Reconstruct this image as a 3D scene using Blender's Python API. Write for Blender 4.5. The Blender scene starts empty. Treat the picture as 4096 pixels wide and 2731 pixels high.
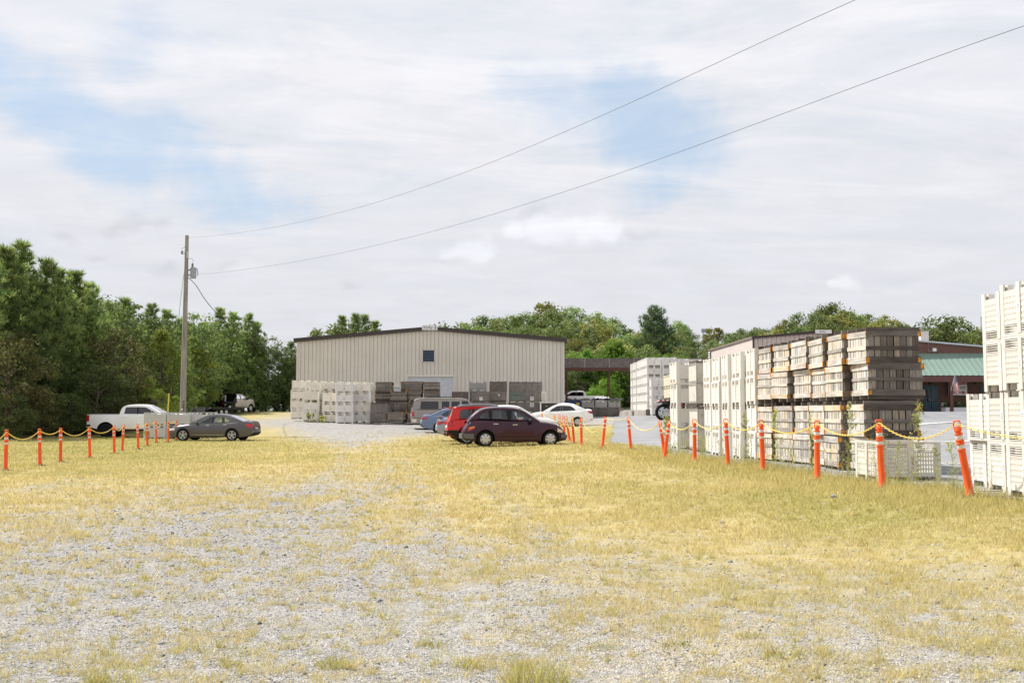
import bpy, bmesh, math, random
import numpy as np
from mathutils import Vector, Matrix, Euler
from mathutils.geometry import tessellate_polygon, delaunay_2d_cdt

random.seed(7)
RNG = np.random.default_rng(11)
R = math.radians
scene = bpy.context.scene
col = scene.collection
PI = math.pi

# ------------------------------------------------------------------ camera, sky, sun, exposure
CAM_Z = 1.7
F_PX = 4096 * 35 / 36.0
PITCH = math.atan2(274.5, F_PX)
SUN_ELEV, SUN_LEFT = R(52), R(64)      # sun stands left of and beyond the view

cam_data = bpy.data.cameras.new('camera')
cam_data.lens = 35; cam_data.sensor_width = 36
cam_data.clip_start = 0.1; cam_data.clip_end = 6000
cam = bpy.data.objects.new('camera', cam_data)
cam.location = (0, 0, CAM_Z); cam.rotation_euler = (PI / 2 + PITCH, 0, 0)
col.objects.link(cam); scene.camera = cam

def lk(nt, a, b): nt.links.new(a, b)

world = bpy.data.worlds.new('World'); scene.world = world; world.use_nodes = True
wn = world.node_tree; wn.nodes.clear()
w_out = wn.nodes.new('ShaderNodeOutputWorld'); w_bg = wn.nodes.new('ShaderNodeBackground')
w_bg.inputs['Strength'].default_value = 0.11
sky = wn.nodes.new('ShaderNodeTexSky'); sky.sky_type = 'NISHITA'; sky.sun_disc = False
sky.sun_elevation = SUN_ELEV; sky.sun_rotation = -SUN_LEFT
sky.air_density = 1.0; sky.dust_density = 1.5; sky.ozone_density = 1.0

def view_dir(u, v):
    dx = (u - 2048) / F_PX; dz = (1365.5 - v) / F_PX
    d = Vector((dx, math.cos(PITCH) - dz * math.sin(PITCH), math.sin(PITCH) + dz * math.cos(PITCH)))
    return d.normalized()

def WM(op, a, b=None, c=None):
    n = wn.nodes.new('ShaderNodeMath'); n.operation = op
    for i, s in enumerate((a, b, c)):
        if s is None: continue
        if isinstance(s, (int, float)): n.inputs[i].default_value = s
        else: lk(wn, s, n.inputs[i])
    return n.outputs[0]

tc = wn.nodes.new('ShaderNodeTexCoord'); gen = tc.outputs['Generated']
sep = wn.nodes.new('ShaderNodeSeparateXYZ'); lk(wn, gen, sep.inputs[0])
den = WM('ADD', WM('MAXIMUM', sep.outputs[2], 0.0), 0.10)
comb = wn.nodes.new('ShaderNodeCombineXYZ')
lk(wn, WM('DIVIDE', sep.outputs[0], den), comb.inputs[0]); lk(wn, WM('DIVIDE', sep.outputs[1], den), comb.inputs[1])
def wnoise(vec, scale, detail, rough, dist=0.0):
    n = wn.nodes.new('ShaderNodeTexNoise'); n.inputs['Scale'].default_value = scale
    n.inputs['Detail'].default_value = detail; n.inputs['Roughness'].default_value = rough
    n.inputs['Distortion'].default_value = dist
    lk(wn, vec, n.inputs['Vector']); return n.outputs['Fac']
def blob(vec, u, v, rad, soft, flat=1.0):
    d = view_dir(u, v)
    if flat != 1.0:
        sc_ = wn.nodes.new('ShaderNodeVectorMath'); sc_.operation = 'MULTIPLY'; lk(wn, vec, sc_.inputs[0]); sc_.inputs[1].default_value = (1, 1, flat)
        vec = sc_.outputs[0]; d = Vector((d.x, d.y, d.z * flat))
    n = wn.nodes.new('ShaderNodeVectorMath'); n.operation = 'DISTANCE'
    lk(wn, vec, n.inputs[0]); n.inputs[1].default_value = d
    m = wn.nodes.new('ShaderNodeMapRange'); m.interpolation_type = 'SMOOTHSTEP'
    lk(wn, n.outputs['Value'], m.inputs['Value'])
    m.inputs['From Min'].default_value = rad * (1 - soft); m.inputs['From Max'].default_value = rad
    m.inputs['To Min'].default_value = 1; m.inputs['To Max'].default_value = 0
    return m.outputs[0]
# warp the direction so that openings between the clouds get ragged edges
wrp = wn.nodes.new('ShaderNodeTexNoise'); wrp.inputs['Scale'].default_value = 4; wrp.inputs['Detail'].default_value = 5
wrp.inputs['Roughness'].default_value = 0.6
lk(wn, gen, wrp.inputs['Vector'])
wsub = wn.nodes.new('ShaderNodeVectorMath'); wsub.operation = 'SUBTRACT'; lk(wn, wrp.outputs['Color'], wsub.inputs[0]); wsub.inputs[1].default_value = (.5, .5, .5)
wsc = wn.nodes.new('ShaderNodeVectorMath'); wsc.operation = 'SCALE'; lk(wn, wsub.outputs[0], wsc.inputs[0]); wsc.inputs['Scale'].default_value = 0.24
wad = wn.nodes.new('ShaderNodeVectorMath'); wad.operation = 'ADD'; lk(wn, gen, wad.inputs[0]); lk(wn, wsc.outputs[0], wad.inputs[1])
warped = wad.outputs[0]
wrp2 = wn.nodes.new('ShaderNodeTexNoise'); wrp2.inputs['Scale'].default_value = 26; wrp2.inputs['Detail'].default_value = 5; lk(wn, gen, wrp2.inputs['Vector'])
ws2 = wn.nodes.new('ShaderNodeVectorMath'); ws2.operation = 'SUBTRACT'; lk(wn, wrp2.outputs['Color'], ws2.inputs[0]); ws2.inputs[1].default_value = (.5, .5, .5)
wc2 = wn.nodes.new('ShaderNodeVectorMath'); wc2.operation = 'SCALE'; lk(wn, ws2.outputs[0], wc2.inputs[0]); wc2.inputs['Scale'].default_value = 0.045
wa2 = wn.nodes.new('ShaderNodeVectorMath'); wa2.operation = 'ADD'; lk(wn, gen, wa2.inputs[0]); lk(wn, wc2.outputs[0], wa2.inputs[1])
warped2 = wa2.outputs[0]
gaps = None
for u, v, rad, wt in [(20, 300, .10, .9), (200, 390, .10, .95), (400, 470, .10, 1.0), (620, 560, .10, 1.0), (850, 640, .09, .9), (1040, 700, .08, .8), (1230, 740, .07, .6),
                      (2330, 440, .10, .7), (2520, 480, .11, 1.0), (2700, 520, .09, .8), (2850, 640, .07, .4), (2450, 300, .08, .5),
                      (520, 60, .09, .55), (760, 90, .06, .35), (2700, 60, .07, .35), (2250, 900, .05, .25)]:
    b = WM('MULTIPLY', blob(warped, u, v, rad, .95), wt)
    gaps = b if gaps is None else WM('MAXIMUM', gaps, b)
n1 = wnoise(comb.outputs[0], 0.9, 7, .62, .6)
n2 = wnoise(comb.outputs[0], 3.2, 6, .6, .3)
mpw = wn.nodes.new('ShaderNodeMapping'); mpw.inputs['Rotation'].default_value = (0, 0, R(-38)); mpw.inputs['Scale'].default_value = (.7, 1.7, 1); lk(wn, comb.outputs[0], mpw.inputs['Vector'])
n3 = wnoise(mpw.outputs[0], 1.5, 8, .66, .9)
gm_ = wn.nodes.new('ShaderNodeMapRange'); gm_.interpolation_type = 'SMOOTHSTEP'
lk(wn, WM('SUBTRACT', WM('MULTIPLY', gaps, 1.5), WM('ADD', WM('MULTIPLY', n3, .95), WM('MULTIPLY', n2, .35))), gm_.inputs['Value'])
gm_.inputs['From Min'].default_value = -.50; gm_.inputs['From Max'].default_value = .82
wisp = gm_.outputs[0]
hn_ = wn.nodes.new('ShaderNodeMapRange'); lk(wn, sep.outputs[2], hn_.inputs['Value'])
hn_.inputs['From Min'].default_value = .06; hn_.inputs['From Max'].default_value = .30; hn_.inputs['To Min'].default_value = .15; hn_.inputs['To Max'].default_value = 2.1; hi_ = hn_.outputs[0]
# cloud cover: nearly closed high cloud, thinner in the gaps
cover = WM('SUBTRACT', WM('ADD', .93, WM('MULTIPLY', WM('SUBTRACT', n3, .5), WM('MULTIPLY', hi_, .42))), WM('MULTIPLY', wisp, .66))
cov = wn.nodes.new('ShaderNodeClamp'); lk(wn, cover, cov.inputs[0]); cov.inputs['Min'].default_value = .10
# low cumulus puffs and greyer wisps
puffs = None
for u, v, rad in [(2100, 920, .024), (2170, 930, .026), (2240, 915, .032), (2310, 920, .030), (2370, 905, .030), (2440, 930, .022), (1850, 1005, .024), (1900, 995, .028), (1940, 1010, .02), (3370, 1138, .018), (3330, 1142, .012)]:
    b = blob(warped2, u, v, rad, .7, 1.5)
    puffs = b if puffs is None else WM('MAXIMUM', puffs, b)
greys = None
for u, v, rad in [(560, 895, .026), (500, 905, .022), (620, 905, .02), (680, 1085, .025), (400, 1045, .016), (270, 960, .018), (1400, 1155, .02), (890, 1045, .013), (2560, 945, .022), (2150, 850, .02), (1830, 1035, .02)]:
    b = blob(warped2, u, v, rad, .95, 2.4)
    greys = b if greys is None else WM('MAXIMUM', greys, b)
bright = WM('ADD', WM('ADD', 5.75, WM('ADD', WM('MULTIPLY', WM('SUBTRACT', n2, .5), 1.1), WM('MULTIPLY', WM('SUBTRACT', n3, .5), hi_))), WM('SUBTRACT', WM('MULTIPLY', puffs, .85), WM('MULTIPLY', greys, .55)))
# thicker, slightly greyer veil low down
low = wn.nodes.new('ShaderNodeMapRange'); lk(wn, sep.outputs[2], low.inputs['Value'])
low.inputs['From Min'].default_value = 0.0; low.inputs['From Max'].default_value = .34
low.inputs['To Min'].default_value = .86; low.inputs['To Max'].default_value = 1.0
cl = wn.nodes.new('ShaderNodeVectorMath'); cl.operation = 'SCALE'; cl.inputs[0].default_value = (.985, .985, 1.03)
lk(wn, WM('MULTIPLY', bright, low.outputs[0]), cl.inputs['Scale'])
blue = wn.nodes.new('ShaderNodeVectorMath'); blue.operation = 'MULTIPLY_ADD'; lk(wn, sky.outputs[0], blue.inputs[0]); blue.inputs[1].default_value = (.22, .22, .22); blue.inputs[2].default_value = (2.35, 3.25, 4.3)
mixw = wn.nodes.new('ShaderNodeMix'); mixw.data_type = 'RGBA'
lk(wn, cov.outputs[0], mixw.inputs['Factor']); lk(wn, blue.outputs[0], mixw.inputs['A']); lk(wn, cl.outputs[0], mixw.inputs['B'])
lk(wn, mixw.outputs['Result'], w_bg.inputs['Color']); lk(wn, w_bg.outputs[0], w_out.inputs[0])

sun_d = bpy.data.lights.new('sun', 'SUN'); sun_d.energy = 4.9; sun_d.angle = R(0.7); sun_d.color = (1.0, .97, .915)
sun = bpy.data.objects.new('sun', sun_d); col.objects.link(sun)
to_sun = Vector((-math.cos(SUN_ELEV) * math.sin(SUN_LEFT), math.cos(SUN_ELEV) * math.cos(SUN_LEFT), math.sin(SUN_ELEV)))
sun.rotation_euler = to_sun.to_track_quat('Z', 'Y').to_euler(); sun.location = (-40, 30, 60)

vs = scene.view_settings
scene.display_settings.display_device = 'sRGB'
vs.view_transform = 'Standard'; vs.look = 'None'; vs.exposure = 0.50; vs.gamma = 1; vs.use_curve_mapping = False
scene.cycles.max_bounces = 8; scene.cycles.transparent_max_bounces = 12
scene.cycles.use_denoising = True

# ------------------------------------------------------------------ helpers
def at(u, v, Y):
    """Point of the photograph's pixel (u, v) at distance Y ahead of the camera."""
    d = view_dir(u, v); t = Y / d.y
    return Vector((d.x * t, Y, CAM_Z + d.z * t))

class MB:
    """Collects boxes, tubes, lathes and free faces; build() links them as ONE mesh object."""
    def __init__(s): s.v = []; s.f = []; s.m = []; s.mi = 0
    def poly(s, pts):
        b = len(s.v); s.v += [tuple(p) for p in pts]; s.f.append(tuple(range(b, b + len(pts)))); s.m.append(s.mi)
    def grid(s, rows, close=False):
        b = len(s.v); n = len(rows[0])
        for r in rows: s.v += [tuple(p) for p in r]
        for i in range(len(rows) - 1):
            for j in range(n if close else n - 1):
                k = (j + 1) % n
                s.f.append((b + i * n + j, b + i * n + k, b + (i + 1) * n + k, b + (i + 1) * n + j)); s.m.append(s.mi)
    def box(s, c, d, rz=0, ry=0, rx=0):
        b = len(s.v); x, y, z = d[0] / 2, d[1] / 2, d[2] / 2
        M = Euler((rx, ry, rz)).to_matrix() if (rz or ry or rx) else None
        for q in ((-x, -y, -z), (x, -y, -z), (x, y, -z), (-x, y, -z), (-x, -y, z), (x, -y, z), (x, y, z), (-x, y, z)):
            p = Vector(q)
            if M: p = M @ p
            s.v.append((p.x + c[0], p.y + c[1], p.z + c[2]))
        for f in ((0, 3, 2, 1), (4, 5, 6, 7), (0, 1, 5, 4), (1, 2, 6, 5), (2, 3, 7, 6), (3, 0, 4, 7)):
            s.f.append(tuple(b + i for i in f)); s.m.append(s.mi)
    def b2(s, lo, hi):
        s.box([(a + b) / 2 for a, b in zip(lo, hi)], [b - a for a, b in zip(lo, hi)])
    def tube(s, path, rad, n=8, cap=True):
        path = [Vector(p) for p in path]
        rads = rad if isinstance(rad, (list, tuple)) else [rad] * len(path)
        rows = []; up = Vector((0, 0, 1))
        for i, p in enumerate(path):
            t = (path[min(i + 1, len(path) - 1)] - path[max(i - 1, 0)])
            t = t.normalized() if t.length > 1e-9 else Vector((0, 0, 1))
            a = t.cross(up)
            if a.length < 1e-3: a = t.cross(Vector((1, 0, 0)))
            a.normalize(); b = a.cross(t).normalized()
            rows.append([p + (a * math.cos(2 * PI * k / n) + b * math.sin(2 * PI * k / n)) * rads[i] for k in range(n)])
        s.grid(rows, True)
        if cap: s.poly(rows[0]); s.poly(rows[-1][::-1])
    def lathe(s, prof, n=16, axis='z', c=(0, 0, 0)):
        rows = []
        for r, h in prof:
            row = []
            for k in range(n):
                a = 2 * PI * k / n; x, y = r * math.cos(a), r * math.sin(a)
                p = (x, y, h) if axis == 'z' else ((x, h, y) if axis == 'y' else (h, x, y))
                row.append((p[0] + c[0], p[1] + c[1], p[2] + c[2]))
            rows.append(row)
        s.grid(rows, True)
    def mesh(s, name, mats, smooth=None):
        me = bpy.data.meshes.new(name)
        me.from_pydata(s.v, [], s.f)
        for m in (mats if isinstance(mats, (list, tuple)) else [mats]): me.materials.append(m)
        if any(s.m): me.polygons.foreach_set('material_index', s.m)
        if smooth is not None:
            me.polygons.foreach_set('use_smooth', [True] * len(me.polygons))
            me.update(); me.set_sharp_from_angle(angle=R(smooth))
        me.update(); return me
    def build(s, name, mats, parent=None, loc=None, smooth=None, kind=None):
        return link(name, s.mesh(name, mats, smooth), parent, loc, kind)

def link(name, me, parent=None, loc=None, kind=None, rot=None):
    o = bpy.data.objects.new(name, me); col.objects.link(o)
    if parent is not None: o.parent = parent
    if loc is not None: o.location = loc
    if rot is not None: o.rotation_euler = rot
    if kind: o['kind'] = kind
    return o
def tag(o, label, cat=None, group=None, kind=None):
    if label: o['label'] = label
    if cat: o['category'] = cat
    if group: o['group'] = group
    if kind: o['kind'] = kind
    return o
def thing(name, label, cat, loc=(0, 0, 0), rz=0, group=None, rx=0, ry=0):
    o = bpy.data.objects.new(name, None); col.objects.link(o); o.empty_display_size = .2
    o.location = loc; o.rotation_euler = (rx, ry, rz)
    return tag(o, label, cat, group)
ORD = ['first', 'second', 'third', 'fourth', 'fifth', 'sixth', 'seventh', 'eighth', 'ninth', 'tenth', 'eleventh', 'twelfth']

def np_mesh(name, V, Fc, mats, attrs=None, smooth=False):
    """Mesh from arrays: V (n,3), Fc (m,3 or 4)."""
    me = bpy.data.meshes.new(name); k = Fc.shape[1]
    me.vertices.add(len(V)); me.vertices.foreach_set('co', np.ascontiguousarray(V, dtype=np.float32).ravel())
    me.loops.add(Fc.size); me.loops.foreach_set('vertex_index', np.ascontiguousarray(Fc, dtype=np.int32).ravel())
    me.polygons.add(len(Fc)); me.polygons.foreach_set('loop_start', np.arange(0, Fc.size, k, dtype=np.int32))
    if smooth: me.polygons.foreach_set('use_smooth', np.ones(len(Fc), dtype=bool))
    for m in mats: me.materials.append(m)
    me.update(calc_edges=True)
    for nm, arr in (attrs or {}).items():
        a = me.attributes.new(nm, 'FLOAT', 'POINT'); a.data.foreach_set('value', np.ascontiguousarray(arr, dtype=np.float32))
    return me

# ------------------------------------------------------------------ materials
class NT:
    def __init__(s, name):
        s.mat = bpy.data.materials.new(name); s.mat.use_nodes = True; s.t = s.mat.node_tree
        s.p = s.t.nodes['Principled BSDF']; s.out = s.t.nodes['Material Output']
    def n(s, kind, **kw):
        nd = s.t.nodes.new(kind)
        for k, v in kw.items(): setattr(nd, k, v)
        return nd
    def l(s, a, b): s.t.links.new(a, b)
    def set(s, node, name, v):
        if isinstance(v, (int, float, tuple, list)): node.inputs[name].default_value = v
        else: s.l(v, node.inputs[name])
    def math(s, op, a, b=None, c=None, clamp=False):
        nd = s.n('ShaderNodeMath', operation=op); nd.use_clamp = clamp
        for i, x in enumerate((a, b, c)):
            if x is not None: s.set(nd, i, x)
        return nd.outputs[0]
    def mix(s, f, a, b, mode='MIX'):
        nd = s.n('ShaderNodeMix', data_type='RGBA', blend_type=mode)
        s.set(nd, 'Factor', f)
        s.set(nd, 'A', (*a, 1) if isinstance(a, tuple) and len(a) == 3 else a)
        s.set(nd, 'B', (*b, 1) if isinstance(b, tuple) and len(b) == 3 else b)
        return nd.outputs['Result']
    def noise(s, scale, detail=4, rough=.55, vec=None, dist=0):
        nd = s.n('ShaderNodeTexNoise'); nd.inputs['Scale'].default_value = scale
        nd.inputs['Detail'].default_value = detail; nd.inputs['Roughness'].default_value = rough; nd.inputs['Distortion'].default_value = dist
        if vec is not None: s.l(vec, nd.inputs['Vector'])
        return nd.outputs['Fac']
    def voronoi(s, scale, vec=None, out='Color'):
        nd = s.n('ShaderNodeTexVoronoi'); nd.inputs['Scale'].default_value = scale
        if vec is not None: s.l(vec, nd.inputs['Vector'])
        return nd.outputs[out]
    def coord(s, which='Object', scale=None, shift=None):
        tcn = s.n('ShaderNodeTexCoord'); o = tcn.outputs[which]
        if scale or shift is not None:
            mp = s.n('ShaderNodeMapping'); s.l(o, mp.inputs['Vector'])
            if scale: mp.inputs['Scale'].default_value = scale
            if shift is not None: s.l(shift, mp.inputs['Location'])
            o = mp.outputs[0]
        return o
    def geo(s): return s.n('ShaderNodeNewGeometry').outputs['Position']
    def rnd(s): return s.n('ShaderNodeObjectInfo').outputs['Random']
    def attr(s, name): return s.n('ShaderNodeAttribute', attribute_name=name).outputs['Fac']
    def ramp(s, f, stops):
        nd = s.n('ShaderNodeValToRGB'); s.l(f, nd.inputs[0])
        el = nd.color_ramp.elements
        while len(el) < len(stops): el.new(.5)
        for e, (p, c) in zip(el, stops): e.position = p; e.color = (*c, 1)
        return nd.outputs[0]
    def mapr(s, x, a, b, c=0., d=1.):
        nd = s.n('ShaderNodeMapRange'); s.set(nd, 'Value', x)
        for k, v in zip(('From Min', 'From Max', 'To Min', 'To Max'), (a, b, c, d)): nd.inputs[k].default_value = v
        return nd.outputs[0]
    def bump(s, h, strength=.3, dist=.02):
        nd = s.n('ShaderNodeBump'); nd.inputs['Strength'].default_value = strength; nd.inputs['Distance'].default_value = dist
        s.l(h, nd.inputs['Height']); s.l(nd.outputs[0], s.p.inputs['Normal'])
    def base(s, c): s.set(s.p, 'Base Color', (*c, 1) if isinstance(c, tuple) and len(c) == 3 else c)

def plain(name, c, rough=.6, metal=0., var=.12, scale=3., coat=0., bump=0., spec=.5, rnd_var=0.):
    """Paint, plastic, metal ...: a base colour with soft wear."""
    t = NT(name); f = t.noise(scale, 5, .6, t.coord())
    k = t.mapr(f, .3, .7, 1 - var, 1 + var)
    if rnd_var: k = t.math('MULTIPLY', k, t.mapr(t.rnd(), 0, 1, 1 - rnd_var, 1 + rnd_var))
    vm = t.n('ShaderNodeVectorMath', operation='SCALE'); vm.inputs[0].default_value = c; t.l(k, vm.inputs['Scale'])
    t.base(vm.outputs[0]); t.p.inputs['Roughness'].default_value = rough; t.p.inputs['Metallic'].default_value = metal
    t.p.inputs['Specular IOR Level'].default_value = spec
    if coat: t.p.inputs['Coat Weight'].default_value = coat; t.p.inputs['Coat Roughness'].default_value = .06
    if bump: t.bump(t.noise(scale * 12, 4, .6, t.coord()), bump, .01)
    return t.mat
def paint(name, c, metal=.25, rough=.32):
    m = plain(name, c, rough, metal, .04, 1.2, coat=.45, spec=.25)
    return m
# ------------------------------------------------------------------ terrain
def smooth(x, a, b):
    t = np.clip((x - a) / (b - a), 0, 1); return t * t * (3 - 2 * t)
LEFT_POSTS = [(22, 1881, 26, 1720), (160, 1862, 158, 1716), (242, 1848.5, 243, 1714), (359.5, 1831, 356.5, 1708), (457, 1815, 456, 1703),
              (488.5, 1804.5, 495, 1699), (553.5, 1796, 549.5, 1695), (589.5, 1783.5, 586.5, 1689), (625.5, 1773, 622, 1687), (672.5, 1766, 673.5, 1680.5), (706, 1757, 705.3, 1677)]
LEFT_D = [28.1, 31.1, 33.7, 36.8, 40.6, 43.1, 44.7, 48, 52, 52.6, 56]
RIGHT_POSTS = [(2170, 1727, 2168.4, 1646.6, 60), (2222, 1742, 2217, 1651, 53), (2244, 1750, 2237, 1657.6, 50), (2261, 1757, 2251.5, 1658.4, 47.5),
               (2279.6, 1763, 2263.5, 1662, 45), (2296, 1770, 2289, 1663.5, 42.4), (2326, 1781.3, 2324, 1666, 39.4), (2409, 1794, 2421.7, 1668.6, 36),
               (2523.5, 1795, 2513, 1667.8, 35), (2661, 1829, 2638, 1679, 30.5), (2657, 1834, 2677, 1678, 29.6),
               (2779, 1846, 2777.5, 1674, 26.5), (2912, 1862, 2903, 1675, 24.3), (3053, 1886, 3044, 1680.5, 22.1), (3270, 1919, 3268, 1680.5, 19.0),
               (3530, 1956, 3516, 1680.5, 16.5), (3884, 1994, 3823, 1689, 14.6)]
ctrl = []
for (u, v, _, _), D in zip(LEFT_POSTS, LEFT_D): p = at(u, v, D); ctrl.append((p.x, D, p.z))
for u, v, _, _, D in RIGHT_POSTS: p = at(u, v, D); ctrl.append((p.x, D, p.z))
for u, v, D in [(1942, 1790, 40.5), (2200, 1787, 41), (1868, 1780, 43.6), (1757, 1738, 59.7), (1715, 1728, 66), (1832, 1771, 46.5), (2310, 1710, 64), (2140, 1712, 64),
                (927, 1765, 54), (721, 1765, 54), (423, 1748.5, 58.5), (573, 1759, 57.5), (849, 1752, 57.5), (958, 1645, 107), (917, 1650, 105), (850, 1668, 95),
                (1210, 1684, 70), (1370, 1695, 68), (1480, 1691, 69), (1650, 1690, 69), (1900, 1690, 69), (2150, 1690, 69),
                (2600, 1662, 79.6), (2480, 1668, 98), (2640, 1677, 61), (2440, 1690, 65), (2380, 1668, 95), (2500, 1768, 42),
                (3480, 1900, 20.6), (3508, 1937, 18.3), (4045, 1985, 14.6), (2787, 1818, 32.2), (3850, 1980, 15.2), (3950, 1851, 28)]:
    p = at(u, v, D); ctrl.append((p.x, D, p.z))
ctrl += [(33, 80, 1.54), (38, 80, 1.54), (25, 80, 1.5), (20, 78, 1.35), (30, 60, 1.05), (22, 40, .68), (14, 30, .52), (30, 35, .6), (45, 60, 1.1), (60, 80, 1.55),
         (-1, 4, 0), (-4, 9, 0), (0, 15, .0), (-5, 20, 0), (-2, 28, .03), (3.5, 9, .10), (3, 14, .12), (3, 20, .15), (2, 28, .12), (6.5, 9, .34), (8, 5, .38), (-12, 20, 0), (-20, 40, 0), (-30, 30, 0),
         (-8, 45, .05), (-3, 35, .05), (-6, 62, .55), (-30, 62, .15), (-31, 75, .5), (-27, 100, 1.3), (-26, 118, 1.5), (-40, 80, .8), (-7, 80, .95), (-17, 80, 1.0), (4, 80, .95), (8, 90, .95), (8, 110, 1.7), (-5, 120, 1.5), (20, 110, 1.8),
         (0, -20, 0), (15, -10, .4), (-20, -10, 0)]
CT = np.array(ctrl)
def gz(x, y):
    x = np.asarray(x, float); y = np.asarray(y, float); sh = x.shape; x = x.ravel(); y = y.ravel()
    out = np.empty(len(x))
    for i in range(0, len(x), 20000):
        a, b = x[i:i + 20000, None], y[i:i + 20000, None]
        s = .9 + .03 * np.clip(np.abs(b), 0, 120) + .05 * np.clip(np.abs(a) - 25, 0, 300)
        d = ((a - CT[:, 0]) ** 2 + (b - CT[:, 1]) ** 2) / (2 * s * s)
        w = np.exp(-(d - d.min(1, keepdims=True)))
        out[i:i + 20000] = (w * CT[:, 2]).sum(1) / w.sum(1)
    hill = .072 * np.clip(y - 116, 0, 215) * smooth(x, -30, 12)
    return (out + hill).reshape(sh)
def G(x, y): return float(gz(np.array([x]), np.array([y]))[0])

# where gravel shows and where the grass is greener, read off the ground along pixel rows of the photograph
GU = np.array([0, 350, 700, 1050, 1400, 1750, 2100, 2450, 2800, 3150, 3500, 4096], float)
GV = np.array([1640, 1665, 1690, 1720, 1750, 1780, 1820, 1880, 1950, 2050, 2200, 2400, 2731], float)
GT = np.array([[.05, .05, .1, .3, .6, .8, .8, .8, .5, .3, .3, .3], [.05, .05, .1, .35, .7, .8, .8, .8, .5, .3, .3, .3], [.05, .05, .1, .65, .85, .85, .75, .6, .3, .2, .2, .2],
               [.05, .05, .08, .35, .85, .85, .25, .2, .2, .1, .1, .1], [.05, .05, .05, .25, .80, .30, .08, .08, .1, .1, .1, .1], [.05, .05, .05, .12, .62, .12, .08, .08, .08, .08, .1, .1],
               [.06, .06, .08, .14, .30, .20, .16, .12, .10, .08, .1, .1], [.10, .14, .18, .30, .40, .26, .22, .18, .14, .12, .12, .12], [.26, .38, .46, .52, .50, .34, .28, .24, .20, .18, .15, .15],
               [.42, .55, .6, .62, .5, .36, .28, .25, .25, .2, .17, .17], [.66, .72, .77, .74, .68, .56, .50, .42, .36, .36, .32, .32], [.70, .74, .78, .76, .72, .68, .64, .58, .52, .54, .54, .54],
               [.62, .66, .66, .70, .68, .66, .64, .62, .58, .56, .56, .56]])
OT = np.array([[.5] * 12, [.5] * 12, [.5, .5, .6, .35, .1, .2, .3, .5, .3, .3, .3, .3], [.6, .6, .6, .4, .1, .2, .4, .55, .3, .3, .3, .3], [.65, .65, .65, .5, .15, .4, .4, .5, .3, .3, .3, .3],
               [.6, .65, .65, .5, .25, .45, .4, .35, .3, .3, .3, .3], [.55, .6, .6, .45, .35, .4, .35, .3, .35, .4, .4, .4], [.45, .45, .35, .25, .2, .35, .33, .3, .4, .5, .55, .6],
               [.3, .25, .15, .15, .15, .25, .3, .35, .42, .52, .55, .6], [.22, .18, .12, .1, .12, .18, .22, .3, .4, .48, .5, .5], [.2, .15, .1, .1, .1, .15, .2, .25, .3, .35, .38, .4],
               [.2, .2, .15, .12, .15, .2, .22, .22, .24, .24, .24, .24], [.3, .28, .25, .25, .25, .26, .3, .26, .26, .26, .26, .26]])
def table(T, x, y, z):
    cp, sp = math.cos(PITCH), math.sin(PITCH)
    yy = np.maximum(y, 3.0); dz = z - CAM_Z
    fw = yy * cp + dz * sp; up = -yy * sp + dz * cp
    u = np.clip(2048 + F_PX * x / fw, 0, 4095.9); v = np.clip(1365.5 - F_PX * up / fw, GV[0], GV[-1] - .1)
    iu = np.clip(np.searchsorted(GU, u, 'right') - 1, 0, len(GU) - 2); iv = np.clip(np.searchsorted(GV, v, 'right') - 1, 0, len(GV) - 2)
    a = (u - GU[iu]) / (GU[iu + 1] - GU[iu]); b = (v - GV[iv]) / (GV[iv + 1] - GV[iv])
    return (T[iv, iu] * (1 - a) + T[iv, iu + 1] * a) * (1 - b) + (T[iv + 1, iu] * (1 - a) + T[iv + 1, iu + 1] * a) * b
def hsh(ix, iy, s):
    n = (ix.astype(np.int64) * 374761393 + iy.astype(np.int64) * 668265263 + s * 974634541) & 0x7fffffff
    n = ((n ^ (n >> 13)) * 1274126177) & 0x7fffffff
    return ((n ^ (n >> 16)) & 0xffff) / 65535.0
def vnoise(x, y, s=0):
    ix, iy = np.floor(x), np.floor(y); fx, fy = x - ix, y - iy; fx = fx * fx * (3 - 2 * fx); fy = fy * fy * (3 - 2 * fy)
    ix = ix.astype(int); iy = iy.astype(int)
    return (hsh(ix, iy, s) * (1 - fx) + hsh(ix + 1, iy, s) * fx) * (1 - fy) + (hsh(ix, iy + 1, s) * (1 - fx) + hsh(ix + 1, iy + 1, s) * fx) * fy
def fbm(x, y, s=0, o=3):
    return sum(vnoise(x * 2 ** k, y * 2 ** k, s + k) * .5 ** k for k in range(o)) / sum(.5 ** k for k in range(o))
# tyre tracks worn into the grass: curved pairs of strips running towards the cars
def tracks(x, y):
    t = np.zeros_like(x)
    for ys, xs, w in [((13, 17, 24.6, 33, 44), (-2.9, -2.8, -3.1, -4.0, -5.9), .24), ((12.5, 16.3, 23, 30.4, 41.8), (-3.6, -3.9, -4.5, -5.2, -7.2), .24), ((12, 17, 21.8, 33, 40), (-.9, -1.4, -2.05, -3.5, -4.2), .2), ((12, 17, 21.8, 33, 40), (.5, .05, -.6, -2.2, -3.0), .2),
                     ((17, 20.7, 33, 46.8), (-10.2, -10.6, -11.2, -10.8), .5), ((7, 12, 18, 26), (-5.6, -5.2, -4.4, -3.9), .3), ((7, 12, 18, 26), (-3.9, -3.6, -2.9, -2.4), .3)]:
        c = np.interp(y, ys, xs); t = np.maximum(t, np.exp(-((x - c) / w) ** 2) * smooth(y, ys[0] - 3, ys[0] + 2) * (1 - smooth(y, ys[-1] - 5, ys[-1])))
    return t
def gravel_at(x, y, z): return np.clip(table(GT, x, y, z) + .17 * tracks(x, y), 0, 1)

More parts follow.
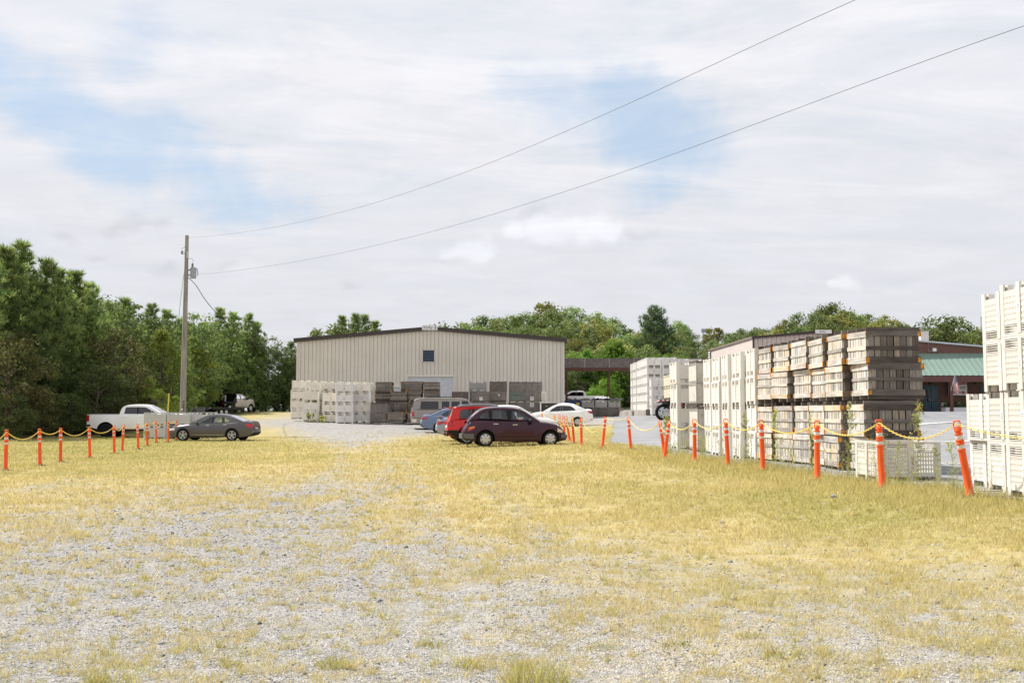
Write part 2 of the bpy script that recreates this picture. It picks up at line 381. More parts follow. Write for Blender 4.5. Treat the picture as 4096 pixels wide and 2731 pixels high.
def spaced(a, b, lo, hi, step, grow=1.12):
    p = [lo]
    while p[-1] < hi: p.append(p[-1] + step)
    s = step
    q = [p[-1]]
    while q[-1] < b: s *= grow; q.append(q[-1] + s)
    s = step; r = [lo]
    while r[-1] > a: s *= grow; r.append(r[-1] - s)
    return np.array(sorted(set(r[1:] + p + q[1:])))
gx = spaced(-2500, 2500, -26, 26, .3); gy = spaced(-400, 4500, 3, 62, .3)
XX, YY = np.meshgrid(gx, gy); ZZ = gz(XX, YY)
ZZ = ZZ + (fbm(XX * .7, YY * .7, 3) - .5) * .05 * (YY < 60)
nx, ny = len(gx), len(gy)
idx = np.arange(nx * ny).reshape(ny, nx)
quads = np.stack([idx[:-1, :-1], idx[:-1, 1:], idx[1:, 1:], idx[1:, :-1]], -1).reshape(-1, 4)
V = np.stack([XX, YY, ZZ], -1).reshape(-1, 3)
gr = gravel_at(V[:, 0], V[:, 1], V[:, 2]); ol = table(OT, V[:, 0], V[:, 1], V[:, 2])
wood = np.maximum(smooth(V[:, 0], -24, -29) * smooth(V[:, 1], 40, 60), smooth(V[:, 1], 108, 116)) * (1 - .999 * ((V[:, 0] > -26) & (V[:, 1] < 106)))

GRAVEL = (.37, .355, .34); STRAW = (.50, .405, .20); OLIVE = (.32, .285, .09)
def ground_mat():
    t = NT('ground'); P = t.geo()
    big = t.noise(.55, 6, .6, P); mid = t.noise(2.6, 6, .65, P); fine = t.noise(16, 5, .7, P); vf = t.noise(70, 3, .6, P)
    g = t.attr('gravel'); o = t.attr('olive'); w = t.attr('wood')
    brk = t.math('ADD', t.math('MULTIPLY', mid, .45), t.math('ADD', t.math('MULTIPLY', fine, .4), t.math('MULTIPLY', big, .25)))
    m = t.mapr(t.math('ADD', t.math('MULTIPLY', t.math('SUBTRACT', g, .5), .75), brk), .42, .66)
    vc = t.voronoi(62, P); sepc = t.n('ShaderNodeSeparateColor'); t.l(vc, sepc.inputs[0])
    pk = t.mapr(t.math('MULTIPLY', sepc.outputs[0], t.mapr(vf, .3, .7, .6, 1.25)), 0, 1, .38, 1.45)
    gv = t.n('ShaderNodeVectorMath', operation='SCALE'); gv.inputs[0].default_value = GRAVEL; t.l(pk, gv.inputs['Scale'])
    gcol = t.mix(t.mapr(mid, .5, .8), gv.outputs[0], (.46, .43, .39))
    scol = t.ramp(t.math('ADD', t.math('MULTIPLY', fine, .6), t.math('MULTIPLY', vf, .4)), [(.32, (.36, .27, .10)), (.5, STRAW), (.68, (.60, .50, .24))])
    ocol = t.ramp(fine, [(.3, (.15, .145, .035)), (.55, OLIVE), (.75, (.38, .33, .11))])
    gs = t.mix(t.mapr(t.math('ADD', o, t.math('MULTIPLY', t.math('SUBTRACT', big, .5), 1.1)), .22, .75), scol, ocol)
    gs = t.mix(t.mapr(t.noise(.9, 4, .6, P), .6, .75, 0, .35), gs, (.36, .24, .13))
    c = t.mix(m, gs, gcol)
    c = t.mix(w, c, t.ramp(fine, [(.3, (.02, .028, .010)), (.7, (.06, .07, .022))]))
    t.base(c); t.p.inputs['Roughness'].default_value = .95; t.p.inputs['Specular IOR Level'].default_value = .15
    t.bump(t.math('ADD', t.math('MULTIPLY', t.voronoi(62, P, 'Distance'), .6), fine), .8, .04)
    return t.mat
ground = link('ground', np_mesh('ground', V, quads, [ground_mat()], {'gravel': gr, 'olive': ol, 'wood': wood}, True), kind='structure')
ground['label'] = 'dry mown grass and grey gravel field'

# asphalt car park on the right, a sheet just above the ground
edge = [at(2459, 1676, 88).xy, at(2451, 1703, 52).xy, at(2440, 1728, 44.5).xy, at(2442, 1753, 40.5).xy, at(2500, 1766, 39).xy, at(2600, 1790, 35.5).xy]
edge = [Vector((p[0], p[1])) for p in edge] + [Vector(q) for q in [(5.15, 31.5), (5.45, 27), (6.0, 22), (6.35, 19.5), (6.75, 16.5), (7.0, 14.0), (7.1, 9), (60, 9), (62, 79.0), (20, 79.0), (11.4, 79), (10.75, 80.2), (10.3, 97)]]
def resample(pts, d):
    out = []
    for a, b in zip(pts, pts[1:] + pts[:1]):
        k = max(1, int((b - a).length / d)); out += [a + (b - a) * i / k for i in range(k)]
    return out
def inside(p, poly):
    c = False; j = len(poly) - 1
    for i in range(len(poly)):
        a, b = poly[i], poly[j]
        if (a[1] > p[1]) != (b[1] > p[1]) and p[0] < (b[0] - a[0]) * (p[1] - a[1]) / (b[1] - a[1]) + a[0]: c = not c
        j = i
    return c
ring = resample(edge, .5)
ring = [p + Vector((random.uniform(-.09, .09), random.uniform(-.09, .09))) if p.x < 7.5 and p.y < 70 else p for p in ring]
pts = list(ring); x = 2.0
ys_ = list(np.arange(9.5, 97, 1.0))
for yy in ys_:
    st = .7 if yy < 45 else 1.4
    for xx in np.arange(3, 61.5, st):
        q = (float(xx), float(yy))
        if inside(q, ring): pts.append(Vector(q))
n_r = len(ring)
vv, ee, ff, *_ = delaunay_2d_cdt(pts, [(i, (i + 1) % n_r) for i in range(n_r)], [], 0, 1e-4)
ff = [f for f in ff if inside(sum((vv[i] for i in f), Vector((0, 0))) / len(f), ring)]
av = np.array([(p[0], p[1]) for p in vv]); az = gz(av[:, 0], av[:, 1]) + .045
am = NT('asphalt'); P = am.geo(); f1 = am.noise(1.1, 6, .6, P); f2 = am.noise(60, 3, .6, P)
am.base(am.mix(am.mapr(am.noise(.35, 4, .6, P), .45, .7), am.ramp(am.math('ADD', am.math('MULTIPLY', f1, .7), am.math('MULTIPLY', f2, .3)), [(.3, (.165, .17, .18)), (.7, (.24, .24, .25))]), (.27, .265, .26)))
am.p.inputs['Roughness'].default_value = .9; am.bump(f2, .3, .01)
me = bpy.data.meshes.new('asphalt'); me.from_pydata([(a, b, c) for (a, b), c in zip(av, az)], [], [tuple(f) for f in ff]); me.materials.append(am.mat); me.update()
link('car_park', me, kind='structure')['label'] = 'grey asphalt car park with white bay lines'
# painted bay lines
pm = NT('line_paint'); Pp = pm.geo(); pm.base((.8, .8, .78)); pm.p.inputs['Roughness'].default_value = .7
pm.base(pm.mix(pm.mapr(pm.noise(9, 5, .7, Pp), .5, .62), (.80, .80, .78), (.36, .36, .36)))
def stripe(x0, y0, x1, y1, w=.12):
    n = max(2, int(math.hypot(x1 - x0, y1 - y0) / .5)); rows = []
    dx, dy = (x1 - x0), (y1 - y0); L = math.hypot(dx, dy); nx_, ny_ = -dy / L * w / 2, dx / L * w / 2
    xs = np.linspace(x0, x1, n + 1); ys = np.linspace(y0, y1, n + 1)
    za = gz(xs + nx_, ys + ny_) + .056; zb = gz(xs - nx_, ys - ny_) + .056
    m = MB(); m.grid([[(xs[i] + nx_, ys[i] + ny_, za[i]), (xs[i] - nx_, ys[i] - ny_, zb[i])] for i in range(n + 1)])
    m.build('bay_line', pm.mat, kind='structure')
for k, y in enumerate([15.4, 18.2, 21.0, 23.8, 26.6]): stripe(6.9, y, 12.6, y - .25)
for k, y in enumerate([33.2, 35.6, 38.2, 41.2, 44.5, 48, 52, 56, 60.5, 65.5, 70.5, 75]): stripe(14.0, y + .4, 27.5, y - .2 + (.8 if k == 3 else 0), .14)
for y in (37.5, 39.4, 41.2, 43): stripe(3.6, y - 2.0, 9.5, y - 2.6, .12)
stripe(6.95, 15.0, 7.0, 15.1, .1)

# ------------------------------------------------------------------ grass blades and loose stones (uncountable)
def grass_material(name, straw, green):
    t = NT(name); k = t.attr('tint'); g = t.attr('green')
    a = t.ramp(k, [(0, tuple(x * .62 for x in straw)), (.5, straw), (1, tuple(min(.8, x * 1.35) for x in straw))])
    b = t.ramp(k, [(0, tuple(x * .6 for x in green)), (.5, green), (1, tuple(min(.6, x * 1.45) for x in green))])
    c = t.mix(g, a, b); t.base(c); t.p.inputs['Roughness'].default_value = .85; t.p.inputs['Specular IOR Level'].default_value = .2
    tr = t.n('ShaderNodeBsdfTranslucent'); t.l(c, tr.inputs['Color'])
    mx = t.n('ShaderNodeMixShader'); mx.inputs[0].default_value = .4
    t.l(t.p.outputs[0], mx.inputs[1]); t.l(tr.outputs[0], mx.inputs[2]); t.l(mx.outputs[0], t.out.inputs[0])
    return t.mat
GRASS = grass_material('grass_blades', (.64, .52, .24), (.41, .39, .115))
asph = [tuple(p) for p in edge]
def in_asphalt(x, y):
    c = np.zeros(len(x), bool); j = len(asph) - 1
    for i in range(len(asph)):
        a, b = asph[i], asph[j]
        with np.errstate(divide='ignore', invalid='ignore'):
            cond = ((a[1] > y) != (b[1] > y)) & (x < (b[0] - a[0]) * (y - a[1]) / (b[1] - a[1] + 1e-12) + a[0])
        c ^= cond; j = i
    return c
def scatter(n, y0, y1, power=1.0):
    y = y0 * (y1 / y0) ** (RNG.random(n) ** power); x = (RNG.random(n) * 2 - 1) * (y * .53 + .6); return x, y
def blades(x, y, h, w, lean, green, tint):
    n = len(x); z = gz(x, y) + (fbm(x * .7, y * .7, 3) - .5) * .05 - .006
    a = RNG.random(n) * 2 * PI; la = RNG.random(n) * 2 * PI; ld = lean * h * (.3 + RNG.random(n))
    wx, wy = np.cos(a) * w / 2, np.sin(a) * w / 2
    V = np.empty((n, 3, 3)); V[:, 0] = np.stack([x - wx, y - wy, z], -1); V[:, 1] = np.stack([x + wx, y + wy, z], -1)
    V[:, 2] = np.stack([x + np.cos(la) * ld, y + np.sin(la) * ld, z + h], -1)
    return V.reshape(-1, 3), np.repeat(tint, 3), np.repeat(green, 3)
def make_grass():
    Vs, Ts, Gs = [], [], []
    x, y = scatter(620000, 5.6, 60); z = gz(x, y)
    g = gravel_at(x, y, z); o = table(OT, x, y, z)
    tuft = .55 * fbm(x * 6.5, y * 6.5, 21, 2) + .45 * fbm(x * 1.3, y * 1.3, 31, 3)
    keep = (RNG.random(len(x)) < np.clip((tuft - (.29 + .345 * g)) * 6.5, 0.05, 1)) & ~in_asphalt(x - .05, y)
    x, y, o, tuft = x[keep], y[keep], o[keep], tuft[keep]; n = len(x)
    sc = np.clip(y / 9, .8, 4.5)
    h = (.022 + .038 * RNG.random(n) ** 1.5) * (1 + .9 * (tuft - .4)) * np.clip(sc, 1, 1.7)
    green = np.clip((o - .24) * 1.35 + (fbm(x * .45, y * .45, 51) - .5) * 1.3 + (RNG.random(n) - .5) * .35, 0, 1)
    v, t, gg = blades(x, y, h, .0055 * sc ** 1.15, .9, green, RNG.random(n)); Vs.append(v); Ts.append(t); Gs.append(gg)
    # individual clumps of longer blades
    cx, cy = scatter(4200, 5.7, 30); cz = gz(cx, cy); cg = gravel_at(cx, cy, cz)
    k = (RNG.random(len(cx)) < .75) & ~in_asphalt(cx, cy); cx, cy = cx[k], cy[k]
    m = 26; bx = np.repeat(cx, m); by = np.repeat(cy, m); rr = np.repeat(.02 + .10 * RNG.random(len(cx)) ** 1.6, m)
    aa = RNG.random(len(bx)) * 2 * PI; q = np.sqrt(RNG.random(len(bx))) * rr; bx = bx + np.cos(aa) * q * 1.3; by = by + np.sin(aa) * q
    gg0 = np.repeat((RNG.random(len(cx)) < .28) * .6 + RNG.random(len(cx)) * .3, m)
    hh = (.035 + .06 * RNG.random(len(bx))) * np.repeat(.6 + .75 * RNG.random(len(cx)) ** 2, m)
    v, t, gg = blades(bx, by, hh, .005 * np.clip(by / 8, .9, 2.5), 1.0, np.clip(gg0 + (RNG.random(len(bx)) - .5) * .2, 0, 1), RNG.random(len(bx))); Vs.append(v); Ts.append(t); Gs.append(gg)
    # a few large green clumps in the foreground
    for u, vv_, rad, hgt, nb in [(2150, 2700, .22, .20, 260), (1330, 2640, .14, .10, 140), (440, 2690, .17, .13, 160), (3130, 2650, .16, .09, 140), (1860, 2635, .10, .09, 80),
                                 (3000, 2575, .12, .06, 90), (2430, 2590, .13, .06, 80), (3060, 2455, .12, .06, 90), (420, 2590, .09, .08, 60), (930, 2640, .08, .07, 50), (2700, 2600, .1, .07, 60), (1720, 2560, .10, .10, 70)]:
        D = 1.7 / ((vv_ - 1640) / F_PX) ; p = at(u, vv_, D * .995)
        a = RNG.random(nb) * 2 * PI; q = np.sqrt(RNG.random(nb)) * rad
        v, t, gg = blades(p.x + np.cos(a) * q, p.y + np.sin(a) * q * .7, hgt * (.35 + .75 * RNG.random(nb)), .007 + 0 * a, .9, np.clip(.75 + (RNG.random(nb) - .5) * .7, 0, 1), RNG.random(nb)); Vs.append(v); Ts.append(t); Gs.append(gg)
    # rough verge along the posts on the right, taller and greener
    n = 60000; y = 12.5 * (40 / 12.5) ** RNG.random(n); exx = np.interp(y, [9, 14, 16.5, 19.5, 22, 27, 31.5, 35.5, 40], [7.1, 7.0, 6.75, 6.35, 6.0, 5.45, 5.15, 4.9, 3.9])
    x = exx + .25 - RNG.random(n) ** 1.6 * 2.0; sc = np.clip(y / 12, 1, 3)
    tf = fbm(x * 3, y * 3, 77)
    k = RNG.random(n) < np.clip((tf - .25) * 2.2, 0, 1); x, y, sc = x[k], y[k], sc[k]; n = len(x)
    v, t, gg = blades(x, y, .05 + .17 * RNG.random(n) ** 2.2, .007 * sc, .7, np.clip(.45 + (RNG.random(n) - .5) * .9, 0, 1), RNG.random(n)); Vs.append(v); Ts.append(t); Gs.append(gg)
    V = np.concatenate(Vs); F = np.arange(len(V)).reshape(-1, 3)
    return np_mesh('grass', V, F, [GRASS], {'tint': np.concatenate(Ts), 'green': np.concatenate(Gs)})
tag(link('grass', make_grass()), 'short dry yellow grass and green tufts over the field', 'grass', kind='stuff')

def make_stones():
    x, y = scatter(110000, 5.6, 34); z = gz(x, y); g = gravel_at(x, y, z)
    k = (RNG.random(len(x)) < np.clip((g - .1) * 1.5 * (.4 + 1.3 * fbm(x * 1.2, y * 1.2, 91)), .01, 1)) & ~in_asphalt(x, y)
    x, y, z = x[k], y[k], z[k] + (fbm(x[k] * .7, y[k] * .7, 3) - .5) * .05; n = len(x)
    s = (.0045 + .011 * RNG.random(n) ** 4) * np.clip(y / 8, .9, 2.2)
    big = RNG.random(n) < .006; s[big] *= 2.4
    tint = RNG.random(n); tint[big] *= .35
    base = np.array([[1, 0, 0], [0, 1, 0], [-1, 0, 0], [0, -1, 0], [0, 0, 1], [0, 0, -.5]], float)
    V = base[None] * (.65 + .7 * RNG.random((n, 6, 1))) + (RNG.random((n, 6, 3)) - .5) * .35
    a = RNG.random(n) * 2 * PI; ca, sa = np.cos(a)[:, None], np.sin(a)[:, None]
    X = V[..., 0] * ca - V[..., 1] * sa * .75; Y = V[..., 0] * sa + V[..., 1] * ca * .75
    V = np.stack([X * s[:, None] + x[:, None], Y * s[:, None] + y[:, None], V[..., 2] * s[:, None] * .62 + z[:, None] + s[:, None] * .1], -1).reshape(-1, 3)
    f = np.array([[0, 1, 4], [1, 2, 4], [2, 3, 4], [3, 0, 4], [1, 0, 5], [2, 1, 5], [3, 2, 5], [0, 3, 5]])
    F = (f[None] + (np.arange(n) * 6)[:, None, None]).reshape(-1, 3)
    t = NT('stones'); k = t.attr('tint'); t.base(t.ramp(k, [(0, (.07, .07, .075)), (.14, (.22, .22, .225)), (.5, (.39, .38, .38)), (1, (.64, .61, .58))])); t.p.inputs['Roughness'].default_value = .9
    return np_mesh('gravel', V, F, [t.mat], {'tint': np.repeat(tint, 6)})
tag(link('gravel', make_stones()), 'loose grey gravel and small stones in the field', 'gravel', kind='stuff')
# ------------------------------------------------------------------ shared materials
def wood_mat(name, axis, stops, red=False):
    """Weathered board: grain along AXIS, a tone of its own for every board."""
    t = NT(name); r = t.rnd(); sh = t.n('ShaderNodeCombineXYZ')
    for i in range(3): t.l(t.math('MULTIPLY', r, 37.0 + 11 * i), sh.inputs[i])
    sc = [14, 14, 14]; sc['xyz'.index(axis)] = 1.3
    grain = t.noise(1.6, 6, .65, t.coord('Object', tuple(sc), sh.outputs[0])); blot = t.noise(1.0, 4, .6, t.coord('Object', (2.2, 2.2, 2.2), sh.outputs[0]))
    base = t.ramp(r, stops)
    k = t.math('MULTIPLY', t.mapr(grain, .28, .72, .62, 1.25), t.mapr(blot, .3, .7, .72, 1.15))
    vm = t.n('ShaderNodeVectorMath', operation='SCALE'); t.l(base, vm.inputs[0]); t.l(k, vm.inputs['Scale'])
    c = vm.outputs[0]
    if red:
        s = t.noise(1, 2, .7, t.coord('Object', (34, 34, 9), sh.outputs[0]))
        o = t.n('ShaderNodeSeparateXYZ'); t.l(t.coord('Object'), o.inputs[0])
        c = t.mix(t.math('MULTIPLY', t.mapr(s, .52, .58), t.mapr(t.noise(2.5, 2, .5, t.coord('Object', None, sh.outputs[0])), .45, .6, 0, .75)), c, (.42, .09, .06))
    t.base(c); t.p.inputs['Roughness'].default_value = .95; t.p.inputs['Specular IOR Level'].default_value = .05
    t.bump(grain, .5, .006)
    return t.mat
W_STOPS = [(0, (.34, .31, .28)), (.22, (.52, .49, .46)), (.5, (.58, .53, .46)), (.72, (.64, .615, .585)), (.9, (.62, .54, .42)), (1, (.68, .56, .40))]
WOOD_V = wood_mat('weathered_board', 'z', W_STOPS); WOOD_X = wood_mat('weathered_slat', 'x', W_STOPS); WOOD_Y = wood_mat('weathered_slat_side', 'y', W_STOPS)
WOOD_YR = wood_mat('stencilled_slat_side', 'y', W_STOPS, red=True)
FRONT_STOPS = [(0, (.13, .108, .09)), (.3, (.24, .21, .18)), (.6, (.31, .275, .235)), (.85, (.31, .26, .21)), (1, (.36, .29, .21))]  # bin fronts: brown weathering, with shade of the front side put into the tones
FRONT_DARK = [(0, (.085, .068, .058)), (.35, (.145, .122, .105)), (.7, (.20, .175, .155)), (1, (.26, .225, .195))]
FWOOD_V = wood_mat('brown_weathered_shaded_board', 'z', FRONT_STOPS); FWOOD_X = wood_mat('brown_weathered_shaded_slat', 'x', FRONT_DARK)
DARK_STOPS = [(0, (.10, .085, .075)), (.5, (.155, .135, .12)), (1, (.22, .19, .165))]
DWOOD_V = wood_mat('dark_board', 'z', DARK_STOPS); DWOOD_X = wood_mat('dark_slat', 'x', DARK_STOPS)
ORANGE_WOOD = plain('orange_painted_wood', (.62, .27, .03), .8, var=.5, scale=14)
def ply_mat(name, c1, c2, thr=.5):
    t = NT(name); r = t.rnd(); sh = t.n('ShaderNodeCombineXYZ')
    for i in range(3): t.l(t.math('MULTIPLY', r, 51.0 + 7 * i), sh.inputs[i])
    a = t.noise(3.2, 8, .72, t.coord('Object', None, sh.outputs[0])); b = t.noise(14, 5, .65, t.coord('Object', None, sh.outputs[0]))
    m = t.mapr(t.math('ADD', t.math('MULTIPLY', a, .65), t.math('MULTIPLY', b, .35)), thr - .08, thr + .1)
    c = t.mix(m, c2, c1)
    st = t.noise(1, 4, .6, t.coord('Object', (9, 9, 1.2), sh.outputs[0]))
    c = t.mix(t.mapr(st, .55, .8, 0, .35), c, tuple(x * .45 for x in c2))
    t.base(c); t.p.inputs['Roughness'].default_value = .85; t.bump(b, .25, .006); return t.mat
PLY_WHITE = ply_mat('worn_white_plywood', (.54, .51, .465), (.26, .225, .185), .40)
PLY_GREY = ply_mat('grey_brown_plywood', (.235, .21, .19), (.145, .12, .105))
PLY_GREEN = ply_mat('faded_green_plywood', (.16, .22, .19), (.15, .14, .125))
PLY_DARK = ply_mat('dark_brown_plywood', (.17, .135, .115), (.10, .082, .07))
METAL_STRIP = plain('dull_metal_strip', (.36, .35, .33), .55, .5, .2)
def plastic_mat(name, c, dirt=.18):
    t = NT(name); r = t.rnd(); sh = t.n('ShaderNodeCombineXYZ')
    for i in range(3): t.l(t.math('MULTIPLY', r, 23.0 + 9 * i), sh.inputs[i])
    a = t.noise(1.7, 6, .65, t.coord('Object', None, sh.outputs[0])); st = t.noise(1, 5, .65, t.coord('Object', (12, 12, 1.1), sh.outputs[0]))
    vm = t.n('ShaderNodeVectorMath', operation='SCALE'); vm.inputs[0].default_value = c; t.l(t.mapr(r, 0, 1, .90, 1.05), vm.inputs['Scale'])
    cc = t.mix(t.mapr(t.math('ADD', t.math('MULTIPLY', a, .5), t.math('MULTIPLY', st, .5)), .50, .78, 0, dirt * 2.6), vm.outputs[0], (.36, .31, .24))
    t.base(cc); t.p.inputs['Roughness'].default_value = .55; t.p.inputs['Specular IOR Level'].default_value = .35; return t.mat
WHITE_PL = plastic_mat('off_white_plastic', (.75, .725, .68), .14); TAN_PL = plastic_mat('tan_white_plastic', (.80, .75, .66), .13)
ROW_PL = plastic_mat('aged_white_plastic', (.70, .675, .63), .14); NEAR_PL = plastic_mat('aged_cream_plastic', (.635, .605, .56), .17)
GREY_PL = plastic_mat('grey_plastic', (.40, .39, .37), .2); BLACK_PL = plain('black_plastic', (.02, .02, .022), .5)
PALE_PL = plastic_mat('pale_grey_plastic', (.60, .60, .585), .2); CREAM_PL = plastic_mat('cream_plastic', (.72, .63, .47), .15)
RED_INK = plain('faded_red_ink', (.50, .10, .08), .8, var=.5, scale=20); BLACK_INK = plain('black_ink', (.03, .03, .03), .8); WHITE_PAINT = plain('white_patch_paint', (.62, .61, .58), .7, var=.2, scale=12)
LABEL_W = plain('white_sticker', (.78, .78, .77), .5)

_txt = {}
def text_mesh(s, size, mat, sx=1.0, vertical=False):
    key = (s, size, mat.name, sx, vertical)
    if key in _txt: return _txt[key]
    cu = bpy.data.curves.new('lettering', 'FONT'); cu.body = '\n'.join(s) if vertical else s
    cu.size = size; cu.align_x = 'CENTER'; cu.align_y = 'CENTER'; cu.extrude = .0015; cu.space_line = .82; cu.resolution_u = 2
    tmp = bpy.data.objects.new('lettering', cu); col.objects.link(tmp)
    dg = bpy.context.evaluated_depsgraph_get(); me = bpy.data.meshes.new_from_object(tmp.evaluated_get(dg))
    me.transform(Matrix.Diagonal((sx, 1, 1, 1))); me.materials.clear(); me.materials.append(mat)
    bpy.data.objects.remove(tmp); bpy.data.curves.remove(cu); _txt[key] = me; return me

# ------------------------------------------------------------------ bins: every kind is a list of (part name, mesh, place, turn, kind, label)
_kinds = {}
def plastic_panel(W, H, slots, vents, mat, fork, through=True):
    """One wall of a moulded bin, standing in the xz plane, outer face towards -y. slots: slatted band under the rim;
    otherwise two hand openings. vents: rows of small openings."""
    m = MB(); cw = .105; T = .022; a = -W / 2 + cw; b = W / 2 - cw; mid = .045
    z0 = .10; z1 = H - .035
    m.b2((a - .01, 0, z0), (b + .01, T, z0 + .05))
    zs = H - .175 if slots else H - .125
    def field(x0, x1):
        if vents:
            nr = 5; gap = (zs - .03 - z0 - .05) / nr
            for r in range(nr):
                zb = z0 + .05 + r * gap
                m.b2((x0, 0, zb), (x1, T, zb + gap * (.42 if vents == 2 else .52)))
                nb = 9 if vents == 2 else 10; st = (x1 - x0) / nb; q_ = .27 if vents == 2 else .40
                for i in range(nb + 1):
                    m.b2((max(x0, x0 + i * st - st * q_), .003, zb + gap * (.42 if vents == 2 else .52)), (min(x1, x0 + i * st + st * q_), T - .002, zb + gap))
            m.b2((x0, 0, zs - .03), (x1, T, zs))
        else:
            m.b2((x0, .006, z0 + .05), (x1, T, zs))
            for k in range(4): zz = z0 + .09 + k * .115; m.b2((x0 + .02, .001, zz), (x1 - .02, .007, zz + .05))
    field(a - .01, -mid); field(mid, b + .01)
    m.b2((-mid, -.014, .005), (mid, T, H - .03))                     # middle rib and foot
    if slots:
        for k in range(4):
            zz = zs + .016 + k * .034; m.b2((a, .0, zz), (-mid, T, zz + .013)); m.b2((mid, 0, zz), (b, T, zz + .013))
        m.b2((a, -.004, zs - .012), (b, T + .01, zs + .006))
    else:
        for x0, x1 in ((a, a + .03), (-mid - .03, -mid), (mid, mid + .03), (b - .03, b)): m.b2((x0, 0, zs), (x1, T, z1))
    m.b2((a - .01, -.006, z1), (b + .01, T + .01, H))
    return m
def flipz(parts_mb, H):
    parts_mb.v = [(x, y, H - z) for x, y, z in parts_mb.v]; parts_mb.f = [f[::-1] for f in parts_mb.f]; return parts_mb
def plastic_bin(kind, W, D, H, mat, slots=True, vents=0, flip=False, text=None, label=False):
    key = (kind, W, D, H, flip, text, label)
    if key in _kinds: return _kinds[key]
    P = []
    for nm, wid, off, rz in (('front_panel', W, D, 0), ('rear_panel', W, D, PI), ('side_panel', D, W, -PI / 2), ('side_panel', D, W, PI / 2)):
        m = plastic_panel(wid, H, slots, 0 if kind == 'perf' and nm == 'side_panel' else vents, mat, True)
        if flip: flipz(m, H)
        r = Matrix.Rotation(rz, 3, 'Z'); o = r @ Vector((0, -off / 2, 0))
        P.append((nm, m.mesh(nm, mat), tuple(o), rz, None, None))
    cm = MB(); c = .13
    prof = [(0, c), (0, .035), (.01, .012), (.035, 0), (c, 0), (c, .03), (.05, .04), (.04, .05), (.03, c)]
    rows = [[(x - .004, y - .004, z) for x, y in prof] for z in (0, H)]
    cm.grid(rows, True); cm.poly([rows[0][i] for i in range(len(prof))]); cm.poly([rows[1][i] for i in range(len(prof))][::-1])
    me = cm.mesh('corner_post', mat, 50)
    for sx, sy, rz in ((-1, -1, 0), (1, -1, PI / 2), (1, 1, PI), (-1, 1, -PI / 2)): P.append(('corner_post', me, (sx * W / 2, sy * D / 2, 0), rz, None, None))
    bm_ = MB(); bm_.b2((-W / 2 + .03, -D / 2 + .03, .10), (W / 2 - .03, D / 2 - .03, .135))
    for x in (-W / 2 + .1, 0, W / 2 - .1):
        for y in (-D / 2 + .1, 0, D / 2 - .1): bm_.b2((x - .045, y - .045, .004), (x + .045, y + .045, .11))
    if flip: flipz(bm_, H)
    P.append(('base', bm_.mesh('base', mat), (0, 0, 0), 0, None, None))
    if text:
        P.append(('lettering', text_mesh(text, .125, RED_INK, .9, True), (0, -D / 2 - .017, H * .46), ('x', PI / 2), None, 'faded red letters reading PAN down the middle'))
    if label:
        l = MB(); l.b2((-.035, -.003, -.07), (.035, 0, .07)); l.mi = 1
        for k in range(3): l.b2((-.025, -.005, -.035 + k * .03), (.025, -.003, -.028 + k * .03))
        P.append(('sticker', l.mesh('sticker', [LABEL_W, BLACK_INK]), (0, -D / 2 - .015, H * .5), 0, None, None))
    _kinds[key] = (P, H); return _kinds[key]

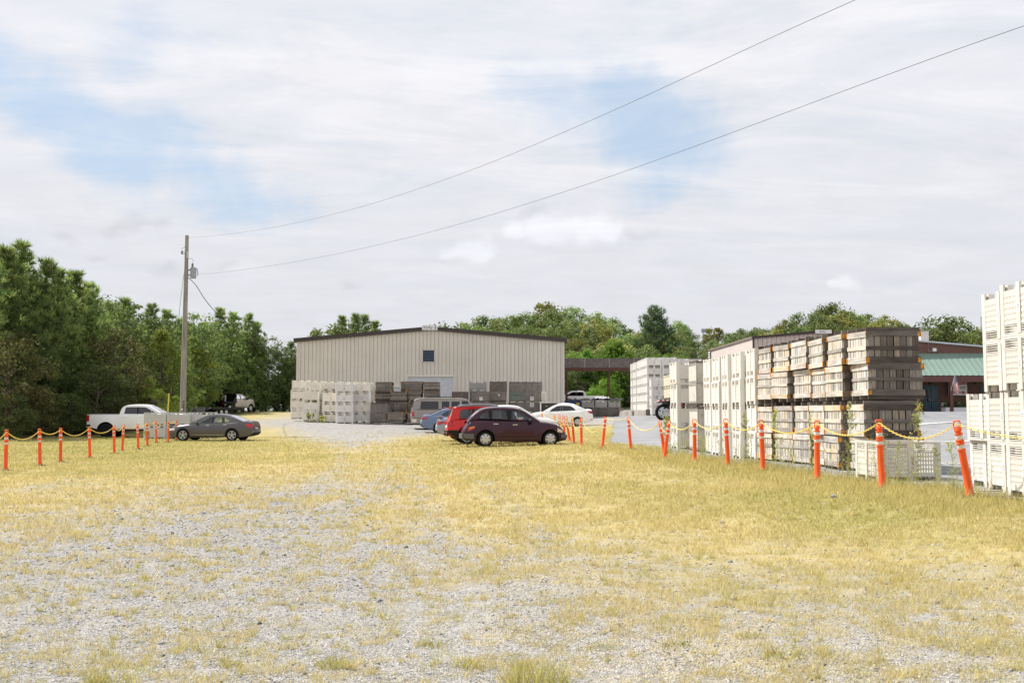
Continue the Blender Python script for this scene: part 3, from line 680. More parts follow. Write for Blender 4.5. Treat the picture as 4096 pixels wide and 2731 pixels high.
def slat_bin(W, D, H, flip=False, seed=0, dark=False, far=False, red=False):
    key = ('slat', W, D, H, flip, seed, dark, far, red)
    if key in _kinds: return _kinds[key]
    rg = random.Random(seed); P = []
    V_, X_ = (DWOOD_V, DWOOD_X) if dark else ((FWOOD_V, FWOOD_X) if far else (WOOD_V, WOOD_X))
    def add(nm, lo, hi, mat, kind=None):
        if flip: lo, hi = (lo[0], lo[1], H - hi[2]), (hi[0], hi[1], H - lo[2])
        c = [(a + b) / 2 for a, b in zip(lo, hi)]; m = MB(); m.box((0, 0, 0), [b - a for a, b in zip(lo, hi)], rx=rg.uniform(-.006, .006) if 'slat' in nm else 0)
        P.append((nm, m.mesh(nm, mat), tuple(c), 0, kind, None))
    z0, z1 = .10, H - .01
    def face(side, single):
        # side: 'f' front (-y), 'l' left (-x), 'b', 'r'
        L = W if side in 'fb' else D; n = 8 if L > 1.1 else 7; st = (L - .06) / n; m = MB()
        for i in range(n):
            a = -L / 2 + .03 + i * st; g = rg.uniform(.008, .03); q = rg.uniform(-.004, .004); zt = z1 - rg.uniform(0, .03)
            off = (D if side in 'fb' else W) / 2 - .03
            lo, hi = {'f': ((a + g, -off - .011 + q, z0), (a + st, -off + .011 + q, zt)), 'b': ((a + g, off - .011, z0), (a + st, off + .011, zt)),
                      'l': ((-off - .011 + q, a + g, z0), (-off + .011 + q, a + st, zt)), 'r': ((off - .011, a + g, z0), (off + .011, a + st, zt))}[side]
            if single: add('board', lo, hi, FWOOD_V if side == 'f' and not dark and not far else V_)  # front boards take the tones with shade painted in
            else:
                if flip: lo, hi = (lo[0], lo[1], H - hi[2]), (hi[0], hi[1], H - lo[2])
                m.b2(lo, hi)
        if not single: P.append(('board_wall', m.mesh('board_wall', V_), (0, 0, 0), 0, 'stuff', None))
        for k, (za, zb) in enumerate(((.085, .20), (.395, .465), (H - .135, H - .008))):
            za += rg.uniform(-.012, .012); zb += rg.uniform(-.012, .012); zb = min(zb, H - .003); off = (D if side in 'fb' else W) / 2
            e = rg.uniform(0, .012)
            lo, hi = {'f': ((-L / 2 - e, -off, za), (L / 2 + e, -off + .019, zb)), 'b': ((-L / 2, off - .019, za), (L / 2, off, zb)),
                      'l': ((-off, -L / 2 + .022, za), (-off + .019, L / 2 - .022, zb)), 'r': ((off - .019, -L / 2 + .022, za), (off, L / 2 - .022, zb))}[side]
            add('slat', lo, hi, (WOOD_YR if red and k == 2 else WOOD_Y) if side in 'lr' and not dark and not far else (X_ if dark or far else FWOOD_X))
    face('f', not far); face('l', not far); face('b', False); face('r', False)
    cm = MB()
    for sx in (-1, 1):
        for sy in (-1, 1):
            x, y = sx * (W / 2 - .075), sy * (D / 2 - .075); cm.b2((x - .03, y - .03, .08), (x + .03, y + .03, H - .02))
    if flip: flipz(cm, H)
    P.append(('corner_batten', cm.mesh('corner_batten', V_), (0, 0, 0), 0, 'stuff', None))
    om = MB()
    for sy in (-1, 1):
        for sx in (-1, 1):
            for za, zb in ((.088, .196), (H - .13, H - .013)):
                om.b2((sx * W / 2 - .006 - (.008 if sx < 0 else -.004), sy * D / 2 - (0 if sy < 0 else .021), za), (sx * W / 2 + .006 + (.008 if sx > 0 else -.004), sy * D / 2 + (.021 if sy < 0 else 0), zb))
    for za, zb in ((.1, .185), (H - .12, H - .02)):
        if rg.random() < .8: om.b2((W / 2 - .065, -D / 2 - .004, za), (W / 2 - .008, -D / 2 - .001, zb))
        if rg.random() < .35: om.b2((-W / 2 + .008, -D / 2 - .004, za), (-W / 2 + .06, -D / 2 - .001, zb))
    if flip: flipz(om, H)
    P.append(('orange_end', om.mesh('orange_end', ORANGE_WOOD), (0, 0, 0), 0, 'stuff', None))
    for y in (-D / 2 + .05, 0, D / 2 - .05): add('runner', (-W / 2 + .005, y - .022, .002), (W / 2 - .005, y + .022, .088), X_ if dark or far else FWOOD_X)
    add('floor_board', (-W / 2 + .02, -D / 2 + .02, .088), (W / 2 - .02, D / 2 - .02, .105), X_)
    _kinds[key] = (P, H); return _kinds[key]

def ply_bin(W, D, H, mat, flip=False, writing=(), strips=True):
    key = ('ply', W, D, H, mat.name, flip, tuple(writing), strips)
    if key in _kinds: return _kinds[key]
    P = []
    def add(nm, lo, hi, m_, kind=None):
        if flip: lo, hi = (lo[0], lo[1], H - hi[2]), (hi[0], hi[1], H - lo[2])
        c = [(a + b) / 2 for a, b in zip(lo, hi)]; m = MB(); m.box((0, 0, 0), [b - a for a, b in zip(lo, hi)])
        P.append((nm, m.mesh(nm, m_), tuple(c), 0, kind, None))
    add('front_panel', (-W / 2, -D / 2, .095), (W / 2, -D / 2 + .018, H - .004), mat); add('rear_panel', (-W / 2, D / 2 - .018, .095), (W / 2, D / 2, H - .004), mat)
    add('side_panel', (-W / 2, -D / 2 + .018, .095), (-W / 2 + .018, D / 2 - .018, H - .004), mat); add('side_panel', (W / 2 - .018, -D / 2 + .018, .095), (W / 2, D / 2 - .018, H - .004), mat)
    add('floor_panel', (-W / 2 + .018, -D / 2 + .018, .095), (W / 2 - .018, D / 2 - .018, .12), mat)
    for x in (-W / 2 + .05, 0, W / 2 - .05): add('runner', (x - .035, -D / 2 + .01, .002), (x + .035, D / 2 - .01, .095), DWOOD_X)
    for y in (-D / 2 + .04, 0, D / 2 - .04): add('crosspiece', (-W / 2 + .01, y - .035, .03), (W / 2 - .01, y + .035, .09), DWOOD_X)
    if strips:
        sm = MB()
        for sx in (-1, 1):
            for sy in (-1, 1):
                x, y = sx * W / 2, sy * D / 2
                sm.b2((min(x, x - sx * .05), y - .004 if sy < 0 else y + .001, .10), (max(x, x - sx * .05), y - .001 if sy < 0 else y + .004, H - .01))
        for x in (-W / 2 - .004, W / 2 + .001):
            for z in (.10, H - .085): sm.b2((x, -D / 2 + .04, z), (x + .003, D / 2 - .04, z + .07))
        if flip: flipz(sm, H)
        P.append(('metal_strip', sm.mesh('metal_strip', METAL_STRIP), (0, 0, 0), 0, 'stuff', None))
    for s, size, x, z, patch, ink in writing:
        if patch:
            m = MB(); m.b2((-size * .55, -.003, -size * .6), (size * .55, 0, size * .6)); P.append(('painted_patch', m.mesh('painted_patch', WHITE_PAINT), (x, -D / 2 - .005, z), 0, None, None))
        if s: P.append(('lettering', text_mesh(s, size, ink), (x, -D / 2 - .0095, z), ('x', PI / 2), None, None))
    _kinds[key] = (P, H); return _kinds[key]

def put(spec, name, label, group, loc, rz=0, cat='crate', rx=0, ry=0, skip=()):
    P, H = spec
    t = thing(name, label, cat, loc, rz, group, rx, ry)
    for nm, me, lc, rot, kind, plabel in P:
        if nm in skip: continue
        r = (rot[1], 0, 0) if isinstance(rot, tuple) else (0, 0, rot)
        o = link(nm, me, t, lc, kind, r)
        if plabel: o['label'] = plabel
    return t
TIERS = {1: ['alone'], 2: ['lower', 'upper'], 3: ['bottom', 'middle', 'top'], 4: ['bottom', 'second up', 'third up', 'top'],
         5: ['bottom', 'second up', 'third up', 'fourth up', 'top'], 6: ['bottom', 'second up', 'third up', 'fourth up', 'fifth up', 'top']}
def stack(x, y, z, tiers, rz, where, group, jitter=.02, tilt=0):
    """tiers: list of (spec, name, look, category). Each crate of the stack is a thing of its own."""
    zz = z; n = len(tiers); rg = random.Random(int(x * 131 + y * 77))
    for i, (spec, name, look, cat) in enumerate(tiers):
        pos = TIERS[n][i]
        label = f'{look}, {pos} in {where}' if n > 1 else f'{look} {where}'
        a = rg.uniform(-1, 1) * jitter
        put(spec, name, label, group, (x + rg.uniform(-1, 1) * jitter, y + rg.uniform(-1, 1) * jitter * .5, zz), rz + a, cat)
        zz += spec[1] + .003
    return zz

# ------------------------------------------------------------------ the long row on the right, seen along its sunlit left faces
def row_box(u_near, D, W, Dp, ang):
    """Centre of a bin whose near left bottom corner is at pixel column u and distance D."""
    X = (u_near - 2048) * D / F_PX * 1.0
    c, s = math.cos(ang), math.sin(ang); lx, ly = W / 2, Dp / 2
    return X + c * lx - s * ly, D + s * lx + c * ly
GW = 'wooden slatted bins in the right hand row'; GPW = 'off white plastic bins in the right hand row'
cols = [(3464, 20.6, 4, 'the nearest wooden stack, beside the single plastic bin'), (3362, 21.62, 2.5, 'the second wooden stack from the near end'), (3304, 22.64, 4, 'the third wooden stack from the near end'),
        (3233, 23.68, 7, 'the fourth wooden stack from the near end'), (3160, 24.72, 10, 'the fifth wooden stack from the near end'), (3087, 25.8, 8, 'the farthest wooden stack, beside the white plastic bins')]
for k, (u, D, ang, where) in enumerate(cols):
    W, Dp, H = 1.17, .97, .757
    x, y = row_box(u, D, W, Dp, R(ang)); z = G(x - .4, y) + .02
    zz = z; rg = random.Random(50 + k)
    for i in range(4):
        fl = i % 2 == 1
        spec = slat_bin(W, Dp, H, fl, seed=k * 10 + i, red=(i in (1, 2, 3) and (k * 3 + i) % 2 == 0))
        rx, ry = ((R(-1.5), R(2.2)) if k == 3 and i == 3 else (R(rg.uniform(-1.1, 1.1)), R(rg.uniform(-.8, .8))))
        put(spec, 'wooden_bin', f'grey slatted wooden bin, {TIERS[4][i]} of {where}', GW, (x + rg.uniform(-.07, .07), y + rg.uniform(-.03, .03), zz + (.012 if i > 1 else 0)), R(ang) + rg.uniform(-.05, .05), 'wooden bin', rx if i > 1 else 0, ry if i > 1 else 0)
        zz += H + .004
# a second rank of wooden stacks close behind, seen through the gaps
pcols = [(3019, 26.9, 0, 'first white stack beside wooden bins'), (2960, 28.0, 1, 'second white stack left of wooden bins'), (2910, 29.05, -1, 'third white stack left of wooden bins'),
         (2875, 30.4, .5, 'fourth white stack left of wooden bins'), (2840, 31.45, 0, 'fifth white stack left of wooden bins')]
for k, (u, D, ang, where) in enumerate(pcols):
    W, Dp, H = 1.2, 1.02, .757
    x, y = row_box(u, D, W, Dp, R(ang)); z = G(x - .4, y) + .02
    stack(x, y, z, [(plastic_bin('slot', W, Dp, H, ROW_PL, True, 0, i % 2 == 1), 'plastic_bin', 'off white slatted plastic bin', 'plastic bin') for i in range(4)], R(ang), where, GPW, .02)
x, y = row_box(2787, 32.9, 1.18, 1.0, R(3)); z = G(x - .4, y) + .02
stack(x, y, z, [(ply_bin(1.18, 1.0, .757, PLY_WHITE, i % 2 == 1), 'plywood_bin', 'worn white plywood bin', 'plywood bin') for i in range(4)], R(5), 'the white plywood stack', 'worn white plywood bins', .03)
x, y = row_box(2704, 34.6, 1.2, 1.02, R(2)); z = G(x - .4, y) + .02
stack(x, y, z, [(plastic_bin('slot', 1.2, 1.02, .757, ROW_PL, True, 0, i % 2 == 1), 'plastic_bin', 'off white slatted plastic bin', 'plastic bin') for i in range(4)], R(5), 'far end stack of right row', GPW, .02)
# near right: two stacks cut by the picture's edge
GNR = 'vented off white plastic bins at the right edge'
for u, D, n, ang, where in [(4080, 14.6, 4, .5, 'the tall stack at the right edge'), (3998, 15.75, 2, 1, 'the low pair behind the leaning post'), (4170, 13.45, 4, 0, 'the nearest stack, cut by the right edge')]:
    W, Dp, H = 1.2, 1.08, .762
    x, y = row_box(u, D, W, Dp, R(ang)); z = G(x - .3, y) + .03
    for i in range(n):
        P, H_ = plastic_bin('vent', W, Dp, H, NEAR_PL, True, 1, i % 2 == 1)
        sh = -.05 if (n == 2 and i == 1) else (-.02 if i > 1 else 0)
        t = put((P, H_), 'plastic_bin', f'off white vented plastic bin, {TIERS[n][i]} in {where}', GNR, (x + sh, y - abs(sh) * .6, z + i * (H + .004)), R(ang) + (.02 if i > 1 else 0), 'plastic bin')
        s = MB(); s.b2((-.003, -.045, -.075), (0, .045, .075)); s.mi = 1
        for q in range(3): s.b2((-.005, -.03, -.04 + q * .03), (-.003, .03, -.032 + q * .03))
        s.build('sticker', [LABEL_W, BLACK_INK], t, (-W / 2 - .014, 0, H * (.52 if i % 2 else .5)))
x, y = row_box(3508, 18.3, 1.17, 1.12, R(3)); z = G(x - .3, y) + .015
t = put(plastic_bin('perf', 1.17, 1.12, .74, plastic_mat('beige_plastic', (.60, .57, .51), .15), True, 2), 'plastic_bin', 'single upright perforated pale plastic bin in front of the wooden stacks', None, (x, y, z), R(3), 'plastic bin')
link('lettering', text_mesh('STURTZ', .06, RED_INK), t, (.03, -.577, .36), None, (PI / 2, PI / 2, 0))

# ------------------------------------------------------------------ delineator posts and chains
ORANGE = plain('orange_plastic', (.86, .105, .008), .45, var=.08, rnd_var=.06); REFLECT = plain('white_reflective_band', (.66, .63, .58), .4, var=.12, scale=12)
RUBBER = plain('black_rubber', (.035, .035, .035), .85); YELLOW_PL = plain('yellow_plastic', (.84, .64, .13), .5, var=.1)
def post_meshes():
    n = 18; r = .052
    tube = MB(); tube.lathe([(.0, .03), (r + .012, .03), (r + .012, .07), (r + .002, .09), (r, .52), (r - .001, .70), (r + .008, .705), (r + .008, .725), (r - .004, .73), (r - .004, .79),
                             (r + .008, .795), (r + .01, .815), (r - .002, .825), (r - .002, .835), (r + .009, .84), (r + .009, .86), (r - .004, .865), (r - .004, .93), (r + .006, .935), (r + .006, .955),
                             (r - .01, .962), (r - .012, .98), (r + .004, .99), (r, 1.03), (r - .02, 1.055), (0, 1.06)], n)
    b1 = MB(); b1.lathe([(r - .003, .731), (r - .001, .735), (r - .001, .785), (r - .003, .789)], n)
    b2 = MB(); b2.lathe([(r - .003, .866), (r - .001, .869), (r - .001, .926), (r - .003, .929)], n)
    h = MB(); h.tube([(-.05, 0, 1.03), (-.052, 0, 1.10), (-.04, 0, 1.135), (.04, 0, 1.135), (.052, 0, 1.10), (.05, 0, 1.03)], .012, 8)
    base = MB(); base.lathe([(0, .005), (.205, .005), (.20, .022), (.10, .032), (.07, .04), (0, .04)], 8)
    return [('tube', tube.mesh('tube', ORANGE, 40)), ('reflective_band', b1.mesh('reflective_band', REFLECT, 40)), ('reflective_band', b2.mesh('reflective_band', REFLECT, 40)),
            ('handle', h.mesh('handle', ORANGE, 60)), ('base', base.mesh('base', RUBBER, 30))]
PM = post_meshes()
def post(u, v, ut, vt, D, label, group):
    p = at(u, v, D); z = G(p.x, D); top = at(ut, vt, D)
    lean = math.atan2(top.x - p.x, max(.3, top.z - p.z))
    t = thing('delineator_post', label, 'post', (p.x, D, z), random.uniform(-.4, .4), group); t.rotation_euler = (random.uniform(-.02, .02), lean, 0)
    for nm, me in PM:
        o = link(nm, me, t)
        if nm == 'base': o.rotation_euler = (0, -lean, random.uniform(0, 1))
    return Vector((p.x + math.sin(lean) * 1.095, D, z + math.cos(lean) * 1.095)), lean
LINK = None
def chain(a, b, sag, label, group):
    """Real oval links, each turned a quarter against the last, hung between the handles of two posts."""
    n = 80; pts = []
    for i in range(n + 1):
        s = i / n; p = a.lerp(b, s); p.z -= sag * 4 * s * (1 - s); pts.append(p)
    L = sum((pts[i + 1] - pts[i]).length for i in range(n)); D = (a.y + b.y) / 2
    pitch = .052; k = int(L / pitch); m = MB(); R0, R1, rr = .031, .015, .0047
    seg = [0]
    for i in range(n): seg.append(seg[-1] + (pts[i + 1] - pts[i]).length)
    for j in range(k):
        d = (j + .5) * L / k; i = min(n - 1, next((q for q in range(n) if seg[q + 1] >= d), n - 1))
        c = pts[i].lerp(pts[i + 1], (d - seg[i]) / max(1e-6, seg[i + 1] - seg[i])); t = (pts[i + 1] - pts[i]).normalized()
        w = t.cross(Vector((0, 0, 1))).normalized(); u_ = w.cross(t)
        if j % 2: w, u_ = u_, w
        na, nb = (10, 5) if D < 25 else (8, 4)
        rows = []
        for q in range(na):
            an = 2 * PI * q / na; ca, sa = math.cos(an), math.sin(an)
            cc = c + t * (ca * R0) + w * (sa * R1); rad = (t * ca * R1 + w * sa * R0).normalized()
            rows.append([cc + (rad * math.cos(2 * PI * e / nb) + u_ * math.sin(2 * PI * e / nb)) * rr for e in range(nb)])
        rows.append(rows[0]); m.grid(rows, True)
    o = m.build('chain', YELLOW_PL, smooth=60); o['kind'] = 'thing'
    tag(o, label, 'chain', group)
GP, GC = 'orange delineator posts', 'yellow plastic chains'
tops = []
lw = ['leftmost orange post of the left row', 'second orange post from the left edge', 'third orange post from the left edge', 'fourth post from the left, in front of the pickup tailgate', 'fifth post from the left, by the pickup rear wheel',
      'sixth post from the left, leaning right before the pickup', 'seventh post from the left, before the pickup door', 'eighth post from the left, before the pale bins', 'ninth post from the left, before the pale bins', 'tenth post, before the grey sedan bonnet', 'farthest post of the left row, behind the grey sedan nose']
for i, ((u, v, ut, vt), D) in enumerate(zip(LEFT_POSTS, LEFT_D)): tops.append(post(u, v, ut, vt, D, lw[i], GP)[0])
p0 = tops[0] + Vector((-1.25, -1.9, 0)); p0.z = tops[0].z
post_off = post(-75, 1905, -75, 1722, 25.6, 'orange post just beyond the left edge of the picture', GP)[0]
lt = [post_off] + tops
sagL = [.24, .25, .14, .24, .22, .19, .15, .13, .11, .20, .12]
for i in range(len(lt) - 1): chain(lt[i], lt[i + 1], sagL[i], f'yellow chain hanging between the {ORD[i - 1] + " and " + ORD[i] if i else "left edge and the first"} posts of the left row', GC)
rt = []
rw = ['farthest post of the middle row, before the white saloon windscreen', 'post before the white saloon front door, second from the far end', 'third post from the far end, before the white saloon door', 'fourth post from the far end, before the white saloon',
      'left leaning post just right of the dark purple car', 'post right of the purple car, before the white saloon rear wheel', 'upright post left of the white saloon tail', 'lone post leaning right between grass and asphalt', 'post at the near edge of the asphalt drive',
      'orange post leaning left, crossing another at its foot', 'orange post leaning right, crossing another at its foot', 'post before the plywood bins', 'post before the white plastic stacks, left of two', 'post before the white plastic stacks, beside the wooden bins',
      'post before the middle of the wooden stacks', 'post before the single perforated bin', 'nearest post, leaning strongly left beside the right edge bins']
for i, (u, v, ut, vt, D) in enumerate(RIGHT_POSTS): rt.append(post(u, v, ut, vt, D, rw[i], GP)[0])
sagR = [.32, .56, .52, .42, .45, .50, .52, .05, .34, .30, .22, .20, .20, .22, .22, .24]
for i in range(len(rt) - 1):
    chain(rt[i], rt[i + 1], sagR[i], 'yellow chain, ' + ['farthest span before the white saloon', 'second span before the white saloon', 'third span before the white saloon', 'fourth span before the white saloon', 'span right of the purple car bonnet', 'span before the white saloon rear wheel', 'deep span before the grassy corner', 'taut span across the asphalt drive', 'span before the trailer wheels', 'short span between the crossing posts', 'span before the far end bins', 'span before the plywood bins', 'span before the white plastic stacks', 'span before the farthest wooden stacks', 'span before the near wooden stacks', 'span above the single perforated bin'][i], GC)
off = post(4560, 2050, 4560, 1700, 12.3, 'orange post just beyond the right edge of the picture', GP)[0]
chain(rt[-1], off, .20, 'yellow chain crossing the vented bins at the right edge', GC)
# ------------------------------------------------------------------ warehouse
STEEL_TAN = plain('tan_steel_cladding', (.68, .63, .55), .5, .0, .05, .6, rnd_var=.025); BROWN_TRIM = plain('dark_brown_trim', (.055, .042, .038), .5); STEEL_WHITE = plain('white_roller_steel', (.62, .635, .66), .45)
ROOF_STEEL = plain('grey_roof_steel', (.45, .45, .44), .4, .3); BLUE_STEEL = plain('blue_grey_louvre_steel', (.15, .21, .32), .5, .0); DARK = plain('dark_gap', (.012, .012, .014), .9)
SIGN_W = plain('sign_white', (.78, .78, .77), .5, var=.04); SIGN_BLUE = plain('sign_navy', (.03, .05, .12), .5)
def gable_front(root, x0, x1, y, zb, ze, zr, pitch, holes, mat, w=.305, name='wall_panel'):
    """Ribbed cladding, one piece per panel, following the roof slope; holes: (xa, xb, za, zb) left open."""
    n = round((x1 - x0) / w); w = (x1 - x0) / n; xm = (x0 + x1) / 2
    top = lambda x: zr - abs(x - xm) / (xm - x0) * (zr - ze)
    for i in range(n):
        a, b = x0 + i * w, x0 + (i + 1) * w
        spans = [(zb, None)]
        for xa, xb, za, zc in holes:
            if a < xb - .02 and b > xa + .02:
                new = []
                for lo, hi in spans:
                    if hi is not None and hi <= za: new.append((lo, hi)); continue
                    if za > lo + .05: new.append((lo, za))
                    if hi is None or hi > zc: new.append((max(lo, zc), hi))
                spans = new
        for lo, hi in spans:
            m = MB(); prof = [(a, .05), (a + .03, .05), (a + .032, -.035), (a + .07, -.035), (a + .085, 0), (a + w * .5, 0), (a + w * .52, -.006), (a + w * .6, -.006), (a + w * .62, 0), (b, 0)]
            rows = [[(x, y + d, lo) for x, d in prof], [(x, y + d, hi if hi else top(x)) for x, d in prof]]
            m.grid([rows[0], rows[1]]); m.build(name, mat, root)
def snap(h, x0, x1, w=.305):
    n = round((x1 - x0) / w); w = (x1 - x0) / n; return (x0 + round((h[0] - x0) / w) * w, x0 + round((h[1] - x0) / w) * w, h[2], h[3])
def fascia(root, xa, za, xb, zb_, y, mat, d=.22, h=.30):
    m = MB(); L = math.hypot(xb - xa, zb_ - za); an = math.atan2(zb_ - za, xb - xa)
    m.box(((xa + xb) / 2, y - d / 2 + .02, (za + zb_) / 2 + h * .1), (L, d, h), ry=-an); m.box(((xa + xb) / 2, y - d / 2 - .02, (za + zb_) / 2 + h * .5), (L, d, h * .25), ry=-an)
    m.build('fascia', mat, root)
WY = 80.0
a = at(1185, 1600, WY); b = at(2257, 1600, WY); WX0, WX1 = a.x, b.x
ze = at(1185, 1362, WY).z; zr = at(1719, 1315, WY).z; zg = .9
wh = thing('warehouse', 'long beige metal warehouse with low gable roof and dark brown trim', 'warehouse', ((WX0 + WX1) / 2, WY, zg))
def settle(root):
    for ch in list(root.children):
        ch.matrix_parent_inverse = Matrix.Translation(-Vector(root.location))
louv = (at(1694, 1448, WY).x, at(1742, 1448, WY).x, at(1700, 1447, WY).z, at(1700, 1400, WY).z)
door = (at(1635, 1510, WY).x, at(1813, 1510, WY).x, zg, at(1700, 1507, WY).z)
door2 = (at(1566, 1550, WY).x, at(1600, 1550, WY).x, zg, at(1570, 1548, WY).z)
louv, door, door2 = (snap(h, WX0, WX1) for h in (louv, door, door2))
gable_front(wh, WX0, WX1, WY, zg - .2, ze, zr, 1, [louv, door, door2], STEEL_TAN)
xm = (WX0 + WX1) / 2
fascia(wh, WX0 - .25, ze - .02, xm, zr, WY, BROWN_TRIM); fascia(wh, xm, zr, WX1 + .25, ze - .02, WY, BROWN_TRIM)
for x, sgn in ((WX0, -1), (WX1, 1)):
    m = MB(); n = 130
    rows = [[], []]
    for i in range(n + 1):
        yy = WY + i * 40 / n; d = .03 * sgn if i % 2 else 0
        rows[0].append((x + d, yy, zg - .2)); rows[1].append((x + d, yy, ze))
    m.grid(rows); m.build('side_wall', STEEL_TAN, wh)
    m = MB(); m.box((x + sgn * .12, WY + 20, ze - .08), (.2, 40, .16)); m.build('gutter', BROWN_TRIM, wh)
    m = MB(); m.box((x - sgn * .05, WY - .03, (zg + ze) / 2 - .1), (.14, .10, ze - zg)); m.build('corner_trim', STEEL_TAN, wh)
m = MB(); m.poly([(WX0, WY + 40, zg), (WX1, WY + 40, zg), (WX1, WY + 40, ze), (xm, WY + 40, zr), (WX0, WY + 40, ze)]); m.build('rear_wall', STEEL_TAN, wh)
for s in (-1, 1):
    m = MB(); xe = WX0 - .3 if s < 0 else WX1 + .3; n = 80; rows = [[], []]
    for i in range(n + 1):
        yy = WY - .12 + i * 40.3 / n; d = .03 if i % 2 else 0
        rows[0].append((xe, yy, ze - .04 + d + .14)); rows[1].append((xm, yy, zr + d + .14))
    m.grid(rows); m.build('roof', ROOF_STEEL, wh)
m = MB(); m.b2((xm - .35, WY - .1, zr + .1), (xm + .35, WY + 40, zr + .30)); rc = m.build('ridge_cap', ROOF_STEEL, wh)
m = MB(); m.b2((-.62, -.02, -.2), (.62, .02, .2)); sg = m.build('sign', SIGN_W, wh, (xm - .05, WY - .27, at(1719, 1311, WY).z))
link('lettering', text_mesh('Kirby', .34, SIGN_BLUE), sg, (-.14, -.024, 0), None, (PI / 2, 0, 0))
m = MB(); m.b2((.42, -.03, -.13), (.50, -.021, -.02)); m.b2((.42, -.03, .02), (.50, -.021, .13)); m.build('emblem', SIGN_BLUE, sg)
# louvre
lv = MB(); xa, xb, za, zb = louv
for lo, hi in (((xa - .05, WY - .06, zb), (xb + .05, WY + .1, zb + .06)), ((xa - .05, WY - .06, za - .06), (xb + .05, WY + .1, za)), ((xa - .06, WY - .06, za - .06), (xa, WY + .1, zb + .06)), ((xb, WY - .06, za - .06), (xb + .06, WY + .1, zb + .06))): lv.b2(lo, hi)
lf = lv.build('louvre', STEEL_TAN, wh)
for i in range(6):
    m = MB(); zc = za + (i + .5) * (zb - za) / 6; m.box(((xa + xb) / 2, WY + .03, zc), (xb - xa - .02, .012, (zb - za) / 6 * .58), rx=R(40)); m.build('blade', BLUE_STEEL, lf)
m = MB(); m.b2((xa, WY + .12, za), (xb, WY + .14, zb)); m.build('backing', DARK, lf)
# roller doors
for (xa, xb, za, zb), big in ((door, True), (door2, False)):
    m = MB(); n = int((zb - za) / .075); rows = []
    for i in range(n + 1):
        z = za + i * (zb - za) / n
        for d, e in ((.06, 0), (.035, .02), (.035, .055)): rows.append([(xa, WY + d, min(zb, z + e)), (xb, WY + d, min(zb, z + e))])
    m.grid(rows); dr = m.build('roller_door', STEEL_WHITE, wh)
    m = MB(); m.b2((xa - .12, WY - .07, zb), (xb + .12, WY + .1, zb + .16)); m.b2((xa - .10, WY - .05, za - .1), (xa, WY + .1, zb)); m.b2((xb, WY - .05, za - .1), (xb + .10, WY + .1, zb)); m.build('door_frame', STEEL_TAN, dr)
settle(wh)

# ------------------------------------------------------------------ bins in front of the warehouse
PW = (1.2, 1.2, .70)
def pan(flip=False, text='PAN', mat=None, label=False): return (plastic_bin('pan' + (mat or TAN_PL).name, *PW, mat or TAN_PL, False, 1, flip, None if flip else text, label), 'plastic_bin', 'tan lettered plastic bin', 'plastic bin')
def pslot(flip=False, label=True): return (plastic_bin('pslot', 1.2, 1.2, .70, TAN_PL, True, 0, flip, None, label), 'plastic_bin', 'tan white slatted plastic bin', 'plastic bin')
def sl(flip=False, seed=0, dark=False): return (slat_bin(1.15, 1.15, .70, flip, seed % 5, dark, True), 'wooden_bin', 'grey slatted wooden bin', 'wooden bin')
def pl(mat=PLY_GREY, flip=False, writing=(), look='grey brown plywood bin'): return (ply_bin(1.15, 1.15, .70, mat, flip, writing, False), 'plywood_bin', look, 'plywood bin')
GB = 'bins stacked before the warehouse'
def st(u, v, D, tiers, where, rz=0.0, W=1.2, z=None):
    """Stack whose front bottom left corner is at pixel (u, v)."""
    p = at(u, v, D); zz = max(p.z, G(p.x, D) - .03) if z is None else z
    c, s = math.cos(rz), math.sin(rz); stack(p.x + c * W / 2 - s * .6, D + s * W / 2 + c * .6, zz, tiers, rz, where, GB, .045)
L1 = lambda f=False: pslot(f)
st(1163, 1676, 72, [L1(), L1(True), L1(), L1(True)], 'the far left stack by the warehouse corner', R(1))
st(1208, 1685, 70, [L1(), L1(True), L1()], 'the low stack with a small crate on top', R(-3))
put(plastic_bin('small', .86, .8, .60, TAN_PL, False, 1), 'plastic_crate', 'small white crate set on the second stack from the left', None, (at(1258, 1685, 70).x, 70.55, at(1208, 1685, 70).z + 3 * .703 + .003), R(-6), 'crate')
st(1219, 1679, 71.6, [L1(), L1(True), L1(), L1(True)], 'the rear stack behind the small white crate', 0)
st(1288, 1681, 71.6, [L1(), L1(True), pan(), pan(True)], 'rear stack right of small crate', 0)
st(1290, 1692, 69.4, [pan(), pan(), pan()], 'the three high stack left of the lettered stacks', R(1))
st(1340.5, 1695.5, 68, [pan(mat=WHITE_PL)] * 4, 'the nearest lettered stack, left of the pair', 0)
st(1412.5, 1691, 69, [pan(mat=WHITE_PL), pan(), pan(mat=WHITE_PL), pan()], 'the lettered stack left of the plywood pair', R(-.5))
st(1352, 1683, 71.6, [L1(), L1(True), L1(), L1(True)], 'the rear stack behind the nearest lettered stack', 0)
st(1444, 1682, 72.2, [L1(), L1(True), L1(), L1(True)], 'rear stack left of wooden bins', 0)
st(1480, 1692, 68.6, [pl(PLY_GREY), pl(PLY_GREY, True)], 'the plywood pair right of the lettered stacks', R(-7), 1.15)
st(1499, 1685, 71, [sl(False, 1, True), sl(True, 2, True), sl(False, 3), sl(True, 4)], 'the slatted stack behind the plywood pair', R(-3), 1.15)
st(1549, 1689, 68.4, [sl(False, 2)], 'standing low in front of the slatted stacks', R(-8), 1.15)
st(1562, 1685, 70, [sl(False, 0), sl(True, 1), sl(False, 2)], 'the three high slatted stack with tilted top', R(-2), 1.15)
st(1598, 1680, 72.6, [sl(False, 3, True), sl(False, 0, True), sl(False, 1), sl(False, 2)], 'the rear slatted stack before the roller door', R(2), 1.15)
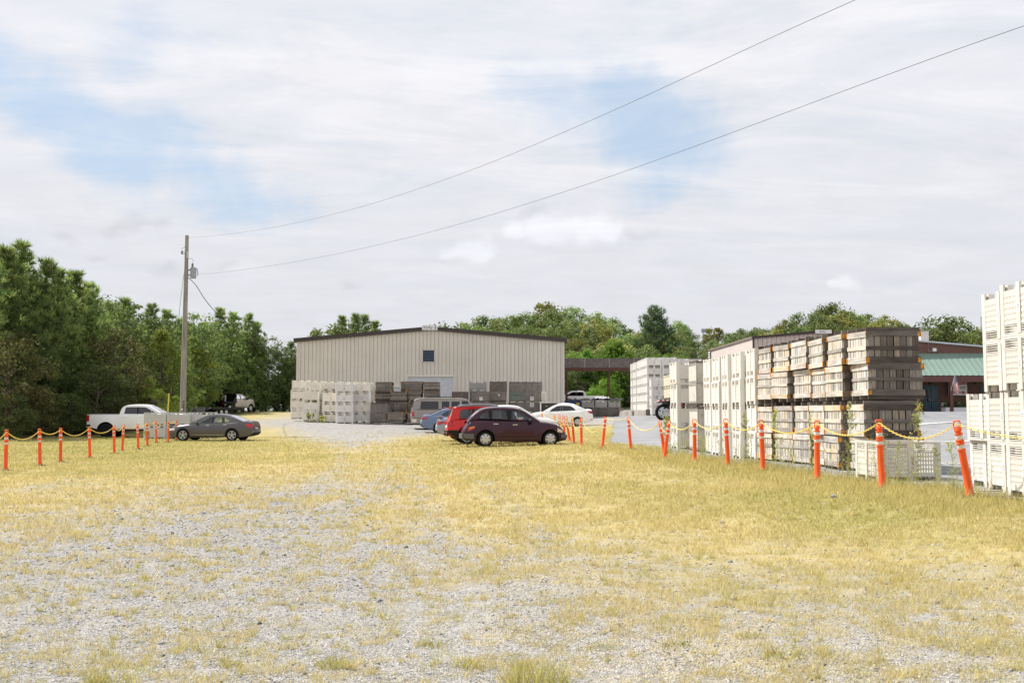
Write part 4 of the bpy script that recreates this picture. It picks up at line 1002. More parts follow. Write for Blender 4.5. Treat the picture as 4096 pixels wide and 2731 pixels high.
st(1622, 1684, 70.4, [sl(False, 4), sl(True, 0), sl(False, 1), sl(True, 3)], 'the middle slatted stack left of the roller door', R(-2), 1.15)
st(1628, 1689, 68.8, [sl(False, 1)], 'on the gravel behind the tan van', R(1), 1.15)
st(1695, 1687, 70, [sl(False, 2), sl(False, 3), sl(False, 0), sl(False, 4)], 'the slatted stack right before the roller door', R(4), 1.15)
st(1806, 1688, 69, [pl(PLY_DARK), pl(PLY_DARK), pl(PLY_DARK)], 'the dark stack right of the roller door', R(3), 1.15)
st(1878, 1684, 70.6, [pl(PLY_GREY), pl(PLY_GREY), pl(PLY_GREEN, look='faded green plywood bin'), (plastic_bin('pang', 1.2, 1.2, .70, GREY_PL, False, 1, True), 'plastic_bin', 'grey plastic bin', 'plastic bin')], 'the stack topped by grey plastic', 0, 1.15)
st(1889, 1690, 67.6, [pl(PLY_GREY), pl(PLY_GREY), pl(PLY_GREY, False, (('1', .2, .05, .22, True, BLACK_INK),), 'open grey plywood bin with a numbered patch')], 'the open topped plywood stack', R(2), 1.15)
st(1957, 1688, 68.4, [pl(PLY_GREY), pl(PLY_GREY, True), pl(PLY_GREY, False, (('', .09, .05, .45, True, BLACK_INK),)), pl(PLY_DARK, True)], 'the left of three tall plywood stacks', R(1), 1.15)
st(1955, 1683, 71.4, [sl(False, 1, True), pl(PLY_DARK), sl(False, 3), pl(PLY_DARK, True)], 'the rear stack behind the tall plywood stacks', 0, 1.15)
st(2036, 1688, 69, [pl(PLY_GREY), pl(PLY_GREY, True), pl(PLY_GREEN, False, (('PPLE RIDGE', .11, -.03, .47, False, BLACK_INK),), 'faded green stencilled plywood bin'), pl(PLY_GREY, True)], 'the middle of three tall plywood stacks', R(.5), 1.15)
st(2100, 1688, 69, [pl(PLY_GREY), pl(PLY_GREY, False, (('S', .24, -.1, .50, True, BLACK_INK), ('DH', .16, -.1, .18, False, BLACK_INK))), pl(PLY_GREY, False, (('Z', .22, -.08, .22, True, BLACK_INK), ('HC', .15, .0, .50, False, BLACK_INK))), pl(PLY_GREY, True)], 'the right of three tall plywood stacks', R(-.5), 1.15)
st(2106, 1691, 67.2, [sl(False, 4)], 'low in front of the tall plywood stacks', R(1), 1.15)
st(2120, 1682, 72, [L1(), L1(True), L1(), ], 'the white stack behind the tall plywood stacks', 0)
# white frame holding black crates
p = at(2163, 1689, 67.6); zf = G(p.x, 67.6)
fr = thing('crate_rack', 'white open fronted rack holding black crates', 'rack', (p.x + .62, 68.2, zf))
for lo, hi in (((-.64, -.6, 0), (-.58, .6, 1.52)), ((.58, -.6, 0), (.64, .6, 1.42)), ((-.64, .56, 0), (.64, .6, 1.45))):
    m = MB(); m.b2(lo, hi); m.build('side_panel', WHITE_PL, fr)
m = MB(); m.box((0, 0, 1.53), (1.36, 1.24, .05), ry=R(-2)); m.build('top_panel', WHITE_PL, fr)
for k in range(4):
    b = thing('black_crate', f'black vented plastic crate, {TIERS[4][k]} in the white rack', 'crate', (p.x + .6, 68.1, zf + .02 + k * .36), 0, 'black crates in the white rack')
    m = MB(); w, d, h = 1.02, .9, .34
    for lo, hi in (((-w / 2, -d / 2, 0), (w / 2, -d / 2 + .02, .10)), ((-w / 2, -d / 2, .24), (w / 2, -d / 2 + .02, h)), ((-w / 2, -d / 2, .1), (-.3, -d / 2 + .02, .24)), ((-.12, -d / 2, .1), (.14, -d / 2 + .02, .24)), ((.32, -d / 2, .1), (w / 2, -d / 2 + .02, .24))): m.b2(lo, hi)
    m.build('front_wall', BLACK_PL, b)
    m = MB(); m.b2((-w / 2, -d / 2 + .02, 0), (-w / 2 + .02, d / 2, h)); m.b2((w / 2 - .02, -d / 2 + .02, 0), (w / 2, d / 2, h)); m.b2((-w / 2 + .02, d / 2 - .02, 0), (w / 2 - .02, d / 2, h)); m.b2((-w / 2 + .02, -d / 2 + .02, .02), (w / 2 - .02, d / 2 - .02, .04)); m.build('shell', BLACK_PL, b)
    m = MB(); m.b2((-.31, -.3, .06), (-.11, -.1, .2)); m.b2((.13, -.3, .06), (.33, -.1, .2)); m.build('label_card', YELLOW_PL, b)

# three pale bins two high before the pickup and the pole
GPB = 'pale grey bins before the pole'
for i, (u, D, rz) in enumerate([(573, 57.6, 0), (664, 57.6, 0), (757, 58.0, 0)]):
    p = at(u, 1759, D); zz = G(p.x, D)
    for j in range(2):
        put(plastic_bin('pale', 1.28, 1.15, .76, PALE_PL, False, 1, False), 'plastic_bin', f'pale grey plastic bin, {["lower", "upper"][j]} of the {["left", "middle", "right"][i]} pair before the pole', GPB, (p.x + .64, D + .58, zz + j * .764), rz + random.uniform(-.02, .02), 'plastic bin')

# ------------------------------------------------------------------ loading dock, its stacks, bridge
t_ = NT('stained_concrete'); Pc = t_.geo(); f1 = t_.noise(.9, 6, .65, Pc)
mpc = t_.n('ShaderNodeMapping'); mpc.inputs['Scale'].default_value = (3.5, 3.5, .35); t_.l(Pc, mpc.inputs['Vector']); f2 = t_.noise(1, 5, .65, mpc.outputs[0])
t_.base(t_.ramp(t_.math('ADD', t_.math('MULTIPLY', f1, .45), t_.math('MULTIPLY', f2, .55)), [(.33, (.12, .10, .085)), (.5, (.31, .285, .25)), (.65, (.42, .395, .36))])); t_.p.inputs['Roughness'].default_value = .9; t_.bump(f1, .2, .02)
CONC = t_.mat
t_ = NT('shade_darkened_concrete'); Pc = t_.geo(); t_.base(t_.ramp(t_.noise(1.6, 7, .7, Pc), [(.35, (.05, .042, .038)), (.6, (.13, .115, .10))])); DCONC = t_.mat  # dock walls turned from the sun: their shade is put into the colour
dk = thing('loading_dock', 'raised concrete loading dock with stained retaining walls', 'loading dock', (15, 90, 1))
m = MB(); m.b2((10.75, 80.3, .3), (11.1, 88, 1.72)); m.b2((10.60, 88, .3), (10.95, 99.5, 1.62)); m.build('left_wall', CONC, dk)
m = MB(); m.b2((10.75, 80.0, .3), (12.2, 80.28, 1.76)); m.build('end_wall', DCONC, dk)
m = MB(); m.b2((3.0, 99.2, .3), (10.59, 99.5, 1.92)); m.build('front_wall', DCONC, dk)
m = MB(); m.b2((11.1, 80.3, .3), (30, 110, 1.6)); m.b2((2.8, 99.5, .3), (11.09, 118, 1.88)); m.build('deck', CONC, dk)
settle(dk)
GD = 'white lettered bins stacked on the loading dock'
DB = (plastic_bin('dock', 1.2, 1.2, .725, WHITE_PL, False, 1, False, 'PAN'), 'plastic_bin', 'red lettered white plastic bin', 'plastic bin')
for r in range(9):
    yy = 81.2 + r * 1.245 + (.6 if r > 5 else 0) + (.5 if r > 7 else 0); n = 6
    x0 = 11.0 + r * .012
    stack(x0 + .62, yy + .6, 1.62, [DB] * n, random.uniform(-.01, .01), f'{ORD[r]} dock stack of left rank', GD, .012)
for k, (xx, yy, n, wh_) in enumerate([(12.86, 81.8, 6, 'second front dock stack'), (14.15, 83.6, 6, 'third front dock stack'), (15.45, 84.6, 6, 'rightmost front dock stack')]):
    stack(xx, yy, 1.62, [DB] * n, 0, wh_, GD, .01)
put(DB[0], 'plastic_bin', 'white bin on top of all the dock stacks, behind', GD, (13.6, 86.4, 1.62 + 5.35 * .728), .0, 'plastic bin')
stack(at(2605, 1662, 79.2).x + .62, 79.75, G(11.4, 79.4) + .04, [DB] * 4, R(-1), 'the ground stack before the dock', GD, .01)
# grey bins, dumpster at the dock edge
for k, u in enumerate((2327, 2381, 2434)):
    p = at(u, 1626, 99.6); put(plastic_bin('dockgrey', 1.2, 1.15, .74, GREY_PL, False, 1), 'plastic_bin', f'grey plastic bin on the dock edge, {["left", "middle", "right"][k]} of three', 'grey bins on the dock edge', (p.x + .6, 100.3, 1.885), random.uniform(-.04, .04), 'plastic bin')
BLUE = plain('blue_dumpster_paint', (.028, .055, .16), .5, .1, .2)
p = at(2256, 1626, 99.8); dm = thing('dumpster', 'dark blue dumpster with yellow notice at the dock edge', 'dumpster', (p.x + .85, 100.6, 1.885))
m = MB(); m.b2((-.87, -.75, .02), (.87, .75, .70)); m.build('body', BLUE, dm)
m = MB()
for x in (-.5, -.05): m.b2((x, -.79, .05), (x + .05, -.751, .66))
m.b2((-.9, -.8, .68), (.9, -.751, .74)); m.build('rib', BLUE, dm, kind='stuff')
m = MB(); m.b2((-.88, -.76, .75), (.88, .76, .79)); m.build('lid', BLACK_PL, dm)
m = MB(); m.b2((.38, -.762, .30), (.70, -.755, .55)); m.build('notice', plain('yellow_notice', (.80, .50, .04), .5), dm)
p = at(2390, 1600, 100.2); rg_ = thing('torn_sheet', 'torn black and white plastic sheeting heaped on the grey bins', 'sheeting', (p.x, 100.4, 2.63))
m = MB(); rows = []
for i in range(22):
    x = -3.0 + i * .26; rows.append([(x, -.6 + random.uniform(-.05, .05), .02 + random.uniform(0, .05)), (x, -.3, .10 + random.uniform(0, .16)), (x, .1, .14 + random.uniform(0, .2)), (x, .5, .04 + random.uniform(0, .08))])
m.grid(rows); m.build('black_sheet', plain('black_sheeting', (.02, .02, .022), .35), rg_)
m = MB(); rows = [[(-.3 + i * .12, -.35 + random.uniform(-.06, .06), .22 + random.uniform(0, .1)), (-.3 + i * .12, .1, .30 + random.uniform(0, .18)), (-.3 + i * .12, .45, .16)] for i in range(14)]; m.grid(rows); m.build('white_sheet', plain('white_sheeting', (.5, .49, .5), .4), rg_)
# bridge
PLYB = ply_mat('weathered_bridge_plywood', (.20, .175, .165), (.115, .095, .088)); RUST = plain('rusty_steel', (.115, .052, .038), .8, .2, .3, 6)
BYY = 103.0; zb1 = at(2300, 1470, BYY).z; zb2 = at(2300, 1433, BYY).z; zb0 = at(2300, 1484, BYY).z
br = thing('conveyor_bridge', 'weathered plywood sided bridge on rusty posts between the buildings', 'bridge', (12, BYY, 1.9))
xs = [at(u, 1450, BYY).x for u in (2240, 2339, 2437, 2536, 2634, 2733, 2832)]
for a_, b_ in zip(xs, xs[1:]):
    m = MB(); m.b2((a_ + .008, BYY - .02, zb1), (b_ - .008, BYY + .03, zb2 + random.uniform(-.02, .02))); m.build('panel', PLYB, br)
    m = MB(); m.b2((a_ - .03, BYY - .035, zb1), (a_ + .03, BYY - .021, zb2)); m.build('joint_strip', METAL_STRIP, br)
m = MB(); m.b2((xs[0], BYY - .05, zb0), (xs[-1], BYY + .2, zb1 - .003)); m.build('beam', RUST, br)
m = MB(); m.b2((xs[0], BYY + .031, zb0 + .1), (xs[-1], BYY + 1.8, zb1 + .1)); m.b2((xs[0], BYY + 1.8, zb1), (xs[-1], BYY + 1.85, zb2)); m.build('walkway', PLYB, br)
for u in (2267, 2437, 2600, 2760):
    x = at(u, 1590, BYY).x; m = MB(); m.b2((x - .07, BYY - .04, .8), (x + .07, BYY + .1, zb0 - .003)); m.b2((x - .05, BYY + 1.6, .8), (x + .05, BYY + 1.7, zb0)); m.build('post', RUST, br)
for u0, u1 in ((2268, 2305),):
    m = MB(); m.tube([at(u0, 1530, BYY + .05), at(u1, 1485, BYY + .05)], .04, 6); m.build('brace', RUST, br)
settle(br)
# pink metal building
PINK = plain('pale_pink_steel', (.58, .505, .465), .5, .0, .05, .5, rnd_var=.03)
PY = 92.0; bx0 = at(3015, 1500, PY).x; bxm = at(3290, 1500, PY).x; bx1 = 2 * bxm - bx0; pze = at(3015, 1352, PY).z; pzr = at(3290, 1328, PY).z
pk = thing('pink_building', 'pale pink metal building with low gable and dark trim', 'building', (bxm, PY, 1.5))
gable_front(pk, bx0, bx1, PY, 1.4, pze, pzr, 1, [], PINK, .42)
fascia(pk, bx0 - .1, pze + .02, bxm, pzr + .02, PY, BROWN_TRIM, .2, .22); fascia(pk, bxm, pzr + .02, bx1 + .1, pze + .02, PY, BROWN_TRIM, .2, .22)
yb = bx0 * F_PX / (2838 - 2048) ; m = MB(); n = 90; rows = [[], []]
for i in range(n + 1):
    yy = PY + i * (yb - PY) / n; d = -.03 if i % 2 else 0; rows[0].append((bx0 + d, yy, 1.4)); rows[1].append((bx0 + d, yy, pze - .02))
m.grid(rows); m.build('side_wall', PINK, pk)
m = MB(); m.b2((bx0 - .14, PY, pze - .02), (bx0 + .02, yb + .1, pze + .17)); m.build('gutter', plain('brown_gutter', (.20, .15, .125), .5), pk)
m = MB(); m.b2((bx0 - .06, PY - .06, 1.4), (bx0 + .10, PY + .06, pze - .02)); m.b2((bx0 - .06, yb - .1, 1.4), (bx0 + .04, yb + .02, pze - .02)); m.build('corner_trim', BROWN_TRIM, pk)
for s in (-1, 1):
    m = MB(); xe = bx0 - .1 if s < 0 else bx1 + .1; m.poly([(xe, PY - .05, pze + .16), (bxm, PY - .05, pzr + .16), (bxm, yb, pzr + .16), (xe, yb, pze + .16)][::1 if s < 0 else -1]); m.build('roof', ROOF_STEEL, pk)
m = MB(); m.poly([(bx0, yb, 1.4), (bx1, yb, 1.4), (bx1, yb, pze), (bxm, yb, pzr), (bx0, yb, pze)]); m.build('rear_wall', PINK, pk)
m = MB(); m.b2((-.75, -.03, -.17), (.75, .01, .17)); sg = m.build('sign', SIGN_W, pk, (bxm + .1, PY - .24, pzr + .02)); link('lettering', text_mesh('Kirby', .26, SIGN_BLUE), sg, (-.1, -.034, 0), None, (PI / 2, 0, 0))
vx = at(2850, 1417, 112)
m = MB(); m.b2((bx0 - .1, 111.4, vx.z - .45), (bx0 - .032, 112.5, vx.z + .3)); w_ = m.build('window', DARK, pk)
for k in range(3): m = MB(); m.box((bx0 - .13, 111.95, vx.z - .3 + k * .25), (.015, 1.0, .16), ry=R(30)); m.build('blade', STEEL_WHITE, w_)
m = MB(); m.b2((bx0 + 1.0, PY - .14, pze - .35), (bx0 + 1.16, PY - .035, pze - .25)); m.build('wall_lamp', SIGN_W, pk)
settle(pk)

# ------------------------------------------------------------------ brick store with green porch
t_ = NT('red_brick'); bt = t_.n('ShaderNodeTexBrick'); mp = t_.n('ShaderNodeMapping'); mp.inputs['Rotation'].default_value = (PI / 2, 0, 0); t_.l(t_.geo(), mp.inputs['Vector']); t_.l(mp.outputs[0], bt.inputs['Vector'])
bt.inputs['Color1'].default_value = (.165, .060, .042, 1); bt.inputs['Color2'].default_value = (.115, .043, .034, 1); bt.inputs['Mortar'].default_value = (.22, .17, .14, 1); bt.inputs['Scale'].default_value = 1
bt.inputs['Brick Width'].default_value = .21; bt.inputs['Row Height'].default_value = .076; bt.inputs['Mortar Size'].default_value = .008; t_.base(bt.outputs[0]); t_.p.inputs['Roughness'].default_value = .9; BRICK = t_.mat
GREEN_ROOF = plain('faded_green_steel', (.185, .265, .22), .6, .0, .10, .5, spec=.25); TEAL = plain('teal_door_paint', (.045, .10, .125), .5); MAROON = plain('maroon_trim', (.12, .045, .038), .6); GLASSY = plain('dark_window_glass', (.02, .025, .03), .08, 0, .05)
SY = 81.0; sz = 1.52
so = thing('brick_store', 'red brick store with green metal porch roof and teal doors', 'store', (36, SY, sz))
SX0, SX1 = 27.0, 52.0; pf = SY - 2.4; eave = at(3750, 1515, pf).z
m = MB(); m.b2((SX0, SY, sz - .3), (SX1, SY + 12, eave + 1.2)); m.build('wall', BRICK, so)
e0 = at(3700, 1502, pf).z; r0 = at(3700, 1413, SY - .05).z
n = int((SX1 - SX0) / .23)
rr = MB(); rows = [[], []]
for i in range(n * 2 + 1):
    x = SX0 + i * (SX1 - SX0) / (n * 2); d = .035 if i % 4 == 0 else 0
    rows[0].append((x, pf - .25, e0 + d)); rows[1].append((x, SY - .02, r0 + d))
rr.grid(rows); rr.build('porch_roof', GREEN_ROOF, so)
m = MB(); m.b2((SX0, pf - .22, e0 - .50), (SX1, pf - .05, e0 - .04)); m.build('porch_beam', MAROON, so)
m = MB(); m.b2((SX0, pf - .04, e0 - .30), (SX1, SY - .01, e0 - .26)); m.build('porch_ceiling', MAROON, so)
for u in (3633, 3803, 3990): x = at(u, 1600, pf).x; m = MB(); m.b2((x - .12, pf - .2, sz - .1), (x + .12, pf + .04, e0 - .503)); m.build('porch_post', MAROON, so)
m = MB(); m.b2((SX0, pf - .5, sz - .3), (SX1, SY - .01, sz + .02)); m.build('porch_floor', CONC, so)
# sloping parapet with pale metal cap
pa, pb = at(3690, 1368, SY), at(3945, 1390, SY)
sl_ = (pb.z - pa.z) / (pb.x - pa.x); zl = lambda x: pa.z + sl_ * (x - pa.x)
m = MB(); m.grid([[(SX0 + 4, SY - .005, eave), (SX1, SY - .005, eave)], [(SX0 + 4, SY - .005, zl(SX0 + 4)), (SX1, SY - .005, zl(SX1))]]); m.grid([[(SX0 + 4, SY + 12, eave), (SX0 + 4, SY - .005, eave)], [(SX0 + 4, SY + 12, zl(SX0 + 4)), (SX0 + 4, SY - .005, zl(SX0 + 4))]]); m.build('gable_wall', BRICK, so)
m = MB(); an = math.atan(sl_); m.box(((SX0 + 4 + SX1) / 2, SY + 5.9, (zl(SX0 + 4) + zl(SX1)) / 2 + .065), (math.hypot(SX1 - SX0 - 4, zl(SX1) - zl(SX0 + 4)), 12.2, .13), ry=-an); m.build('roof_cap', plain('pale_blue_steel', (.50, .55, .60), .4, .2), so)
p1, p2 = at(3713, 1360, SY - .12), at(3713, 1405, SY - .12); m = MB(); m.tube([p1, p2, p2 + Vector((.5, -.02, .03)), p2 + Vector((.75, -.02, .1))], .035, 6); m.build('conduit', METAL_STRIP, so)
m = MB(); q = at(3739, 1399, SY - .2); m.b2((q.x - .14, q.y, q.z - .12), (q.x + .14, q.y + .18, q.z + .14)); m.build('floodlight', SIGN_W, so)
def door_at(u0, u1, v0, label):
    a_, b_ = at(u0, v0, SY), at(u1, v0, SY); w = (b_.x - a_.x) / 2
    for s in (0, 1):
        m = MB(); x0 = a_.x + s * w; m.b2((x0 + .02, SY - .06, sz + .03), (x0 + w - .02, SY - .008, a_.z)); d = m.build('door', TEAL, so)
        for r_ in range(3):
            for c_ in range(2):
                m = MB(); m.b2((x0 + .10 + c_ * (w - .2) / 2 + .015, SY - .066, sz + .85 + r_ * .34), (x0 + .10 + (c_ + 1) * (w - .2) / 2 - .015, SY - .061, sz + 1.15 + r_ * .34)); m.build('pane', GLASSY, d)
        m = MB(); m.b2((x0 + (w - .14 if s == 0 else .08), SY - .10, sz + .95), (x0 + (w - .08 if s == 0 else .14), SY - .067, sz + 1.1)); m.build('handle', METAL_STRIP, d)
    m = MB(); m.b2((a_.x - .08, SY - .05, sz), (a_.x + .015, SY - .009, a_.z + .1)); m.b2((b_.x - .015, SY - .05, sz), (b_.x + .08, SY - .009, a_.z + .1)); m.b2((a_.x + .015, SY - .05, a_.z + .003), (b_.x - .015, SY - .009, a_.z + .1)); m.build('door_frame', TEAL, so)
door_at(3698, 3747, 1545, '')
a_, b_ = at(3920, 1545, SY), at(3960, 1645, SY)
m = MB(); m.b2((a_.x, SY - .05, a_.z - 1.3), (a_.x + 1.6, SY - .008, a_.z + .05)); wd = m.build('window', TEAL, so)
for k in range(2): m = MB(); m.b2((a_.x + .06 + k * .78, SY - .056, a_.z - 1.24), (a_.x + .76 + k * .78, SY - .051, a_.z)); m.build('pane', GLASSY, wd)
settle(so)
# rooftop unit
p = at(3692, 1345, 88); ru = thing('rooftop_unit', 'beige rooftop air unit beyond the brick gable', 'air unit', (p.x, 88, p.z - .9)); m = MB(); m.b2((-.35, -.4, 0), (.35, .4, 1.3)); m.build('casing', PINK, ru); m = MB(); m.b2((-.4, -.45, 1.3), (.4, .45, 1.37)); m.build('lid', METAL_STRIP, ru)
# sign, flag, ferns, planters
SIGN_RED = plain('sign_red', (.46, .03, .035), .5)
ya = SY - .35; a_, b_ = at(3793, 1523, ya), at(3869, 1581, ya); w, h = b_.x - a_.x, a_.z - b_.z
es = thing('entrance_sign', 'white sign reading ENTRANCE OTHER END with red arrow', 'sign', ((a_.x + b_.x) / 2, ya, b_.z))
m = MB(); m.b2((-w / 2, -.02, 0), (w / 2, .02, h)); m.build('board', SIGN_W, es)
m = MB(); m.b2((-w / 2 + .03, -.026, h * .74), (w / 2 - .03, -.021, h - .03)); rb = m.build('red_band', SIGN_RED, es)
link('lettering', text_mesh('ENTRANCE', .30, SIGN_W, .88), rb, (0, -.030, h * .86), None, (PI / 2, 0, 0))
link('lettering', text_mesh('OTHER END', .30, BLACK_INK, .80), es, (0, -.024, h * .52), None, (PI / 2, 0, 0))
m = MB(); y_ = -.026; zc = h * .2; m.b2((-.55, y_, zc - .045), (.38, y_ + .004, zc + .045)); m.poly([(.36, y_ - .002, zc - .15), (.62, y_ - .002, zc), (.36, y_ - .002, zc + .15)]); m.build('arrow', SIGN_RED, es)
for s in (-1, 1): m = MB(); m.tube([(s * (w / 2 - .1), .0, h), (s * (w / 2 - .1), .05, e0 - .3 - b_.z)], .012, 6); m.build('hanger', METAL_STRIP, es)
# flag on a slanting pole fixed to the porch post
fa = at(3822, 1500, pf - .75); fl = thing('flag', 'small red white and blue striped flag on a slanting pole', 'flag', (at(3803, 1562, pf - .2).x, pf - .2, at(3803, 1562, pf).z))
m = MB(); m.tube([(0, 0, 0), (fa.x - fl.location.x, -.55, fa.z - fl.location.z + .1)], .018, 8); m.build('pole', SIGN_W, fl)
t_ = NT('flag_cloth'); uvz = t_.n('ShaderNodeSeparateXYZ'); t_.l(t_.coord('UV'), uvz.inputs[0])
strp = t_.math('GREATER_THAN', t_.math('FRACT', t_.math('MULTIPLY', uvz.outputs[1], 6.5)), .5)
cfl = t_.mix(strp, (.55, .03, .05), (.75, .74, .74)); can = t_.math('MULTIPLY', t_.math('LESS_THAN', uvz.outputs[0], .42), t_.math('GREATER_THAN', uvz.outputs[1], .46))
vst = t_.n('ShaderNodeTexVoronoi'); vst.inputs['Scale'].default_value = 1; vst.inputs['Randomness'].default_value = 0; t_.l(t_.coord('UV', (16, 14, 1)), vst.inputs['Vector'])
t_.base(t_.mix(can, cfl, t_.mix(t_.math('LESS_THAN', vst.outputs['Distance'], .22), (.03, .045, .16), (.7, .7, .72)))); t_.p.inputs['Roughness'].default_value = .8
m = MB(); rows = []; nu, nv = 10, 14; top = Vector((fa.x - fl.location.x, -.55, fa.z - fl.location.z + .06)); dirp = Vector((-top.x, .55, -top.z + .06)).normalized()
Lh = .75; uvs = []
for i in range(nu + 1):
    for_row = []
    for j in range(nv + 1):
        s, r_ = i / nu, j / nv     # s down the fly, r_ along the hoist
        p = top + dirp * (Lh * r_) + Vector((.26 * s + .05 * math.sin(r_ * 9 + s * 4) * s, -.10 * math.sin(r_ * 7) * s, -1.30 * s * (1 - .25 * r_)))
        for_row.append(p); uvs.append((s, 1 - r_))
    rows.append(for_row)
m.grid(rows); me = m.mesh('cloth', t_.mat, 80); ul = me.uv_layers.new(name='uv')
for lp in me.loops: ul.data[lp.index].uv = uvs[lp.vertex_index]
link('cloth', me, fl)
# ------------------------------------------------------------------ vehicles
TYRE = plain('tyre_rubber', (.016, .016, .017), .9, var=.2, spec=.12); RIM = plain('silver_rim', (.55, .55, .55), .35, .6, .05); BLACKP = plain('black_trim', (.012, .012, .013), .5, spec=.2); DGREY = plain('grey_bumper_plastic', (.10, .10, .105), .6)
CHROME = plain('chrome', (.7, .7, .7), .15, 1., .02); LAMP_R = plain('red_tail_lamp', (.42, .008, .012), .15, 0, .02, coat=.6); LAMP_C = plain('clear_lamp', (.62, .62, .60), .15, 0, .02, coat=.6); LAMP_A = plain('amber_lamp', (.75, .24, .02), .2, 0, .02, coat=.6)
LAMP_Y = plain('yellowed_headlamp', (.66, .55, .36), .25, 0, .05, coat=.5); SEATM = plain('seat_fabric', (.035, .035, .04), .9); PLATE = plain('number_plate_white', (.7, .7, .68), .5)
UNDER = plain('dark_underbody', (.012, .012, .012), .9)
def glass(name, tint, refl=.04):
    t = NT(name); tr = t.n('ShaderNodeBsdfTransparent'); tr.inputs[0].default_value = (*tint, 1); gl = t.n('ShaderNodeBsdfGlossy'); gl.inputs['Roughness'].default_value = .02
    fr = t.n('ShaderNodeFresnel'); fr.inputs['IOR'].default_value = 1.5
    mx = t.n('ShaderNodeMixShader'); t.l(t.math('ADD', fr.outputs[0], refl), mx.inputs[0]); t.l(tr.outputs[0], mx.inputs[1]); t.l(gl.outputs[0], mx.inputs[2]); t.l(mx.outputs[0], t.out.inputs[0]); return t.mat
GLASS = glass('car_glass', (.62, .68, .66)); TINT = glass('tinted_glass', (.05, .055, .06)); MIDT = glass('privacy_glass', (.22, .24, .25))

def interp(pl, x): return float(np.interp(x, [p[0] for p in pl], [p[1] for p in pl]))
def wheel(parent, x, y, r, w, style, side):
    e = bpy.data.objects.new('wheel', None); col.objects.link(e); e.parent = parent; e.location = (x, y, r)
    m = MB(); hw = w / 2; ri = r * .66
    m.lathe([(ri, -hw * .8), (ri + .02, -hw * .95), (r * .86, -hw), (r * .97, -hw * .82), (r, -hw * .55), (r, hw * .55), (r * .97, hw * .82), (r * .86, hw), (ri + .02, hw * .95), (ri, hw * .8)], 28, 'y'); m.build('tyre', TYRE, e, smooth=40)
    s = side; f = hw * .82 * s; m = MB()
    m.mi = 1; m.lathe([(0, f - .05 * s), (ri, f - .05 * s)], 24, 'y'); m.mi = 0
    m.lathe([(ri * 1.0, f - .07 * s), (ri * 1.02, f + .008 * s), (ri * .97, f + .014 * s), (ri * .90, f), (ri * .88, f - .045 * s)], 28, 'y')
    kind, n, matr = style
    if kind == 'cover':     # domed hub cover with notches near its edge
        rows = []; N = 42
        for q, d in ((.97, .0), (.90, .012), (.55, .026), (.30, .022), (.0, .022)):
            rows.append([(math.cos(2 * PI * k / N) * ri * q, f + d * s, math.sin(2 * PI * k / N) * ri * q) for k in range(N)])
        m.grid(rows, True); m.mi = 1
        for k in range(n):
            a = 2 * PI * k / n + .2; c, sn = math.cos(a), math.sin(a); pts = [(.92, -.16), (.92, .16), (.66, .10), (.60, 0), (.66, -.10)]
            m.poly([((c * q * math.cos(t) - sn * q * math.sin(t)) * ri, f + .026 * s + (.004 if q < .8 else -.01) * s, (sn * q * math.cos(t) + c * q * math.sin(t)) * ri) for q, t in pts])
        for k in range(5): a = 2 * PI * k / 5; m.lathe([(0, f + .028 * s), (ri * .06, f + .028 * s)], 8, 'y', (math.cos(a) * ri * .26, 0, math.sin(a) * ri * .26))
        m.mi = 0
    else:
        m.lathe([(0, f + .004 * s), (ri * .22, f + .004 * s), (ri * .25, f - .03 * s)], 16, 'y')
        for k in range(n):
            a0 = 2 * PI * k / n + .3
            for da in ((-.17, .17) if kind == 'double' else (0,)):
                a = a0 + da; wv = .085 if kind == 'double' else .14; c, sn = math.cos(a), math.sin(a)
                pts = [(.15, -wv * .7), (.95, -wv), (.95, wv), (.15, wv * .7)]
                fr_ = [((c * p - sn * q) * ri, f - .004 * s, (sn * p + c * q) * ri) for p, q in pts]; bk = [(a_, f - .04 * s, b_) for a_, _, b_ in fr_]
                m.poly(fr_)
                for i in range(4): m.poly([fr_[i], fr_[(i + 1) % 4], bk[(i + 1) % 4], bk[i]])
    m.build('rim', [matr, BLACKP], e, smooth=35)
    return e

